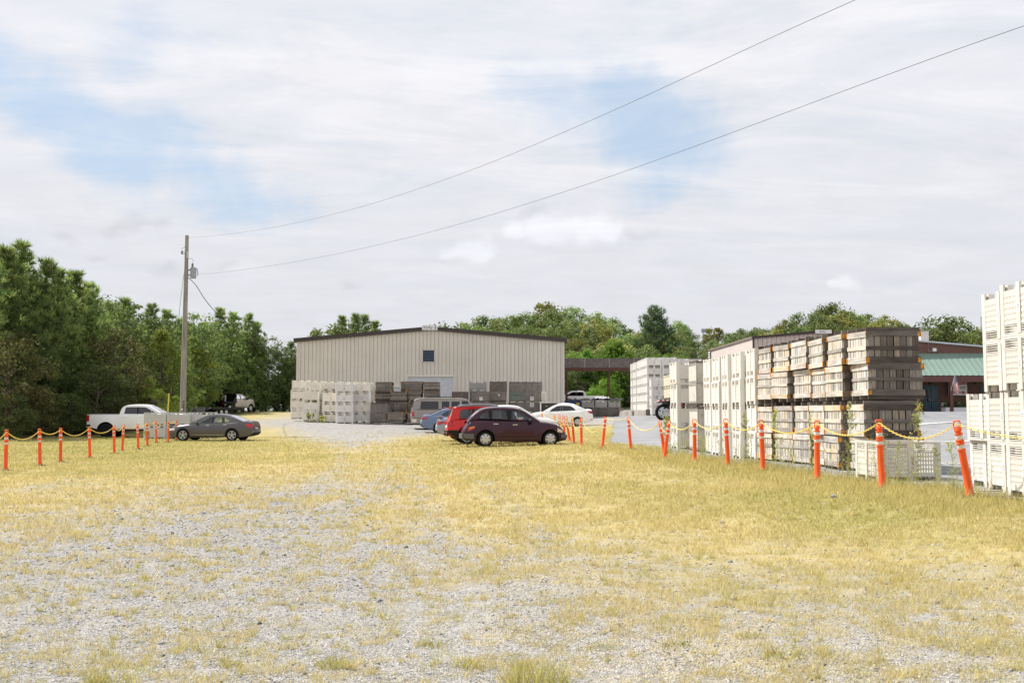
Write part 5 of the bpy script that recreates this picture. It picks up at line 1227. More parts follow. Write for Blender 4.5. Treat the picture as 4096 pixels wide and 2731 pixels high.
class Car:
    """Vehicle from side-view curves: x forward, z up. Lower body is lofted along x with real wheel arches; the cabin has
    openings for its panes, which are separate parts."""
    def __init__(s, name, label, spec, colour, loc, heading, group='parked cars', cat='car', glassm=None):
        s.S = S = spec; s.paint = colour; s.root = thing(name, label, cat, loc, heading, group)
        s.W = S['W']; s.x0, s.x1 = S['lower'][0][0], S['lower'][-1][0]; s.xc = (s.x0 + s.x1) / 2; s.L = s.x1 - s.x0
        s.axles = S['axles']; s.R = S['R']; s.Ra = S.get('Ra', s.R * 1.17); s.glassm = glassm or S.get('glass', GLASS)
        s.lower(); s.cabin()
        for x in s.axles:
            for sd in (-1, 1): wheel(s.root, x, sd * (s.W / 2 - S.get('wheel_in', .125)), s.R, S.get('tw', .21), S['rim'], sd)
    def zt(s, x): return interp(s.S['lower'], x)
    def zbot(s, x): return interp(s.S['bottom'], x)
    def arch(s, x):
        z = s.zbot(x)
        for a in s.axles:
            d = abs(x - a)
            if d < s.Ra: z = max(z, s.R + math.sqrt(max(0, s.Ra ** 2 - d * d)))
        return z
    def hw(s, x):
        q = abs(2 * (x - s.xc) / s.L); n, k = s.S.get('plan', (5, .26)); return s.W / 2 * (1 - k * q ** n)
    def P(s, x, z, off=0.):
        """Half width of the body side at height z."""
        zs = s.S['sill']; f = (z - zs) / max(.05, s.zt(x) - zs); f = min(1, max(0, f))
        prof = np.interp(f, [0, .12, .45, .78, .93, 1], s.S.get('side', [.945, .98, 1, .985, .955, .905])); y = s.hw(x) * float(prof)
        fl = s.S.get('flare', .012)
        for a in s.axles:
            d = math.hypot(x - a, (z - s.R) * .9); y += fl * math.exp(-((d - s.Ra) / (.16 if fl < .03 else .26)) ** 2)
        return y + off
    def lower(s):
        S = s.S; xs = set(np.linspace(s.x0, s.x1, 64).tolist()) | {p[0] for p in S['lower']} | {p[0] for p in S['bottom']}
        for a in s.axles:
            xs |= set((a + s.Ra * np.cos(np.linspace(0, PI, 19))).tolist()); xs |= {a - s.Ra - .002, a + s.Ra + .002}
        xs = sorted(x for x in xs if s.x0 <= x <= s.x1); xs = [x for i, x in enumerate(xs) if i == 0 or x - xs[i - 1] > 4e-4]
        nt, ntop = 9, 7; crown = S.get('crown', .045); rows = []; cab = S['cabin_range']
        for x in xs:
            zb, zt = s.arch(x), s.zt(x); zb = min(zb, zt - .03); sd = [(s.P(x, zb + (zt - zb) * k / (nt - 1)), zb + (zt - zb) * k / (nt - 1)) for k in range(nt)]
            ys = sd[-1][0]; dip = 0
            tp = [(ys * (1 - k / (ntop - 1)), zt + .012 + crown * (1 - (1 - k / (ntop - 1)) ** 2)) for k in range(1, ntop)]
            half = sd + tp; rows.append([(x, -y, z) for y, z in half] + [(x, y, z) for y, z in half[-2::-1]])
        m = MB(); n = len(rows[0]); m.mi = 0
        b = len(m.v)
        for r in rows: m.v += r
        for i in range(len(rows) - 1):
            xm = (xs[i] + xs[i + 1]) / 2; incab = cab[0] + .05 < xm < cab[1] - .05
            for j in range(n - 1):
                top = nt <= j < n - nt - 0 - 1 + 0
                m.f.append((b + i * n + j, b + (i + 1) * n + j, b + (i + 1) * n + j + 1, b + i * n + j + 1)); m.m.append(1 if (incab and nt - 1 <= j < n - nt) or (S.get('bed') and S['bed'][0] < xm < S['bed'][1] and nt <= j < n - nt - 1) else 0)
            m.f.append((b + i * n, b + i * n + n - 1, b + (i + 1) * n + n - 1, b + (i + 1) * n)); m.m.append(1)
        for i, rev in ((0, False), (len(rows) - 1, True)):
            for j in range(n // 2):
                q = (b + i * n + j, b + i * n + j + 1, b + i * n + n - 2 - j, b + i * n + n - 1 - j)
                if len(set(q)) < 4: q = tuple(dict.fromkeys(q))
                if len(q) >= 3: m.f.append(q[::-1] if rev else q); m.m.append(0)
        s.body = m.build('body', [s.paint, UNDER], s.root, smooth=38)
        w = MB(); hwm = s.W / 2 - S.get('wheel_in', .125) - S.get('tw', .21) / 2 - .04
        for a in s.axles: w.b2((a - s.Ra - .02, -hwm, s.zbot(a) - .02), (a + s.Ra + .02, hwm, s.R + s.Ra + .002))
        w.build('wheel_well', UNDER, s.root)
    def side_y(s, x, z):
        S = s.S; zb = s.zt(min(max(x, s.x0), s.x1)); yb = s.hw(x) * S.get('belt', .90); k = S.get('tumble', .36)
        return max(.1, yb - k * max(0, z - zb) - .0)
    def cabin(s):
        S = s.S; T = S['roof']          # [(x, z, kind of the segment that follows)]
        pts = []
        for (xa, za, kd), (xb, zb, _) in zip(T, T[1:]):
            n = max(1, int(math.hypot(xb - xa, zb - za) / .09))
            pts += [(xa + (xb - xa) * i / n, za + (zb - za) * i / n, kd) for i in range(n)]
        pts.append((T[-1][0], T[-1][1], 'end'))
        # round the polyline's corners a little
        for _ in range(S.get('soft', 2)):
            pts = [pts[0]] + [((a[0] + 2 * b[0] + c[0]) / 4, (a[1] + 2 * b[1] + c[1]) / 4, b[2]) for a, b, c in zip(pts, pts[1:], pts[2:])] + [pts[-1]]
        crown = S.get('roof_crown', .055); ns = 12; rows = []
        for x, z, _ in pts:
            y = s.side_y(x, z); rows.append([(x, y * (2 * k / ns - 1), z + crown * (1 - abs(2 * k / ns - 1) ** 2.2)) for k in range(ns + 1)])
        m = MB(); gb = {'windscreen': MB(), 'rear_window': MB()}
        for i in range(len(rows) - 1):
            kd = pts[i][2]
            for j in range(ns):
                q = [rows[i][j], rows[i][j + 1], rows[i + 1][j + 1], rows[i + 1][j]]
                if kd in gb and 0 < j < ns - 1: gb[kd].poly(q)
                else: m.mi = 1 if S.get('roof_mat') and kd == 'roof' else 0; m.poly(q)
        m.mi = 0
        # side frames with openings
        outer = [(x, z) for x, z, _ in pts]; belt = [(x, s.zt(x) - .02) for x in np.linspace(outer[-1][0], outer[0][0], 14)]
        outer = outer + belt
        for sd in (-1, 1):
            loops = [[Vector((x, z, 0)) for x, z in outer]] + [[Vector((x, z, 0)) for x, z in w] for w in S['windows']]
            flat = [p for l in loops for p in l]
            for t in tessellate_polygon(loops):
                pp = [(flat[i].x, sd * (s.side_y(flat[i].x, flat[i].y)), flat[i].y) for i in t]; m.poly(pp)
        bm = bmesh.new(); me = m.mesh('cabin', [s.paint, BLACKP]); bm.from_mesh(me); bmesh.ops.remove_doubles(bm, verts=bm.verts, dist=.0015); bmesh.ops.recalc_face_normals(bm, faces=bm.faces); bm.to_mesh(me); bm.free()
        me.polygons.foreach_set('use_smooth', [True] * len(me.polygons)); me.set_sharp_from_angle(angle=R(35)); link('cabin', me, s.root)
        for nm, g in gb.items():
            if g.f: g.build(nm, S.get('screen', GLASS), s.root, smooth=30)
        for w in S['windows']:
            for sd in (-1, 1):
                m = MB(); tri = tessellate_polygon([[Vector((x, z, 0)) for x, z in w]])
                cx = sum(p[0] for p in w) / len(w); cz = sum(p[1] for p in w) / len(w); W_ = [(cx + (x - cx) * 1.03, cz + (z - cz) * 1.03) for x, z in w]
                for t in tri: m.poly([(W_[i][0], sd * (s.side_y(*W_[i]) - .012), W_[i][1]) for i in t])
                o = m.build('window', s.glassm, s.root)
                # black rubber frame round the pane
                fm = MB(); n = len(w)
                for i in range(n):
                    a, b_ = w[i], w[(i + 1) % n]; ai, bi = [(cx + (x - cx) * .955, cz + (z - cz) * .94) for x, z in (a, b_)]
                    fm.poly([(x, sd * (s.side_y(x, z) + .002), z) for x, z in (a, b_, bi, ai)])
                fm.build('frame', BLACKP, o)
        for poly in S.get('pillars', ()):
            for sd in (-1, 1): m = MB(); m.poly([(x, sd * (s.side_y(x, z) + .003), z) for x, z in poly]); m.build('pillar', BLACKP, s.root)
        for x in S.get('seats', ()):
            for sd in (-.36, .36):
                zb = s.zt(x) - .25; m = MB(); m.box((x, sd, zb + .22), (.13, .44, .55), ry=R(-12)); m.box((x - .08, sd, zb + .60), (.09, .26, .20), ry=R(-8)); m.build('seat', SEATM, s.root)
    def patch(s, name, x0, x1, z0, z1, mat, off=.008, sides=(-1, 1), parent=None, clip=True, taper=None, nx=10, nz=6, rim=None):
        out = []
        for sd in sides:
            m = MB(); xs = np.linspace(x0, x1, nx + 1); rows = []
            for x in xs:
                hi = min(z1(x) if callable(z1) else z1, s.zt(x) - .012); lo = z0(x) if callable(z0) else z0
                if clip: lo = max(lo, s.arch(x) + .025)
                lo = min(lo, hi - .005); rows.append([(x, sd * s.P(x, lo + (hi - lo) * k / nz, off), lo + (hi - lo) * k / nz) for k in range(nz + 1)])
            m.grid(rows)
            edge = [rows[0], rows[-1], [r[0] for r in rows], [r[-1] for r in rows]]
            m.mi = 1 if rim else 0
            for e in edge: m.grid([e, [(x, y - sd * (off + .004), z) for x, y, z in e]])
            me = m.mesh(name, [mat, rim] if rim else mat, 35); out.append(link(name, me, parent or s.root))
        return out
    def doors(s, spans, z0, handle=True, hz=.10, hmat=None):
        for (xa, xb) in spans:
            for sd in (-1, 1):
                d = s.patch('door', xa, xb, z0, 9, s.paint, .006, (sd,), rim=BLACKP, nx=14)[0]
                if handle:
                    xh = xa + (.20 if handle == 'rear' or handle is True else 0); zh = s.zt(xh) - hz
                    m = MB(); m.box((xh, sd * (s.P(xh, zh) + .028), zh), (.20, .022, .03)); m.box((xh - .08, sd * (s.P(xh, zh) + .014), zh), (.03, .03, .026)); m.box((xh + .08, sd * (s.P(xh, zh) + .014), zh), (.03, .03, .026)); m.build('handle', hmat or CHROME, d)
    def mirrors(s, x, mat, sc=1.0):
        for sd in (-1, 1):
            z = s.zt(x) + .07; m = MB(); y = s.side_y(x, z)
            rows = []
            for k in range(9):
                a = PI * k / 8; rows.append([(x + .06 * math.sin(a) * sc * (1 if q < 6 else .2), sd * (y + .13 * sc - .11 * sc * math.cos(a)), z + .085 * sc * math.sin(2 * PI * q / 10) * (math.sin(a) ** .5 if 0 < k < 8 else .05)) if False else
                             (x + .07 * sc * math.cos(2 * PI * q / 10) * max(.12, math.sin(a)) ** .5, sd * (y + .13 * sc - .11 * sc * math.cos(a)), z + .085 * sc * math.sin(2 * PI * q / 10) * max(.12, math.sin(a)) ** .5) for q in range(10)])
            m.grid(rows, True); m.poly(rows[0]); m.poly(rows[-1]); m.build('mirror', mat, s.root, smooth=60)
    def end(s, name, front, y0, y1, z0, z1, mat, out=.012, both=False, slope=None):
        """Block on the front or rear end (lamps, plate, bumper, grille)."""
        for sy in ((1, -1) if both else (1,)):
            m = MB()
            def xe(z): # where the end surface lies at height z
                xs = [p[0] for p in s.S['lower']]; c = np.linspace(s.x1 - .5, s.x1, 60) if front else np.linspace(s.x0 + .5, s.x0, 60)
                r = [x for x in c if s.zt(x) >= z]; return (max(r) if front else min(r)) if r else c[0]
            g = 1 if front else -1; n = 4; rows = []
            for k in range(n + 1):
                z = z0 + (z1 - z0) * k / n; x = xe(z) + g * out; rows.append([(x, sy * y0, z), (x, sy * y1, z)])
            m.grid(rows); bk = [[(x - g * (out + .04), y, z) for x, y, z in r] for r in rows]
            m.grid([rows[0], bk[0]]); m.grid([rows[-1], bk[-1]]); m.grid([[r[0] for r in rows], [r[0] for r in bk]]); m.grid([[r[1] for r in rows], [r[1] for r in bk]])
            m.build(name, mat, s.root)
def mid_loc(u, v, D, xw, heading, half):
    """Car origin from the ground pixel of a near-side wheel at local x = xw."""
    p = at(u, v, D); c, s_ = math.cos(heading), math.sin(heading); near = -half if math.sin(heading + PI / 2) > 0 else half
    x = p.x - (c * xw - s_ * near); y = D - (s_ * xw + c * near); return (x, y, G(x, y) - .01)
def bumper(c, front, z0, z1, mat, wrap=.5, off=.02):
    xa, xb = (c.x1 - wrap, c.x1 - .01) if front else (c.x0 + .01, c.x0 + wrap)
    c.patch('bumper', xa, xb, z0, z1, mat, off); c.end('bumper', front, -c.hw(c.x1 if front else c.x0) * .93, c.hw(c.x1 if front else c.x0) * .93, z0, z1, mat, .04)

# --- dark purple retro hatchback
PT = dict(W=1.72, axles=(-1.26, 1.40), R=.315, Ra=.385, sill=.20, flare=.05, plan=(4, .30), belt=.89, tumble=.30, crown=.05, rim=('cover', 7, RIM), soft=3, cabin_range=(-1.8, .85), seats=(.02, -.95),
    lower=[(-2.12, .58), (-2.06, .72), (-1.97, .86), (-1.86, .99), (-1.72, 1.05), (-1.0, 1.04), (.2, .99), (.75, .965), (1.0, .985), (1.35, .945), (1.70, .865), (1.90, .75), (2.02, .62), (2.10, .48)],
    bottom=[(-2.12, .38), (-2.0, .26), (-1.6, .22), (1.0, .20), (1.75, .20), (2.1, .26)],
    roof=[(-1.96, .98, 'body'), (-1.84, 1.14, 'rear_window'), (-1.52, 1.43, 'roof'), (-1.3, 1.535, 'roof'), (-.9, 1.575, 'roof'), (-.4, 1.58, 'roof'), (0, 1.55, 'roof'), (.32, 1.46, 'windscreen'), (.98, 1.03, 'body')],
    windows=[[(-1.50, 1.13), (-1.46, 1.25), (-1.34, 1.37), (-1.12, 1.46), (-1.10, 1.12)], [(-1.0, 1.12), (-.96, 1.475), (-.38, 1.48), (-.34, 1.09)], [(-.20, 1.08), (-.17, 1.475), (.08, 1.455), (.30, 1.36), (.52, 1.20), (.66, 1.06)]],
    pillars=[[(-1.09, 1.12), (-1.10, 1.46), (-.97, 1.47), (-1.01, 1.12)], [(-.33, 1.09), (-.37, 1.48), (-.18, 1.475), (-.21, 1.08)]])
hd = R(9); PURPLE = paint('dark_purple_paint', (.038, .007, .019), .2, .3)
c = Car('purple_hatchback', 'dark purple rounded hatchback parked nearest on the grass', PT, PURPLE, mid_loc(1941.7, 1790, 40.3, -1.26, hd, .80), hd)
c.doors([(-1.05, -.27), (-.255, .83)], .31, True, .11); c.mirrors(.58, BLACKP, 1.15)
c.patch('tail_lamp', -1.96, -1.70, lambda x: .62 + (x + 1.96) * .42, lambda x: .76 + (x + 1.96) * .30, LAMP_R, .02); c.patch('indicator', -1.90, -1.69, lambda x: .715 + (x + 1.9) * .36, lambda x: .79 + (x + 1.9) * .22, LAMP_A, .026)
c.patch('headlamp', 1.70, 1.93, lambda x: .60 - (x - 1.7) * .2, lambda x: .755 - (x - 1.7) * .45, LAMP_Y, .03)
c.patch('bumper', -2.11, -1.72, .33, .53, DGREY, .05); c.end('bumper', False, -.56, .56, .33, .52, DGREY, .07); c.patch('bumper', 1.86, 2.09, .35, .49, DGREY, .05); c.end('bumper', True, -.55, .55, .34, .47, DGREY, .06)
for k in range(6): c.end('grille_bar', True, -.36, .36, .60 + k * .036, .62 + k * .036, BLACKP, .012)
c.patch('side_moulding', -.98, .8, .40, .425, BLACKP, .014); c.end('number_plate', False, -.16, .16, .70, .83, PLATE, .02)
m = MB(); m.tube([(.95, -.80, .98), (.93, -.80, 1.45)], .004, 5); m.build('aerial', BLACKP, c.root)
m = MB(); m.tube([(-1.95, 0, 1.13), (-1.80, -.35, 1.26)], .012, 5); m.build('wiper', BLACKP, c.root)
m = MB(); m.box((.46, -.25, 1.10), (.08, .30, .18)); m.build('dashboard', SEATM, c.root)

# --- red boxy small SUV
SUV = dict(W=1.80, axles=(-1.28, 1.29), R=.345, Ra=.42, sill=.27, flare=.025, plan=(6, .20), belt=.93, tumble=.22, rim=('double', 5, RIM), soft=1, cabin_range=(-1.9, .9), seats=(.1,), roof_mat=True, glass=MIDT,
    lower=[(-2.11, .70), (-2.07, .95), (-2.02, 1.06), (-1.0, 1.06), (.9, 1.06), (1.05, 1.08), (1.6, 1.05), (1.95, .98), (2.06, .82), (2.11, .6)], bottom=[(-2.11, .48), (-1.9, .34), (-1.5, .27), (1.6, .27), (2.0, .33), (2.11, .42)],
    roof=[(-2.03, 1.03, 'body'), (-1.98, 1.20, 'rear_window'), (-1.86, 1.54, 'body'), (-1.72, 1.62, 'roof'), (-1, 1.66, 'roof'), (-.1, 1.655, 'roof'), (.30, 1.59, 'windscreen'), (1.0, 1.08, 'body')],
    windows=[[(-1.62, 1.12), (-1.55, 1.50), (-1.05, 1.54), (-1.05, 1.12)], [(-.95, 1.12), (-.95, 1.545), (-.27, 1.55), (-.25, 1.11)], [(-.12, 1.11), (-.14, 1.545), (.15, 1.52), (.55, 1.27), (.70, 1.11)]], pillars=[[(-1.04, 1.12), (-1.04, 1.54), (-.96, 1.545), (-.96, 1.12)], [(-.24, 1.11), (-.26, 1.55), (-.15, 1.545), (-.13, 1.11)]])
REDP = paint('bright_red_paint', (.60, .018, .016), .05, .3)
c = Car('red_suv', 'bright red boxy small SUV with black roof beside the purple car', SUV, REDP, mid_loc(1868, 1780, 43.4, -1.28, hd, .83), hd, 'parked cars', 'SUV')
c.doors([(-1.0, -.2), (-.18, .85)], .42, True, .12, REDP); c.mirrors(.62, BLACKP, 1.2)
c.patch('wheel_arch_trim', -1.85, -.72, lambda x: c.arch(x) + .001, lambda x: c.arch(x) + .075, BLACKP, .018, clip=False, nx=26, nz=1); c.patch('wheel_arch_trim', .72, 1.86, lambda x: c.arch(x) + .001, lambda x: c.arch(x) + .075, BLACKP, .018, clip=False, nx=26, nz=1)
c.patch('sill_trim', -.84, .84, .275, .40, BLACKP, .012); c.patch('bumper', -2.105, -1.68, .36, .62, BLACKP, .025); c.end('bumper', False, -.70, .70, .36, .60, BLACKP, .03); c.patch('bumper', 1.72, 2.10, .36, .56, BLACKP, .025)
c.patch('tail_lamp', -2.065, -1.93, .80, 1.0, LAMP_R, .022, nx=4); c.end('tail_lamp', False, .52, .72, .80, 1.0, LAMP_R, .03, True); c.patch('lamp_rim', -2.05, -1.90, .985, 1.02, BLACKP, .026, nx=4); c.end('number_plate', False, -.25, .25, .72, .84, PLATE, .02); c.end('reflector', False, .52, .66, .44, .53, LAMP_R, .045, True)
for sd in (-1, 1): m = MB(); m.tube([(-1.6, sd * .60, 1.645), (-1.45, sd * .60, 1.715), (-.9, sd * .60, 1.735), (-.1, sd * .60, 1.73), (.12, sd * .60, 1.665)], .022, 6); m.build('roof_rail', CHROME, c.root)
m = MB(); m.box((-1.93, 0, 1.57), (.26, 1.28, .05), ry=R(6)); m.build('spoiler', REDP, c.root)
m = MB(); m.b2((-2.24, -.05, .40), (-2.08, .05, .45)); m.build('tow_hitch', BLACKP, c.root)

# --- saloons
def saloon(scl, W, H, R_, rim, **kw):
    f = H / 1.445
    d = dict(W=W, axles=(-1.30 * scl, 1.43 * scl), R=R_, Ra=R_ * 1.14, sill=.22, plan=(4.5, .27), belt=.905, tumble=.44, rim=rim, soft=3, cabin_range=(-1.65 * scl, 1.02 * scl), seats=(.05 * scl,),
        lower=[(-2.38, .62), (-2.34, .82), (-2.27, 1.01), (-2.1, 1.055), (-1.75, 1.045), (-1.1, .985), (0, .95), (.8, .915), (1.1, .905), (1.7, .83), (2.08, .745), (2.28, .64), (2.38, .50)], bottom=[(-2.38, .42), (-2.2, .30), (-1.8, .22), (1.9, .20), (2.2, .22), (2.38, .28)],
        roof=[(-1.86, 1.055, 'rear_window'), (-1.12, 1.36, 'roof'), (-.72, 1.425, 'roof'), (-.3, 1.44, 'roof'), (.1, 1.40, 'windscreen'), (.45, 1.275, 'windscreen'), (1.14, .92, 'body')],
        windows=[[(-1.17, 1.025), (-1.12, 1.10), (-.93, 1.24), (-.75, 1.305), (-.26, 1.325), (-.23, .985)], [(-.11, .975), (-.145, 1.325), (.14, 1.285), (.45, 1.13), (.74, .945)]], pillars=[[(-.22, .985), (-.25, 1.325), (-.155, 1.325), (-.12, .975)]])
    for k in ('lower', 'bottom'): d[k] = [(x * scl, z * f) for x, z in d[k]]
    d['roof'] = [(x * scl, z * f, q) for x, z, q in d['roof']]; d['windows'] = [[(x * scl, z * f) for x, z in w] for w in d['windows']]; d['pillars'] = [[(x * scl, z * f) for x, z in w] for w in d['pillars']]
    d.update(kw); return d
def dress_saloon(c, sc, f, lamp=(.70, .93), amber=False, hmat=None, mirror=None):
    c.doors([(-1.12 * sc, -.175 * sc), (-.16 * sc, .93 * sc)], .30, True, .09, hmat); c.mirrors(.66 * sc, mirror or c.paint, 1.0)
    c.patch('tail_lamp', -2.31 * sc, -2.02 * sc, lambda x: (lamp[0] + (x / sc + 2.31) * .35) * f, lambda x: lamp[1] * f + .0, LAMP_R, .016); c.end('tail_lamp', False, .42, .64, (lamp[0] + .02) * f, lamp[1] * f, LAMP_R, .02, True)
    c.patch('headlamp', 1.92 * sc, 2.26 * sc, lambda x: (.57) * f, lambda x: (.715 - (x / sc - 1.92) * .18) * f, LAMP_C, .014); c.end('number_plate', False, -.2, .2, .66 * f, .78 * f, PLATE, .016)
    c.end('grille', True, -.45, .45, .36 * f, .50 * f, BLACKP, .012); c.patch('sill_trim', -.9 * sc, 1.0 * sc, .235, .27, BLACKP, .010)
    c.end('rear_valance', False, -.55, .55, .42 * f, .50 * f, BLACKP, .012)
GREYP = paint('dark_grey_metallic', (.105, .10, .105), .55, .35)
hg = R(180 - 5); sp = saloon(1.0, 1.83, 1.445, .335, ('double', 5, RIM)); sp['seats'] = ()
c = Car('grey_saloon', 'dark grey metallic saloon facing left beside the left row of posts', sp, GREYP, mid_loc(927.6, 1765, 54, -1.30, hg, .83), hg)
dress_saloon(c, 1, 1, (.70, .95)); c.patch('chrome_strip', -.95, .95, .335, .35, CHROME, .016)
m = MB(); m.tube([(-.72, 0, 1.50), (-.92, 0, 1.60)], .008, 5); m.build('aerial', BLACKP, c.root)
m = MB(); rows_ = [[Vector((.62 + .05 * math.sin(a), .36 + .17 * math.cos(a), .98 + .15 * math.sin(a))) for a in np.linspace(0, 2 * PI, 13)]]; m.tube(rows_[0], .016, 6); m.build('steering_wheel', BLACKP, c.root)
SLATE = paint('slate_blue_metallic', (.15, .20, .31), .45, .32)
hr = R(10); sp = saloon(.955, 1.78, 1.435, .325, ('double', 5, RIM), glass=MIDT)
c = Car('slate_blue_saloon', 'slate blue metallic saloon parked in front of the tan van', sp, SLATE, mid_loc(1757.7, 1737.5, 59.2, -1.30 * .955, hr, .82), hr); dress_saloon(c, .955, .993, (.78, .95), hmat=SLATE)
m = MB(); m.tube([(-.72, 0, 1.47), (-.92, 0, 1.52)], .03, 5); m.build('aerial_fin', SLATE, c.root)
sp = saloon(.96, 1.78, 1.43, .325, ('double', 5, RIM), glass=MIDT)
PALEB = paint('pale_silver_blue', (.30, .34, .40), .6, .32)
c = Car('silver_blue_saloon', 'pale silver blue saloon with rear spoiler half hidden by the red SUV', sp, PALEB, mid_loc(1836, 1768, 48.2, -1.30 * .96, hd, .82), hd); dress_saloon(c, .96, .99, (.74, .93))
m = MB(); m.box((-2.10, 0, 1.15), (.24, 1.30, .03), ry=R(-5)); m.box((-2.12, .45, 1.10), (.10, .06, .10)); m.box((-2.12, -.45, 1.10), (.10, .06, .10)); m.build('spoiler', PALEB, c.root)
WHITEP = paint('white_car_paint', (.90, .90, .91), 0, .3)
sp = saloon(.92, 1.72, 1.475, .305, ('cover', 7, RIM), glass=TINT); hw_ = R(180 - 4)
c = Car('white_saloon', 'white saloon facing left behind the orange posts on the gravel', sp, WHITEP, mid_loc(2310.7, 1711, 64, -1.30 * .92, hw_, .79), hw_); dress_saloon(c, .92, 1.02, (.80, .98), hmat=WHITEP, mirror=WHITEP)
c.patch('fuel_flap', -1.62, -1.47, .78, .90, WHITEP, .012, nx=3, nz=3, rim=BLACKP); c.patch('reflector', -2.16, -1.98, .44, .47, LAMP_R, .02, nx=3, nz=1)
# white crossover, mostly hidden
SUV2 = dict(SUV); SUV2.update(roof_mat=False, flare=.012, rim=('double', 5, RIM), glass=TINT, soft=3, screen=MIDT,
    lower=[(-2.15, .65), (-2.1, .95), (-2.0, 1.02), (-.8, .98), (.8, .98), (1.0, .99), (1.6, .93), (1.98, .80), (2.13, .62), (2.2, .5)],
    roof=[(-2.0, 1.0, 'rear_window'), (-1.55, 1.45, 'body'), (-1.3, 1.54, 'roof'), (-.7, 1.58, 'roof'), (-.1, 1.57, 'roof'), (.2, 1.52, 'windscreen'), (1.06, .99, 'body')],
    windows=[[(-1.45, 1.06), (-1.3, 1.40), (-.98, 1.45), (-.95, 1.04)], [(-.85, 1.04), (-.88, 1.46), (-.2, 1.48), (-.15, 1.03)], [(-.02, 1.03), (-.07, 1.475), (.15, 1.45), (.5, 1.23), (.7, 1.03)]], pillars=[])
pn = at(2228, 1755, 50.5); zc = G(0, 52)
c = Car('white_crossover', 'white crossover behind the purple car, only roof and bonnet showing', SUV2, WHITEP, (pn.x - 2.15 * math.cos(hd), 51.2 - 2.15 * math.sin(hd) + .3, G(pn.x - 2, 51.5)), hd, 'parked cars', 'SUV')
c.doors([(-.9, -.1), (-.08, .85)], .4, True, .1, WHITEP); c.mirrors(.66, WHITEP)
c.patch('headlamp', 1.72, 2.08, .70, .80, LAMP_C, .014); c.end('grille', True, -.5, .5, .42, .6, BLACKP, .012)
# --- tan van
VAN = dict(W=2.0, axles=(-1.50, 2.02), R=.365, Ra=.44, sill=.33, flare=.012, plan=(8, .10), belt=.945, tumble=.16, crown=.03, roof_crown=.05, rim=('cover', 6, RIM), soft=2, cabin_range=(-2.5, 1.5), glass=TINT, screen=MIDT,
    lower=[(-2.70, .75), (-2.68, 1.05), (-2.66, 1.20), (-1.0, 1.20), (1.3, 1.18), (1.6, 1.18), (2.3, 1.08), (2.58, .95), (2.68, .75), (2.70, .6)], bottom=[(-2.7, .42), (-2.4, .40), (2.3, .36), (2.7, .42)], side=[.95, .985, 1, .985, .965, .945],
    roof=[(-2.68, 1.15, 'body'), (-2.64, 1.35, 'rear_window'), (-2.54, 1.80, 'body'), (-2.40, 1.92, 'roof'), (-2.0, 1.96, 'roof'), (-.5, 1.97, 'roof'), (.6, 1.95, 'roof'), (.95, 1.88, 'windscreen'), (1.62, 1.20, 'body')],
    windows=[[(-2.12, 1.30), (-2.16, 1.36), (-2.10, 1.76), (-2.04, 1.76), (-1.05, 1.76), (-1.0, 1.76), (-1.0, 1.36), (-1.05, 1.30)], [(-.78, 1.32), (-.78, 1.76), (-.30, 1.76), (-.30, 1.32)], [(-.16, 1.32), (-.16, 1.76), (.36, 1.76), (.36, 1.32)], [(.52, 1.28), (.52, 1.80), (.86, 1.79), (1.30, 1.28)]])
VANP = paint('tan_metallic_paint', (.30, .265, .24), .35, .38)
hv = R(9); c = Car('tan_van', 'tan passenger van with roof rack behind the slate blue saloon', VAN, VANP, mid_loc(1722, 1731, 63.8, -1.50, hv, .93), hv, 'parked cars', 'van')
c.doors([(-.88, .44), (.46, 1.40)], .46, True, .18); c.mirrors(1.25, BLACKP, 1.6)
c.patch('tail_lamp', -2.685, -2.55, .82, 1.12, LAMP_R, .02, nx=3); c.end('tail_lamp', False, .72, .86, .82, 1.12, LAMP_R, .02, True); bumper(c, False, .46, .64, CHROME, .30); c.end('number_plate', False, -.2, .2, .85, .98, PLATE, .015); c.patch('trim_strip', -2.6, 1.5, .70, .73, DGREY, .012, nx=30)
lad = MB()
for y in (.30, .62): lad.tube([(-2.80, y, .7), (-2.80, y, 1.75), (-2.66, y, 1.95), (-2.4, y, 2.02)], .016, 6)
for z in (.95, 1.22, 1.5, 1.76): lad.tube([(-2.80, .30, z), (-2.80, .62, z)], .014, 6)
lad.build('ladder', VANP, c.root)
rk = MB()
for y in (-.7, .7): rk.tube([(-1.75, y, 1.99), (-1.6, y, 2.05), (-.1, y, 2.05), (.05, y, 1.99)], .018, 6)
for x in (-1.55, -.85, -.15): rk.tube([(x, -.7, 2.05), (x, .7, 2.05)], .015, 6)
rk.build('roof_rack', BLACKP, c.root)

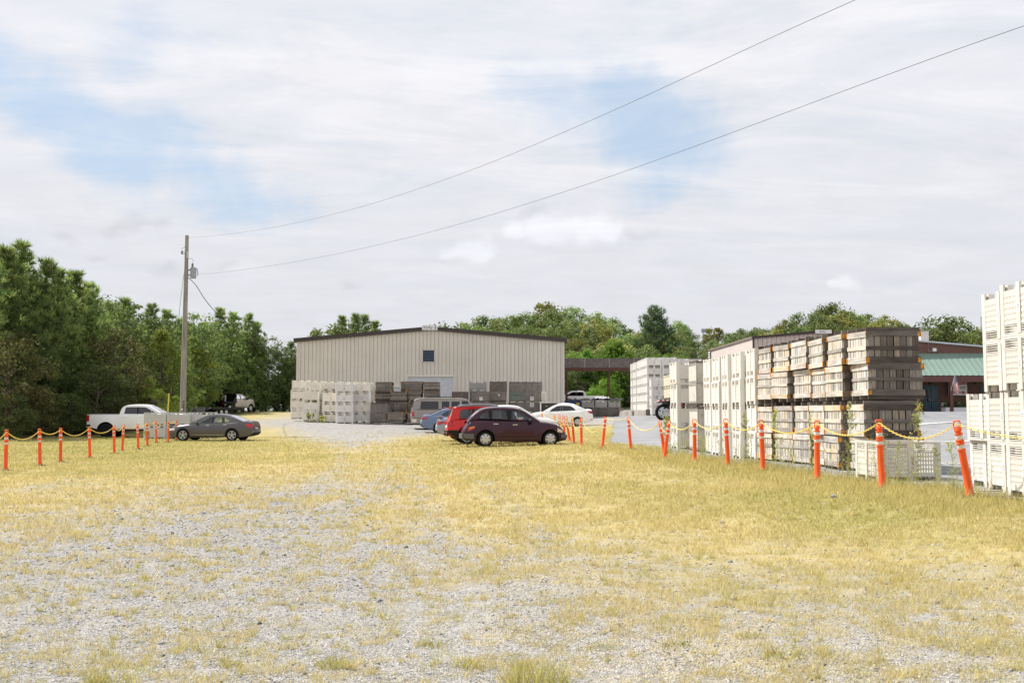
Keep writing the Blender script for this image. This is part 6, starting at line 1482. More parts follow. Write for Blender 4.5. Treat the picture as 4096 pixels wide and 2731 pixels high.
# --- pickups
PICK = dict(W=2.05, axles=(-1.76, 1.98), R=.425, Ra=.53, sill=.48, flare=.03, plan=(7, .13), belt=.92, tumble=.34, crown=.03, rim=('double', 6, BLACKP), soft=2, cabin_range=(-.9, 1.35), glass=TINT, screen=MIDT, tw=.29, bed=(-2.85, -1.02),
    lower=[(-2.93, .80), (-2.92, 1.2), (-2.90, 1.405), (-1.0, 1.40), (.5, 1.39), (1.4, 1.42), (1.6, 1.44), (2.5, 1.38), (2.75, 1.25), (2.9, 1.0), (2.94, .75)], bottom=[(-2.93, .62), (-2.6, .60), (-2.2, .52), (2.3, .50), (2.7, .55), (2.94, .60)], side=[.95, .985, 1, .99, .97, .95],
    roof=[(-1.0, 1.36, 'body'), (-.97, 1.50, 'rear_window'), (-.90, 1.80, 'body'), (-.80, 1.90, 'roof'), (-.3, 1.945, 'roof'), (.35, 1.94, 'roof'), (.72, 1.88, 'windscreen'), (1.52, 1.42, 'body')],
    windows=[[(-.72, 1.43), (-.68, 1.78), (-.60, 1.82), (-.02, 1.83), (.02, 1.42)], [(.14, 1.42), (.12, 1.83), (.50, 1.81), (.74, 1.70), (1.12, 1.45)]], pillars=[[(.025, 1.42), (-.015, 1.83), (.115, 1.83), (.135, 1.42)]])
hp = R(2); c = Car('white_pickup', 'white crew cab pickup on black wheels, left, behind the posts', PICK, WHITEP, mid_loc(423, 1748.5, 59.6, -1.76, hp, .95), hp, 'parked cars', 'pickup')
c.doors([(-.86, .06), (.075, 1.35)], .58, True, .13, WHITEP); c.mirrors(1.0, BLACKP, 1.5)
c.patch('tail_lamp', -2.915, -2.77, .98, 1.34, LAMP_R, .016, nx=3); c.end('tail_lamp', False, .80, .93, .98, 1.34, LAMP_R, .016, True); bumper(c, False, .62, .80, CHROME, .25)
c.patch('bed_rail', -2.88, -1.02, 1.385, 1.5, BLACKP, .012, nz=1); c.end('tailgate', False, -.78, .78, .84, 1.36, WHITEP, .01)
m = MB(); m.tube([(-.7, -1.0, .47), (1.3, -1.0, .47)], .05, 8); m.tube([(-.7, 1.0, .47), (1.3, 1.0, .47)], .05, 8); m.build('side_step', BLACKP, c.root)
m = MB(); m.b2((-2.88, -.92, 1.41), (-1.03, .92, 1.435)); m.build('bed_cover', BLACKP, c.root)
pw = at(2350, 1600, 107); PICK2 = dict(PICK); PICK2['rim'] = ('double', 6, RIM)
hq = R(180); c = Car('dock_pickup', 'white pickup facing left behind the dumpster under the bridge', PICK2, WHITEP, (at(2330, 1600, 107).x - .6, 107.5, 1.80), hq, 'parked cars', 'pickup'); c.doors([(-.86, .06), (.075, 1.35)], .58, True, .13, WHITEP); c.mirrors(1.0, BLACKP, 1.4)
# --- flatbed truck with trailer
CREAM = paint('champagne_paint', (.40, .37, .32), .3, .35)
FB = dict(PICK); FB.update(axles=(-2.2, 1.98), R=.41, rim=('cover', 6, RIM), lower=[(-.98, 1.40), (.5, 1.40), (1.4, 1.43), (1.6, 1.45), (2.5, 1.38), (2.75, 1.25), (2.9, 1.0), (2.94, .75)], bottom=[(-.98, .55), (2.3, .52), (2.7, .55), (2.94, .60)], bed=None, plan=(7, .08))
ht = R(74); pr = at(917, 1650, 105)
cs, sn = math.cos(ht), math.sin(ht); lx = pr.x - (cs * -2.2 - sn * -.95); ly = 105 - (sn * -2.2 + cs * -.95)
c = Car('flatbed_truck', 'champagne crew cab truck with black flatbed parked by the pines', FB, CREAM, (lx, ly, G(lx, ly)), ht, None, 'flatbed truck'); c.doors([(-.86, .06), (.075, 1.35)], .58, True, .13); c.mirrors(1.0, BLACKP, 1.8)
m = MB(); m.b2((-3.3, -1.15, .98), (-1.02, 1.15, 1.10)); m.b2((-3.3, -1.2, .86), (-3.2, 1.2, 1.12)); m.build('flatbed', BLACKP, c.root)
m = MB(); m.b2((-3.0, -.45, .55), (-.9, .45, .75)); m.build('chassis', BLACKP, c.root)
m = MB(); m.poly([(-1.04, -1.1, 1.1), (-1.04, 1.1, 1.1), (-1.04, .95, 1.98), (-1.04, -.95, 1.98)]); m.b2((-1.12, -1.0, 1.86), (-1.04, 1.0, 1.98))
for y in (-1.05, -.5, 0, .5, 1.05): m.b2((-1.12, y - .03, 1.1), (-1.06, y + .03, 1.90))
m.build('headache_rack', BLACKP, c.root)
m = MB(); m.poly([(-1.06, -1.12, 1.1), (-1.9, -1.12, 1.1), (-1.06, -1.12, 1.85)]); m.poly([(-1.06, 1.12, 1.1), (-1.9, 1.12, 1.1), (-1.06, 1.12, 1.85)]); m.build('side_gusset', BLACKP, c.root)
for y in (-1.08, 1.08): m = MB(); m.b2((-3.28, y - .06, .7), (-3.18, y + .06, 1.78)); m.build('stake', plain('stake_steel', (.36, .39, .42), .5, .2) if y < 0 else bpy.data.materials['stake_steel'], c.root)
m = MB(); m.b2((-3.26, -1.02, 1.58), (-3.2, 1.02, 1.63)); m.b2((-3.26, -1.02, 1.3), (-3.2, 1.02, 1.34)); m.build('rear_rail', METAL_STRIP, c.root)
m = MB(); m.lathe([(.12, -.12), (.30, -.12), (.36, -.05), (.36, .05), (.30, .12), (.12, .12)], 18, 'z', (-1.8, .2, 1.78)); m.build('spare_tyre', TYRE, c.root)
m = MB(); m.b2((-2.0, .0, 1.1), (-1.5, .5, 1.66)); m.build('tool_box', BLACKP, c.root)
for y in (-.9, .9): m = MB(); m.b2((-3.32, y - .12, .88), (-3.302, y + .12, .98)); m.build('tail_lamp', LAMP_R, c.root)
# trailer
pt = at(716, 1668, 93); tr_h = R(73); te = at(791, 1655, 97)
PLANKW = plain('trailer_plank', (.48, .43, .35), .9, var=.3, scale=9)
tz = G(te.x, 95); tr = thing('flatbed_trailer', 'black flatbed trailer with grey ramps behind the champagne truck', 'trailer', (te.x, 96.5, tz), tr_h)
for k in range(9): m = MB(); m.b2((1.0, -1.25 + k * .28, .78), (6.2, -1.25 + k * .28 + .265, .83)); m.build('plank', PLANKW, tr)
m = MB(); m.b2((.8, -1.3, .62), (6.3, -1.26, .86)); m.b2((.8, 1.26, .62), (6.3, 1.30, .86)); m.b2((.8, -1.258, .60), (.9, 1.258, .775)); m.b2((6.2, -1.258, .60), (6.3, 1.258, .86)); m.b2((1, -.5, .5), (6.2, -.35, .77)); m.b2((1, .35, .5), (6.2, .5, .77)); m.build('frame', BLACKP, tr)
m = MB(); m.poly([(.8, -1.28, .84), (.8, 1.28, .84), (-.5, 1.28, .40), (-.5, -1.28, .40)]); m.poly([(.8, -1.28, .80), (.8, 1.28, .80), (-.5, 1.28, .30), (-.5, -1.28, .30)][::-1]); m.build('dovetail', BLACKP, tr)
for y in (-.68, .68): m = MB(); m.box((-.30, y, .62), (.06, .92, .55), ry=R(20)); m.build('ramp', plain('ramp_steel', (.20, .21, .22), .5, .3) if y < 0 else bpy.data.materials['ramp_steel'], tr)
for x in (2.6, 3.45):
    for y in (-1.02, 1.02): wheel(tr, x, y, .38, .24, ('cover', 6, RIM), 1 if y > 0 else -1)
m = MB(); m.tube([(6.2, -.8, .6), (8.0, 0, .58), (6.2, .8, .6)], .05, 6); m.build('drawbar', BLACKP, tr)
for y in (-1.0, 1.0): m = MB(); m.b2((-.53, y - .12, .36), (-.505, y + .12, .44)); m.build('tail_lamp', LAMP_R, tr)
# semi trailer with bins near the dock
sx = at(2650, 1680, 61); sm_ = thing('semi_trailer', 'flatbed semi trailer with red and white edge tape carrying bins', 'trailer', (sx.x + .35, 60.6, G(sx.x, 61)), R(-7))
DECKZ = 1.33
m = MB(); m.b2((-.55, -.2, DECKZ - .14), (2.0, 12.5, DECKZ)); m.build('deck', BLACKP, sm_)
m = MB()
for k in range(20): m.mi = k % 2; m.b2((-.55 + k * .128, -.222, DECKZ - .11), (-.55 + (k + 1) * .128, -.201, DECKZ - .035))
m.build('edge_tape', [plain('tape_red', (.55, .06, .05), .4), SIGN_W], sm_, kind='stuff')
for k in range(40):
    pass
m = MB()
for k in range(44): m.mi = k % 2; m.b2((-.572, -.2 + k * .28, DECKZ - .11), (-.551, -.2 + (k + 1) * .28, DECKZ - .035))
m.build('edge_tape', [bpy.data.materials['tape_red'], SIGN_W], sm_, kind='stuff')
m = MB(); m.b2((-.1, 0, .75), (.1, 12, DECKZ - .141)); m.b2((1.3, 0, .75), (1.5, 12, DECKZ - .141)); m.b2((-.2, .3, .42), (1.6, .5, .6)); m.b2((-.2, 1.6, .42), (1.6, 1.8, .6)); m.build('chassis', BLACKP, sm_)
for yy in (.4, 1.7):
    for xx, sd in ((-.30, -1), (.06, -1), (1.36, 1), (1.72, 1)):
        w = wheel(sm_, xx, yy, .52, .28, ('cover', 5, RIM), sd)
m = MB(); m.b2((.7, -.24, .9), (.85, -.20, 1.0)); m.build('marker_lamp', LAMP_R, sm_)
CB = (plastic_bin('cream', 1.15, 1.15, .74, CREAM_PL, False, 1, False), 'plastic_bin', 'cream plastic bin', 'plastic bin')
for j in range(2): stack(sx.x + 1.0 + j * 0, 61.1 + j * 1.25, sm_.location.z + DECKZ + .005, [CB] * 2, R(3), f'the {["rear", "front"][j]} pair riding on the semi trailer', 'cream bins on the semi trailer', .01)
# leaning stack of dark pallets behind the pickup
pp = at(600, 1640, 74); gzp = G(pp.x, 74)
for k in range(11):
    zz = gzp + .2 + k * .155; tl = R(3.0 + .9 * k); 
    pa_ = thing('dark_pallet', f'dark pallet, {["lowest", "second", "third", "fourth", "fifth", "sixth", "seventh", "eighth", "ninth", "tenth", "topmost"][k]} in the leaning pile behind the white pickup', 'pallet', (pp.x + .004 * k * k, 74.4, zz), R(2 * math.sin(k * 2.1)), 'dark pallets behind the pickup', 0, R(4))
    m = MB()
    for i in range(6): m.b2((-.6 + i * .205, -.5, .105), (-.6 + i * .205 + .15, .5, .128))
    for i in range(3): m.b2((-.6, -.5 + i * .45, .022), (.6, -.5 + i * .45 + .10, .104))
    for i in range(3): m.b2((-.6 + i * .52, -.5, 0), (-.6 + i * .52 + .12, .5, .021))
    m.build('slats', DWOOD_X, pa_, kind='stuff')
# ------------------------------------------------------------------ trees and plants
def leaf_mat(name, dark, mid_, light, trans=.35):
    t = NT(name); k = t.attr('tint'); r = t.rnd()
    c = t.ramp(t.math('ADD', t.math('MULTIPLY', k, .8), t.math('MULTIPLY', r, .2)), [(0, dark), (.5, mid_), (1, light)])
    hsv = t.n('ShaderNodeHueSaturation'); t.l(c, hsv.inputs['Color']); t.l(t.mapr(r, 0, 1, .485, .512), hsv.inputs['Hue']); t.l(t.mapr(r, 0, 1, .82, 1.18), hsv.inputs['Value'])
    t.base(hsv.outputs[0]); t.p.inputs['Roughness'].default_value = .6; t.p.inputs['Specular IOR Level'].default_value = .12
    tr = t.n('ShaderNodeBsdfTranslucent'); vb = t.n('ShaderNodeVectorMath', operation='MULTIPLY'); t.l(hsv.outputs[0], vb.inputs[0]); vb.inputs[1].default_value = (1.2, 1.3, .8); t.l(vb.outputs[0], tr.inputs['Color']); mx = t.n('ShaderNodeMixShader'); mx.inputs[0].default_value = trans
    t.l(t.p.outputs[0], mx.inputs[1]); t.l(tr.outputs[0], mx.inputs[2]); t.l(mx.outputs[0], t.out.inputs[0]); return t.mat
PINE_N = leaf_mat('pine_needles', (.06, .10, .045), (.185, .25, .10), (.44, .49, .20), .45); BROAD_N = leaf_mat('dark_broad_leaves', (.045, .078, .032), (.12, .165, .06), (.27, .30, .12), .36)
YG_N = leaf_mat('yellow_green_foliage', (.09, .13, .025), (.185, .235, .045), (.31, .34, .08), .4); KUD_N = leaf_mat('kudzu_leaves', (.06, .13, .022), (.15, .27, .045), (.29, .42, .085), .45)
HILL_N = leaf_mat('hill_leaves', (.055, .085, .034), (.14, .175, .066), (.28, .295, .12), .35); HILL_O = leaf_mat('yellowing_leaves', (.11, .12, .04), (.235, .235, .08), (.38, .345, .13), .4); FIR_N = leaf_mat('blue_green_needles', (.06, .105, .06), (.14, .20, .115), (.25, .31, .17))
BRONZE_N = leaf_mat('bronze_leaves', (.06, .065, .03), (.13, .13, .05), (.27, .235, .11))
BARK = plain('bark', (.13, .10, .08), .9, var=.35, scale=5)
def tris(c, d, ln, wd, rg):
    """Needles: thin triangles from points c along directions d."""
    n = len(c); a = rg.normal(size=(n, 3)); w = np.cross(d, a); w /= np.linalg.norm(w, axis=1, keepdims=True) + 1e-9
    V = np.empty((n, 3, 3)); V[:, 0] = c - w * wd[:, None] / 2; V[:, 1] = c + w * wd[:, None] / 2; V[:, 2] = c + d * ln[:, None]; return V.reshape(-1, 3)
def pine_mesh(seed, H=10., RAD=2.4, mat=None, flat=False, low=.06, dens=.8, tuft=.40):
    rg = np.random.default_rng(seed); m = MB(); lean = rg.normal(0, .15, 2)
    trunk = lambda z: np.array([lean[0] * (z / H) ** 2 + .08 * math.sin(z * .9 + seed), lean[1] * (z / H) ** 2, z])
    m.tube([trunk(z) for z in np.linspace(-.3, H * .97, 9)], [max(.015, .17 * (1 - z / H) + .01) for z in np.linspace(0, H * .97, 9)], 7)
    C, Dn, T = [], [], []
    z = H * low
    while z < H * .985:
        t = z / H; L0 = RAD * (max(.02, 1 - t) ** (.72 if not flat else .85)) * (1 if t > .25 else .75 + t) ; nb = rg.integers(4, 7); ph = rg.random() * 6.28
        for b in range(nb):
            a = ph + 2 * PI * b / nb + rg.normal(0, .25); L = max(.28, L0 * rg.uniform(.62, 1.18)); up = (.18 + .75 * t) if not flat else .22
            p0 = trunk(z); dh = np.array([math.cos(a), math.sin(a), 0]); pts = []
            for k in range(5):
                s = k / 4; pts.append(p0 + dh * L * s + np.array([0, 0, L * (up * s - .12 * s * (1 - s) * 2 + (.18 * s * s if not flat else -.05 * s * s))]))
            if L > .6: m.tube(pts[:4], [.028, .02, .014, .008], 4, False)
            n = max(2, int(L / .24 * dens))
            for k in range(n):
                s = .22 + .78 * (k + rg.random() * .6) / n; q = p0 + dh * L * s + np.array([0, 0, L * (up * s + .15 * s * s)]) if not flat else p0 + dh * L * s + np.array([0, 0, L * (.10 * s + .14 * s * s)])
                for r_ in range(1 + (s > .45)):
                    sp = .34 * (1.1 - .4 * s) * min(1, L); off = rg.normal(0, 1, 3) * np.array([sp, sp, sp * (.45 if not flat else .2)])
                    C.append(q + off); T.append(rg.random() ** 1.3 * .75 + .35 * t * rg.random())  # random tone; tufts higher on the tree also painted lighter, as highlights
                    ax = dh * .55 + np.array([0, 0, .95 if not flat else .25]) + rg.normal(0, .25, 3); Dn.append(ax / np.linalg.norm(ax))
        z += H * .042 * rg.uniform(.8, 1.25) * (1 if not flat else 1.15)
    for k in range(8): C.append(trunk(H * (.93 + .008 * k)) + rg.normal(0, .04, 3)); Dn.append(np.array([0, 0, 1.])); T.append(.7)
    C, Dn, T = np.array(C), np.array(Dn), np.array(T); k = 13
    k = 22 if not flat else 16; c = np.repeat(C, k, 0); d = np.repeat(Dn, k, 0) + rg.normal(0, .45, (len(C) * k, 3)); d /= np.linalg.norm(d, axis=1, keepdims=True)
    c = c + d * rg.uniform(-.05, .12, (len(c), 1)); ln = tuft * rg.uniform(.7, 1.15, len(c)); wd = np.full(len(c), .05)
    V = tris(c, d, ln, wd, rg); tint = np.clip(np.repeat(np.repeat(T, k), 3) + np.repeat(rg.normal(0, .10, len(c)), 3), 0, 1)
    tint[2::3] = np.clip(tint[2::3] + .12, 0, 1)  # needle tips lightened: bright tuft tops painted into the tint
    return m.mesh('trunk', BARK, 60), np_mesh('crown', V, np.arange(len(V)).reshape(-1, 3), [mat or PINE_N], {'tint': tint})
def broad_mesh(seed, H=10., RAD=3.0, mat=None, nclump=90, nleaf=46, size=.24, base=.18, clump=.85, shape='oval', droop=.1):
    rg = np.random.default_rng(seed); m = MB(); tw = lambda z: np.array([.12 * math.sin(z * .6 + seed), .12 * math.cos(z * .5 + seed * 2), z])
    m.tube([tw(z) for z in np.linspace(-.3, H * .8, 7)], [.20 * (1 - .8 * q) * H / 10 for q in np.linspace(0, 1, 7)], 7)
    cl = []
    for i in range(nclump):
        while True:
            p = rg.uniform(-1, 1, 3)
            if .25 < np.linalg.norm(p) < 1: break
        p = p / np.linalg.norm(p) * (np.linalg.norm(p) ** .45)
        zc = H * (base + 1) / 2; hz = H * (1 - base) / 2; f = 1.0
        if shape == 'cone': f = max(.12, .5 - .5 * p[2]) ** .8 * 1.5
        lump = 1 + .22 * math.sin(3 * math.atan2(p[1], p[0]) + seed) * (1 - abs(p[2])) + rg.normal(0, .08)
        cl.append(np.array([p[0] * RAD * f * lump, p[1] * RAD * f * lump, zc + p[2] * hz * (.94 + rg.normal(0, .03))]))
    cl = np.array(cl)
    for c in cl[:: max(1, nclump // 26)]:
        z0 = max(H * .12, min(H * .75, c[2] - .5 * math.hypot(c[0], c[1]) - .3)); b = tw(z0); mid_ = (b + c) / 2 + np.array([0, 0, .15])
        m.tube([b, mid_, c], [.06 * H / 10, .035 * H / 10, .012], 5, False)
    n = nclump * nleaf; cc = np.repeat(cl, nleaf, 0); rad = clump * np.repeat(rg.uniform(.6, 1.2, nclump), nleaf)
    q = rg.normal(size=(n, 3)); q /= np.linalg.norm(q, axis=1, keepdims=True); rr = rad * rg.random(n) ** .4; pos = cc + q * rr[:, None] * np.array([1.1, 1.1, .8])
    nrm = q * .6 + rg.normal(0, .6, (n, 3)) + np.array([0, 0, .55]); nrm /= np.linalg.norm(nrm, axis=1, keepdims=True)
    a = np.cross(nrm, rg.normal(size=(n, 3))); a /= np.linalg.norm(a, axis=1, keepdims=True); b = np.cross(nrm, a); s = size * rg.uniform(.6, 1.25, n)[:, None]
    V = np.stack([pos - a * s * .5, pos + b * s * .34 - nrm * s * droop, pos + a * s * .55, pos - b * s * .34 - nrm * s * droop], 1).reshape(-1, 3)
    tint = np.clip(np.repeat(rg.uniform(.2, .8, nclump), nleaf) + rg.normal(0, .14, n), 0, 1)
    V[:, 2] *= H / np.percentile(V[:, 2], 99.9)
    return m.mesh('trunk', BARK, 60), np_mesh('crown', V, np.arange(n * 4).reshape(-1, 4), [mat or BROAD_N], {'tint': np.repeat(tint, 4)})
TREES = {}
def variants(kind):
    if kind in TREES: return TREES[kind]
    mk = {'pine': lambda s: (pine_mesh(s, 10, 2.5 + .3 * (s % 3)), 10.), 'broad': lambda s: (broad_mesh(s + 20, 10, 3.0, BROAD_N, 105, 58, .25, .05), 10.), 'bronze': lambda s: (broad_mesh(s + 70, 10, 3.2, BRONZE_N, 100, 46, .26, .02, .9, 'oval', .3), 10.),
          'yellow': lambda s: (broad_mesh(s + 40, 8, 2.4, YG_N, 120, 60, .16, .0, .55, 'cone'), 8.), 'youngpine': lambda s: (pine_mesh(s + 60, 6, 1.8, None, False, .02, 1.1, .3), 6.),
          'hill': lambda s: (broad_mesh(s + 80, 12, 4.0, HILL_N, 120, 40, .46, .03, 1.15), 12.), 'hillyellow': lambda s: (broad_mesh(s + 90, 12, 3.9, HILL_O, 115, 40, .46, .03, 1.15), 12.), 'hillpine': lambda s: (broad_mesh(s + 95, 12, 3.3, PINE_N, 130, 44, .36, .06, .95), 12.),
          'kudzu': lambda s: (broad_mesh(s + 110, 9, 4.4, KUD_N, 190, 46, .34, .0, .8, 'cone', .2), 9.), 'kudzumass': lambda s: (broad_mesh(s + 120, 7, 4.2, KUD_N, 150, 46, .34, .0, .85, 'oval', .2), 7.), 'fir': lambda s: (pine_mesh(s + 130, 14, 5.4, FIR_N, False, .10, .9, .75), 14.)}[kind]
    TREES[kind] = [mk(i) for i in range({'fir': 1, 'bronze': 2, 'yellow': 2, 'youngpine': 2, 'kudzu': 2, 'kudzumass': 2}.get(kind, 4))]; return TREES[kind]
_tn = [0]
def tree(kind, x, y, H, label, group, name=None, wide=1.0, cat='tree'):
    vs_ = variants(kind); _tn[0] += 1; (tk, cr), H0 = vs_[_tn[0] * 7 % len(vs_)]
    z = G(x, y) - .1; s = H / H0; t = thing(name or {'pine': 'pine_tree', 'youngpine': 'young_pine', 'fir': 'conifer_tree', 'kudzu': 'vine_covered_tree', 'kudzumass': 'vine_mound', 'hillpine': 'pine_tree'}.get(kind, 'leafy_tree'), label, cat, (x, y, z), random.uniform(0, 6.28), group)
    t.scale = (s * wide, s * wide, s); link('trunk', tk, t); link('crown', cr, t)
def tree_uv(kind, x2, v2, Y, label, group, **k):
    """Tree whose top is at (x2, v2) of the 2352 px wide view, standing at distance Y."""
    p = at(x2 * 1.7415, v2 * 1.7415, Y); tree(kind, p.x, Y, p.z - G(p.x, Y), label, group, **k)
GT_ = 'trees along the left wood edge'
left = [('pine', -40, 556, 58, 'tall pine cut by the left edge of the picture'), ('pine', 10, 577, 61, 'tall pine at the left edge'), ('pine', 55, 566, 63, 'tallest pine with pointed top near the left edge'), ('pine', 104, 598, 64, 'broad pine second right of the tallest'), ('pine', 142, 622, 66, 'pine above the pickup tailgate, bushy tufts'), ('pine', 172, 630, 68, 'pine with double top above the pickup bed'),
        ('pine', 204, 655, 72, 'slim pine with a bare pointed leader'), ('broad', 250, 682, 76, 'broadleaf tree among the pines above the pickup'), ('pine', 283, 688, 79, 'pine between two broadleaf trees left of the pole'), ('broad', 312, 694, 82, 'yellowish topped broadleaf tree left of the pole'), ('pine', 345, 703, 85, 'pine with short side leaders left of the pole'), ('pine', 382, 713, 88, 'pine close left of the utility pole'), ('pine', 415, 732, 91, 'pine right behind the utility pole'),
        ('broad', 463, 716, 104, 'rounded broadleaf tree right of the utility pole'), ('pine', 507, 712, 112, 'pointed pine right of the pole by the service wire'), ('pine', 535, 719, 114, 'pine above the black flatbed truck'), ('pine', 562, 722, 116, 'pine above the truck cab'), ('pine', 588, 744, 117, 'pine right of the truck cab'), ('broad', 612, 770, 119, 'broadleaf tree near the warehouse, left'), ('broad', 640, 789, 121, 'broadleaf tree near the warehouse, right'), ('pine', 669, 786, 123, 'last pine beside the warehouse corner'), ('broad', 690, 800, 124, 'broadleaf tree partly behind the warehouse corner')]
for k, x2, v2, Y, lb in left: tree_uv(k, x2, v2, Y, lb, GT_, wide=1.05)
for k, x2, v2, Y, lb, w in [('bronze', 20, 760, 56, 'bronze leaved tree low at the left edge', 1.1), ('bronze', 262, 745, 68, 'bronze leaved tree above the pickup cab', 1.1), ('broad', 225, 830, 64, 'dark bushy tree right behind the pickup', 1.3), ('yellow', 372, 752, 79, 'yellow green conifer left of the pole', 1.0), ('yellow', 345, 862, 69, 'low yellow green bush behind the pale bins', 1.2), ('yellow', 402, 905, 66, 'small yellow green bush beside the pole foot', 1.2),
                           ('yellow', 445, 770, 101, 'olive conifer just right of the pole', 1.1), ('youngpine', 428, 872, 100, 'young pine right of the pole foot', 1.0), ('youngpine', 600, 848, 117, 'young pine right of the truck', 1.2), ('pine', 480, 800, 109, 'bushy pine behind the flatbed trailer', 1.3), ('pine', 540, 830, 117, 'bushy pine behind the truck', 1.3), ('bronze', 90, 880, 58, 'shaded bronze bush at the wood edge', 1.2), ('broad', 160, 900, 61, 'shaded dark bush left of the pickup', 1.4), ('broad', 30, 900, 55, 'shaded dark bush at the left edge', 1.4), ('broad', 300, 850, 70, 'dark bush above the pickup bonnet', 1.3), ('youngpine', 655, 850, 121, 'young pine beside the warehouse bins', 1.3), ('broad', 630, 870, 121, 'dark undergrowth bush near the warehouse', 1.3)]:
    tree_uv(k, x2, v2, Y, lb, GT_, wide=w)
for i in range(34):     # deeper ranks that close the wood
    s = i / 34; Y = 60 + 72 * s + random.uniform(-2, 2); x = -35.5 + 4.5 * s - 3.2 * (Y > 84) + (-5.5 if i % 2 else 0) + random.uniform(-1, 1); Hh = at(0, 1, 1) and (at((np.interp(x / Y * 2287 + 1176, [0, 60, 160, 250, 380, 560, 680], [575, 570, 630, 690, 720, 725, 800]) if False else 0), np.interp(x / Y * 2287 + 1176, [-200, 0, 60, 160, 250, 380, 470, 560, 610, 680], [560, 585, 585, 645, 700, 735, 735, 740, 785, 805]) * 1.7415, Y).z - G(x, Y))
    tree('pine' if i % 3 else 'broad', x, Y, Hh * random.uniform(.88, .99), f'{"pine" if i % 3 else "leafy tree"} {ORD[i // 3]} from the front, {["first", "second", "third"][i % 3]} deep rank of left wood', 'trees deeper in the left wood', wide=1.1)
# behind the warehouse
GW_ = 'trees behind the warehouse'
for k, x2, v2, Y, lb in [('hill', 762, 742, 126, 'leafy tree left of the pines behind the warehouse roof'), ('pine', 788, 730, 128, 'left of three pines behind the warehouse roof'), ('pine', 815, 722, 127, 'tallest of three pines behind the warehouse roof'), ('pine', 836, 726, 130, 'right of three pines behind the warehouse roof'), ('pine', 862, 742, 132, 'low pine top just right of the three behind the warehouse'), ('hill', 1012, 744, 140, 'treetop just showing right of the warehouse ridge')]: tree_uv(k, x2, v2, Y, lb, GW_)
# wooded hill
PROF = [(1040, 748), (1060, 730), (1085, 718), (1130, 712), (1190, 714), (1225, 706), (1250, 700), (1300, 708), (1350, 717), (1400, 720), (1430, 738), (1480, 742), (1540, 740), (1600, 752), (1640, 756), (1690, 750), (1750, 745), (1790, 732), (1830, 726), (1870, 716), (1905, 705), (1960, 715), (2010, 722), (2050, 718), (2062, 745), (2100, 742), (2150, 740), (2230, 752), (2400, 745)]
rows_h = [(300, 3, 6.4), (255, 18, 6.2), (212, 38, 6.2), (176, 60, 6.0), (146, 84, 5.8)]
seen_ = {}
sect = [(1180, 'above the warehouse roof'), (1290, 'above the right end of the warehouse'), (1420, 'above the bridge'), (1560, 'around the tall conifer'), (1700, 'left of the pink building'), (1900, 'above the wooden bins'), (2080, 'on the crest right of centre'), (9999, 'above the brick store')]
for ri, (Y, dv, sp) in enumerate(rows_h):
    X = (1030 - 1176) * Y / 2287
    while X < (2420 - 1176) * Y / 2287:
        yy = Y + random.uniform(-9, 9); x2 = X / yy * 2287 + 1176; v2 = np.interp(x2, [p[0] for p in PROF], [p[1] for p in PROF]) + dv * (1.0 if x2 < 1650 else .8) + random.uniform(-12, 7)
        if ri == 0: v2 += random.choice([0, 0, 4, 8])
        Hh = at(0, v2 * 1.7415, yy).z - G(X, yy)
        kind = random.choices(['hill', 'hillyellow', 'hillpine'], [5, 2.2, 1.8])[0]
        wh_ = next(s for lim, s in sect if x2 < lim)
        lb = {'hill': 'green leafy tree', 'hillyellow': 'yellowing leafy tree', 'hillpine': 'dark green tree'}[kind] + f' on the wooded hill, {["crest", "upper", "middle", "lower", "foot"][ri]} rank, {wh_}'
        seen_[lb] = seen_.get(lb, -1) + 1; lb = ORD[min(11, seen_[lb])] + ' ' + lb.replace('on the wooded hill', 'on the hill')
        if Hh > 4: tree(kind, X, yy, min(Hh, 22), lb, 'trees on the wooded hill', wide=max(1.0, 11 / max(Hh, 7)) * random.uniform(.9, 1.15))
        X += sp * random.uniform(.75, 1.2)
tree_uv('fir', 1503, 704, 205, 'tall dark spreading conifer standing above the hill trees', None, wide=1.05)
tree_uv('hill', 1912, 693, 290, 'dark rounded treetop, highest on the right hill', None)
for k, x2, v2, Y, lb in [('hill', 2110, 748, 122, 'leafy tree behind the brick store, left'), ('hill', 2150, 728, 120, 'leafy tree behind the brick store, middle'), ('hill', 2195, 724, 121, 'tallest leafy tree behind the brick store'), ('hill', 2240, 752, 128, 'leafy tree behind the store beside the mast'), ('hill', 2070, 752, 125, 'leafy tree behind the wooden bins and store')]: tree_uv(k, x2, v2, Y, lb, 'trees behind the brick store')
GK = 'vine covered growth behind the bridge'
for k, x2, v2, Y, lb, w in [('kudzu', 1412, 779, 124, 'bright green vine covered tree rising above the bridge', 1.0), ('kudzu', 1348, 802, 126, 'smaller vine covered tree above the bridge, left', .9), ('kudzumass', 1310, 808, 128, 'bright vine mound beside the warehouse corner', 1.2), ('kudzumass', 1392, 868, 116, 'lit vine mound under the bridge', .9), ('kudzumass', 1365, 890, 113, 'low lit vine mound under the bridge', .8), ('broad', 1325, 815, 121, 'shaded tree seen under the bridge, left', 1.2), ('broad', 1450, 815, 122, 'shaded tree seen under the bridge, right', 1.2), ('kudzumass', 1460, 822, 128, 'vine mound behind the dock bins', 1.1), ('kudzumass', 1540, 812, 135, 'vine mound above the dock bins', 1.3), ('hill', 1590, 795, 138, 'leafy tree left of the pink building', 1.0), ('hill', 1480, 790, 140, 'leafy tree right of the vine covered tree', 1.0)]:
    tree_uv(k, x2, v2, Y, lb, GK, wide=w)

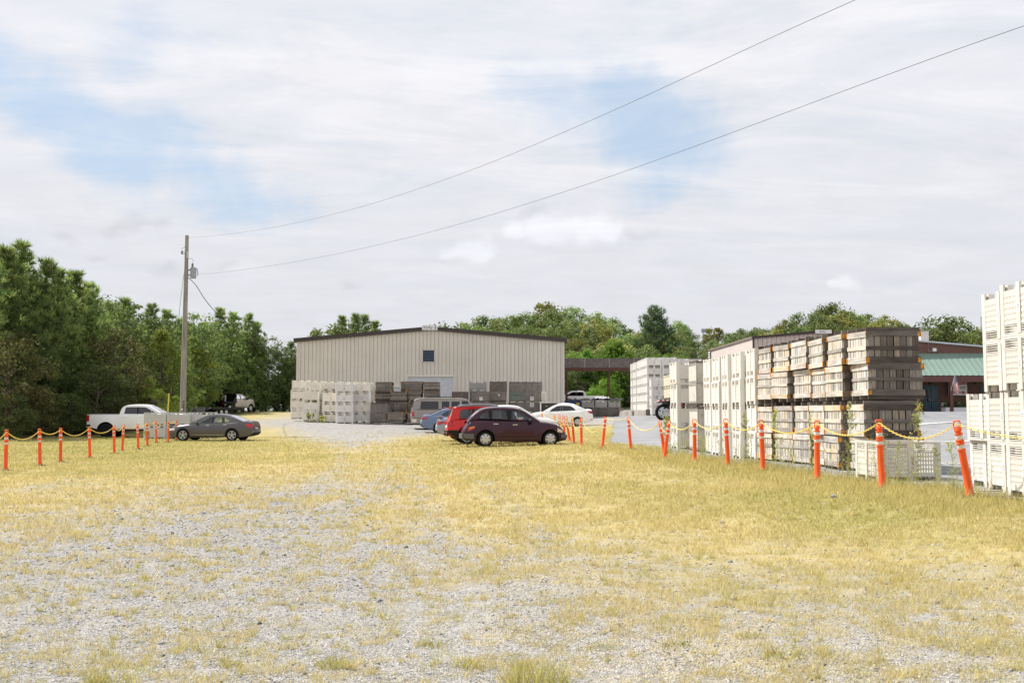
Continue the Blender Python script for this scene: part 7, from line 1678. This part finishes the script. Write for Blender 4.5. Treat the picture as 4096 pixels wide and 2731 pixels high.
# hanging ferns and planter on the porch
FERN = leaf_mat('fern_fronds', (.05, .08, .02), (.13, .17, .035), (.27, .28, .07))
for u, v, lb in [(3719, 1527, 'yellowish hanging fern left of the entrance sign'), (3901, 1527, 'large green hanging fern right of the entrance sign')]:
    p = at(u, v, pf + .5); t = thing('hanging_fern', lb, 'fern', (p.x, pf + .5, p.z), 0, 'ferns hanging from the porch'); rg = np.random.default_rng(u); V, T = [], []
    m = MB(); m.lathe([(0, -.18), (.12, -.17), (.17, .02), (.15, .02), (0, -.02)], 12); m.build('pot', BLACKP, t)
    m = MB()
    for a in (0, 2.1, 4.2): m.tube([(.15 * math.cos(a), .15 * math.sin(a), 0), (0, 0, e0 - .3 - p.z)], .008, 4)
    m.build('hanger', METAL_STRIP, t)
    fr_ = []
    for k in range(70):
        a = rg.random() * 6.28; L = rg.uniform(.35, .62); up = rg.uniform(.15, .75)
        for j in range(9):
            s = j / 8; q = np.array([math.cos(a) * L * s, math.sin(a) * L * s, up * .45 * math.sin(s * 2.0) - .42 * s * s]); tg = np.array([math.cos(a + PI / 2), math.sin(a + PI / 2), 0]); w = .075 * (1 - .7 * s)
            for sd in (-1, 1): V += [q - np.array([math.cos(a), math.sin(a), 0]) * .03, q + np.array([math.cos(a), math.sin(a), 0]) * .03, q + tg * w * sd + np.array([math.cos(a) * .03, math.sin(a) * .03, -.03])]; T += [rg.random()] * 3
    link('fronds', np_mesh('fronds', np.array(V), np.arange(len(V)).reshape(-1, 3), [FERN], {'tint': np.array(T)}), t)
p = at(3832, 1640, pf - .1); t = thing('flower_planter', 'white planter boxes with dark leaves and pink flowers under the sign', 'planter', (p.x, pf + .2, sz + .02))
m = MB(); m.b2((-.95, -.3, 0), (.95, .3, .36)); m.b2((-.98, -.33, .30), (.98, .33, .37)); m.build('box', SIGN_W, t)
m = MB(); m.b2((-.9, .35, .0), (-.55, .7, .75)); m.b2((.3, .35, 0), (.6, .7, .8)); m.build('pedestal', SIGN_W, t)
rg = np.random.default_rng(5); n = 1300; q = np.stack([rg.uniform(-.95, .95, n), rg.uniform(-.3, .6, n), .34 + np.abs(rg.normal(0, .28, n))], 1); V = []
a = rg.normal(size=(n, 3)); a /= np.linalg.norm(a, axis=1, keepdims=True); b = np.cross(a, rg.normal(size=(n, 3))); b /= np.linalg.norm(b, axis=1, keepdims=True)
link('leaves', np_mesh('leaves', np.stack([q - a * .06, q + b * .035, q + a * .06, q - b * .035], 1).reshape(-1, 3), np.arange(n * 4).reshape(-1, 4), [BROAD_N], {'tint': np.repeat(rg.random(n), 4)}), t)
m = MB()
for k in range(26): c = (rg.uniform(-.9, .9), rg.uniform(-.3, .4), .65 + rg.uniform(0, .55)); m.lathe([(0, -.02), (.035, 0), (0, .03)], 6, 'z', c)
m.build('flowers', plain('pink_petals', (.55, .10, .16), .7), t, kind='stuff')

# weeds along the right row: a few large ones singly, the rest as one mass
WEED = leaf_mat('weed_leaves', (.15, .17, .05), (.29, .31, .10), (.45, .44, .18), .45); SEED = leaf_mat('seed_heads', (.24, .20, .10), (.40, .34, .19), (.55, .48, .29), .45)
def weed(x, y, z, h, rg, V, T, bushy=1.0):
    lx, ly = rg.normal(0, .06, 2) * h; n = int(24 * h * bushy) + 6
    st = lambda s: np.array([x + lx * s * s, y + ly * s * s, z + h * s])
    for k in range(6):
        a, b_ = st(k / 6), st((k + 1) / 6); w = .004 * (1 - .1 * k) * max(1, y / 18)
        for d in (np.array([w, 0, 0]), np.array([0, w, 0])): V += [a - d, a + d, b_]; T += [.35] * 3
    for k in range(n):
        s = (k + rg.random()) / n; c = st(s); an = rg.random() * 6.28; top = s > .62
        L = (rg.uniform(.05, .11) if not top else rg.uniform(.04, .13) * (1.25 - s)) * bushy; up = rg.uniform(.1, 1.0) if not top else rg.uniform(.6, 1.8)
        d = np.array([math.cos(an), math.sin(an), up]); d /= np.linalg.norm(d); w = np.cross(d, rg.normal(size=3)); w = w / (np.linalg.norm(w) + 1e-6) * (.007 if not top else .005) * max(1, y / 18)
        V += [c - w, c + w, c + d * L]; T += [.3 + .5 * rg.random()] * 3
        if top:
            for j in range(3): e = c + d * L * rg.uniform(.5, 1.1) + rg.normal(0, .018, 3); r = .011 * min(1.6, bushy) * max(1, y / 18); q = rg.normal(size=3) * r; q2 = rg.normal(size=3) * r; V += [e - q, e + q, e + q2]; T += [.6 + .4 * rg.random()] * 3
def weed_obj(name, label, plants, mat, loc=None, kind=None, group=None):
    V, T = [], []; rg = np.random.default_rng(len(plants) * 13 + abs(int(plants[0][0] * 100)))
    for x, y, h, b in plants: weed(x, y, G(x, y) - .02, h, rg, V, T, b)
    V = np.array(V); T = np.array(T); o = link(name, np_mesh(name, V, np.arange(len(V)).reshape(-1, 3), [mat], {'tint': T})); return tag(o, label, 'weed', group, kind)
for u, v, D, h, b, lb in [(3672, 1930, 17.4, 1.46, 2.6, 'tall green goldenrod stalk before the single bin'), (2665, 1760, 31.5, 1.2, 3.4, 'bushy pale green weed before the semi trailer wheels'), (3545, 1905, 17.2, .95, 1.8, 'seed headed weed right of the post before the single bin'), (3588, 1905, 17.3, .82, 1.5, 'lower seed headed weed before the single bin'), (3655, 1925, 17.2, .95, 1.2, 'brown weed stalk beside the tall goldenrod'), (3755, 1940, 17.0, .68, 1.8, 'weed at the right corner of the single bin'), (3812, 1950, 15.6, .80, 2.2, 'pale weed left of the leaning post'), (3400, 1890, 19.8, 1.5, 2.2, 'tall weed climbing between the two nearest wooden stacks'), (3250, 1880, 20.4, 1.25, 1.6, 'weed behind the post before the wooden stacks'), (3108, 1870, 22.5, 1.35, 2.0, 'weed climbing the farthest wooden stack'), (2985, 1850, 24.6, 1.3, 1.6, 'weed before the white stack next to the wooden bins')]:
    p = at(u, v, D); weed_obj('tall_weed', lb, [(p.x, D, h, b)], WEED if b > 1.4 else SEED, group='tall weeds along the right row')
pl_ = []
for i in range(330):
    y = 14 * (34 / 14) ** random.random(); ex = np.interp(y, [13, 16.5, 19.5, 22, 27, 31.5, 34], [7.15, 6.6, 6.75, 6.35, 5.85, 5.45, 5.15]); x = ex - abs(random.gauss(0, .28)) + .22
    if 13.2 < y < 16.4: x = 6.95 - abs(random.gauss(0, .3))
    pl_.append((x, y, random.uniform(.2, 1.0) ** 1.6 * (.95 if y > 17 else .5), random.uniform(.45, .9)))
weed_obj('weeds', 'thin brown and green weeds growing along the bins', pl_[:200], SEED, kind='stuff'); weed_obj('weeds', 'thin green weeds growing along the bins and posts', pl_[200:], WEED, kind='stuff')
for u, v, D, h in [(1293, 1690, 69, .5), (1280, 1692, 68.6, .3), (590, 1765, 55, .6), (1240, 1687, 69.2, .7)]:
    p = at(u, v, D); weed_obj('roadside_weed', f'green weed {"between the low stacks by the warehouse" if u > 1285 else "before the small crate stack" if u > 1260 else "climbing the low stack of bins" if u > 1000 else "beside the pale bins"}', [(p.x + random.uniform(-.2, .2), D + random.uniform(-.1, .1), h * random.uniform(.6, 1), 1.2) for _ in range(5)], WEED)

# ------------------------------------------------------------------ utility pole, wires, markers, far signs
t_ = NT('weathered_pole'); sc_ = t_.noise(1, 6, .65, t_.coord('Object', (16, 16, .8))); t_.base(t_.ramp(sc_, [(.3, (.16, .145, .12)), (.55, (.30, .275, .24)), (.75, (.40, .375, .33))])); t_.p.inputs['Roughness'].default_value = .9; t_.bump(sc_, .4, .01); POLE = t_.mat
PYY = 63.0; pb = at(731, 1655, PYY); ptp = at(748, 942, PYY); gz0 = G(pb.x, PYY)
ub = thing('utility_pole', 'weathered wooden utility pole with grey transformer', 'utility pole', (pb.x, PYY, gz0)); dz = ptp.z - gz0; dxp = ptp.x - pb.x
PX = lambda z: dxp * z / dz
m = MB(); m.tube([(PX(z), 0, z) for z in np.linspace(-.3, dz, 8)], [.205 - .095 * i / 7 for i in range(8)], 14); m.build('shaft', POLE, ub, smooth=60)
lz = lambda v: at(748, v, PYY).z - gz0
TRG = plain('transformer_grey', (.33, .35, .38), .45, .1)
zc0, zc1 = lz(1113), lz(1072); xc = at(773.5, 1090, PYY).x - pb.x; rcan = (at(785, 1090, PYY).x - at(762, 1090, PYY).x) / 2
m = MB(); m.lathe([(0, zc0), (rcan, zc0), (rcan, zc1 - .03), (rcan + .02, zc1 - .03), (rcan + .02, zc1), (rcan * .5, zc1 + .05), (0, zc1 + .06)], 18, 'z', (xc, 0, 0)); can = m.build('transformer', TRG, ub, smooth=40)
m = MB(); bx = at(770, 1060, PYY).x - pb.x
for k in range(6): m.lathe([(.05, zc1 + .04 + k * .045), (.075, zc1 + .05 + k * .045), (.045, zc1 + .085 + k * .045)], 10, 'z', (bx, 0, 0))
m.build('insulator', plain('insulator_grey', (.24, .22, .22), .3), can, smooth=40)
for zz in (lz(1080), lz(1100)): m = MB(); m.b2((PX(zz) + .10, -.05, zz - .05), (xc - rcan + .01, .05, zz + .05)); m.build('bracket', METAL_STRIP, ub)
m = MB(); m.tube([(bx, 0, zc1 + .32), (bx + .05, 0, zc1 + .46), (bx - .02, 0, zc1 + .60), (PX(zc1), -.08, zc1 + .62)], .012, 5); m.tube([(PX(9), -.1, lz(985)), (PX(9) - .28, -.1, lz(996)), (PX(9) - .25, -.1, lz(1006)), (PX(9) - .05, -.1, lz(1012))], .012, 5); m.tube([(xc + rcan + .05, 0, lz(1075)), (xc + rcan + .12, -.02, lz(1098)), (xc + rcan + .05, -.02, lz(1103))], .02, 5); m.build('jumper_wire', BLACKP, ub)
m = MB(); xl = at(730, 1010, PYY).x - pb.x; m.lathe([(.03, lz(1018)), (.05, lz(1015)), (.05, lz(1007)), (.02, lz(1004))], 8, 'z', (xl, -.1, 0)); m.tube([(xl, -.1, lz(1016)), (PX(9), -.1, lz(1019))], .015, 5); m.build('cutout', BLACKP, ub)
m = MB(); m.b2((PX(10) + .06, -.17, lz(1034)), (PX(10) + .12, -.12, lz(1008))); m.build('arrester', plain('white_porcelain', (.62, .60, .58), .3), ub)
m = MB(); xt = at(738.3, 1625, PYY).x - pb.x; m.b2((xt - .045, -.215, lz(1646)), (xt + .045, -.205, lz(1602))); tg_ = m.build('number_strip', BLACKP, ub)
YEL = plain('yellow_characters', (.75, .42, .02), .5)
link('lettering', text_mesh('1876188', .115, YEL, 1.0, True), tg_, (xt, -.2165, (lz(1646) + lz(1602)) / 2), None, (PI / 2, 0, 0))
m = MB(); m.lathe([(0, -.213), (.055, -.212), (.05, -.205)], 12, 'y', (at(731.5, 1637, PYY).x - pb.x, 0, lz(1637))); m.build('tag', SIGN_W, ub)
def wire(name, label, pts2, Y0, Y1, start, r=.0045, ext=None):
    """Wire from the pole whose picture follows the measured points (2352 px view), distance growing nearer along it."""
    n = len(pts2); P = [start]
    us = [p[0] for p in pts2]
    for i, (u2, v2) in enumerate(pts2):
        # along a straight horizontal run the inverse distance changes evenly with the pixel column
        s = (u2 - us[0]) / (us[-1] - us[0]); Y = 1 / ((1 - s) / Y0 + s / Y1); P.append(at(u2 * 1.7415, v2 * 1.7415, Y))
    P = [Vector(p) for p in P]; out = []
    for i in range(len(P) - 1):
        a, b, c, d = P[max(0, i - 1)], P[i], P[i + 1], P[min(len(P) - 1, i + 2)]
        for k in range(6):
            t = k / 6; out.append(.5 * ((2 * b) + (c - a) * t + (2 * a - 5 * b + 4 * c - d) * t * t + (3 * b - a - 3 * c + d) * t ** 3))
    out.append(P[-1]); m = MB(); m.tube(out, r, 5); return tag(m.build(name, BLACKP), label, 'wire')
def quadfit(pts2, xs):
    c = np.polyfit([p[0] for p in pts2], [p[1] for p in pts2], 3); f = lambda x: float(np.polyval(c, x))
    e = pts2[-1][0]; sl = (f(e) - f(e - 200)) / 200; return [(x, f(x) if x <= e else f(e) + sl * (x - e)) for x in xs]
w1 = [(430, 547), (560, 533), (700, 505), (900, 455), (1180, 373), (1400, 275.5), (1600, 173), (1965, 0)]
w1 = [(430, 546), (560, 535), (700, 507), (900, 454), (1180, 352), (1400, 258), (1600, 167), (1965, 0)]
wire('overhead_wire', 'upper overhead wire from the pole top towards the upper right', quadfit(w1, [470, 560, 660, 780, 900, 1050, 1200, 1400, 1600, 1800, 1970, 2150, 2500, 3000, 3600]), 60, 8.4, Vector((ptp.x, PYY - .1, ptp.z - .15)))
w2 = [(455, 627), (560, 620), (700, 602), (945, 545), (1180, 477), (1530, 353), (1970, 205), (2352, 58)]
wire('overhead_wire', 'lower overhead wire from the transformer towards the right edge', quadfit(w2, [480, 560, 660, 780, 945, 1060, 1180, 1350, 1530, 1750, 1970, 2200, 2420, 2800, 3300, 3900]), 60, 8.4, Vector((pb.x + PX(8), PYY - .1, lz(1091) + gz0)))
wire('service_wire', 'twisted service wire dropping from the transformer to the trees', [(450, 655), (470, 686), (497, 718), (560, 775), (620, 808), (660, 815), (690, 812)], 64, 82, Vector((pb.x + PX(8) + .1, PYY, lz(1107) + gz0)), .022)
wire('guy_wire', 'steel guy wire slanting down left of the pole', [(419, 655), (411, 727), (400, 850), (392, 940)], 63.2, 63.9, Vector((pb.x + PX(8) - .1, PYY, lz(1080) + gz0)), .012)
p = at(667, 1660, 63.6); q = at(676, 1573, 63.6); mk = thing('guy_marker', 'bright yellow plastic marker leaning beside the pole', 'marker', (p.x, 63.6, p.z)); m = MB(); m.tube([(0, 0, -1.2), (q.x - p.x, 0, q.z - p.z)], .042, 8); m.build('tube', YELLOW_PL, mk)
p = at(2827, 1322, 330); bb = thing('billboard', 'small far billboard above the hill trees', 'billboard', (p.x, 330, p.z - 14)); m = MB(); m.b2((-1.8, -.1, 13.3), (-.4, .1, 14.6)); m.build('panel', plain('billboard_grey', (.42, .47, .56), .6), bb); m = MB(); m.b2((-.38, -.1, 13.2), (1.8, .1, 14.6)); m.build('panel', plain('billboard_green', (.36, .38, .12), .6, var=.4, scale=3), bb)
for x in (-1.2, 1.0): m = MB(); m.b2((x - .1, .12, -2), (x + .1, .3, 14.2)); m.build('post', RUST, bb)
p = at(3928, 1265, 150); gm = G(p.x, 150); mast = thing('lattice_mast', 'thin rusty lattice radio mast behind the store', 'mast', (p.x, 150, gm)); hm = p.z - gm; m = MB()
for a in range(3): c_, s_ = .22 * math.cos(a * 2.094), .22 * math.sin(a * 2.094); m.tube([(c_, s_, 0), (c_, s_, hm)], .025, 5)
for k in range(int(hm / .5)):
    for a in range(3): a0, a1 = a * 2.094, (a + 1) * 2.094; m.tube([(.22 * math.cos(a0), .22 * math.sin(a0), k * .5), (.22 * math.cos(a1), .22 * math.sin(a1), k * .5 + .5)], .012, 4, False)
m.build('lattice', RUST, mast)
# one dead branch stuck by the dock corner
p = at(2478, 1665, 97); sb = thing('dead_branch', 'dead vine hanging on the dock corner by the grey bins', 'branch', (p.x, 98.2, 1.0)); m = MB(); m.tube([(0, 0, 0), (.1, -.1, .5), (-.15, -.1, 1.2), (-.3, 0, 1.7)], [.05, .04, .03, .015], 5); m.tube([(.1, -.1, .5), (.35, -.2, 1.0), (.2, -.2, 1.45)], [.03, .02, .01], 4); m.build('twig', BARK, sb)

# far labels are checked for length here: nothing over sixteen words
for o in scene.objects:
    if 'label' in o and len(o['label'].split()) > 16: print('LONG LABEL', o.name, o['label'])
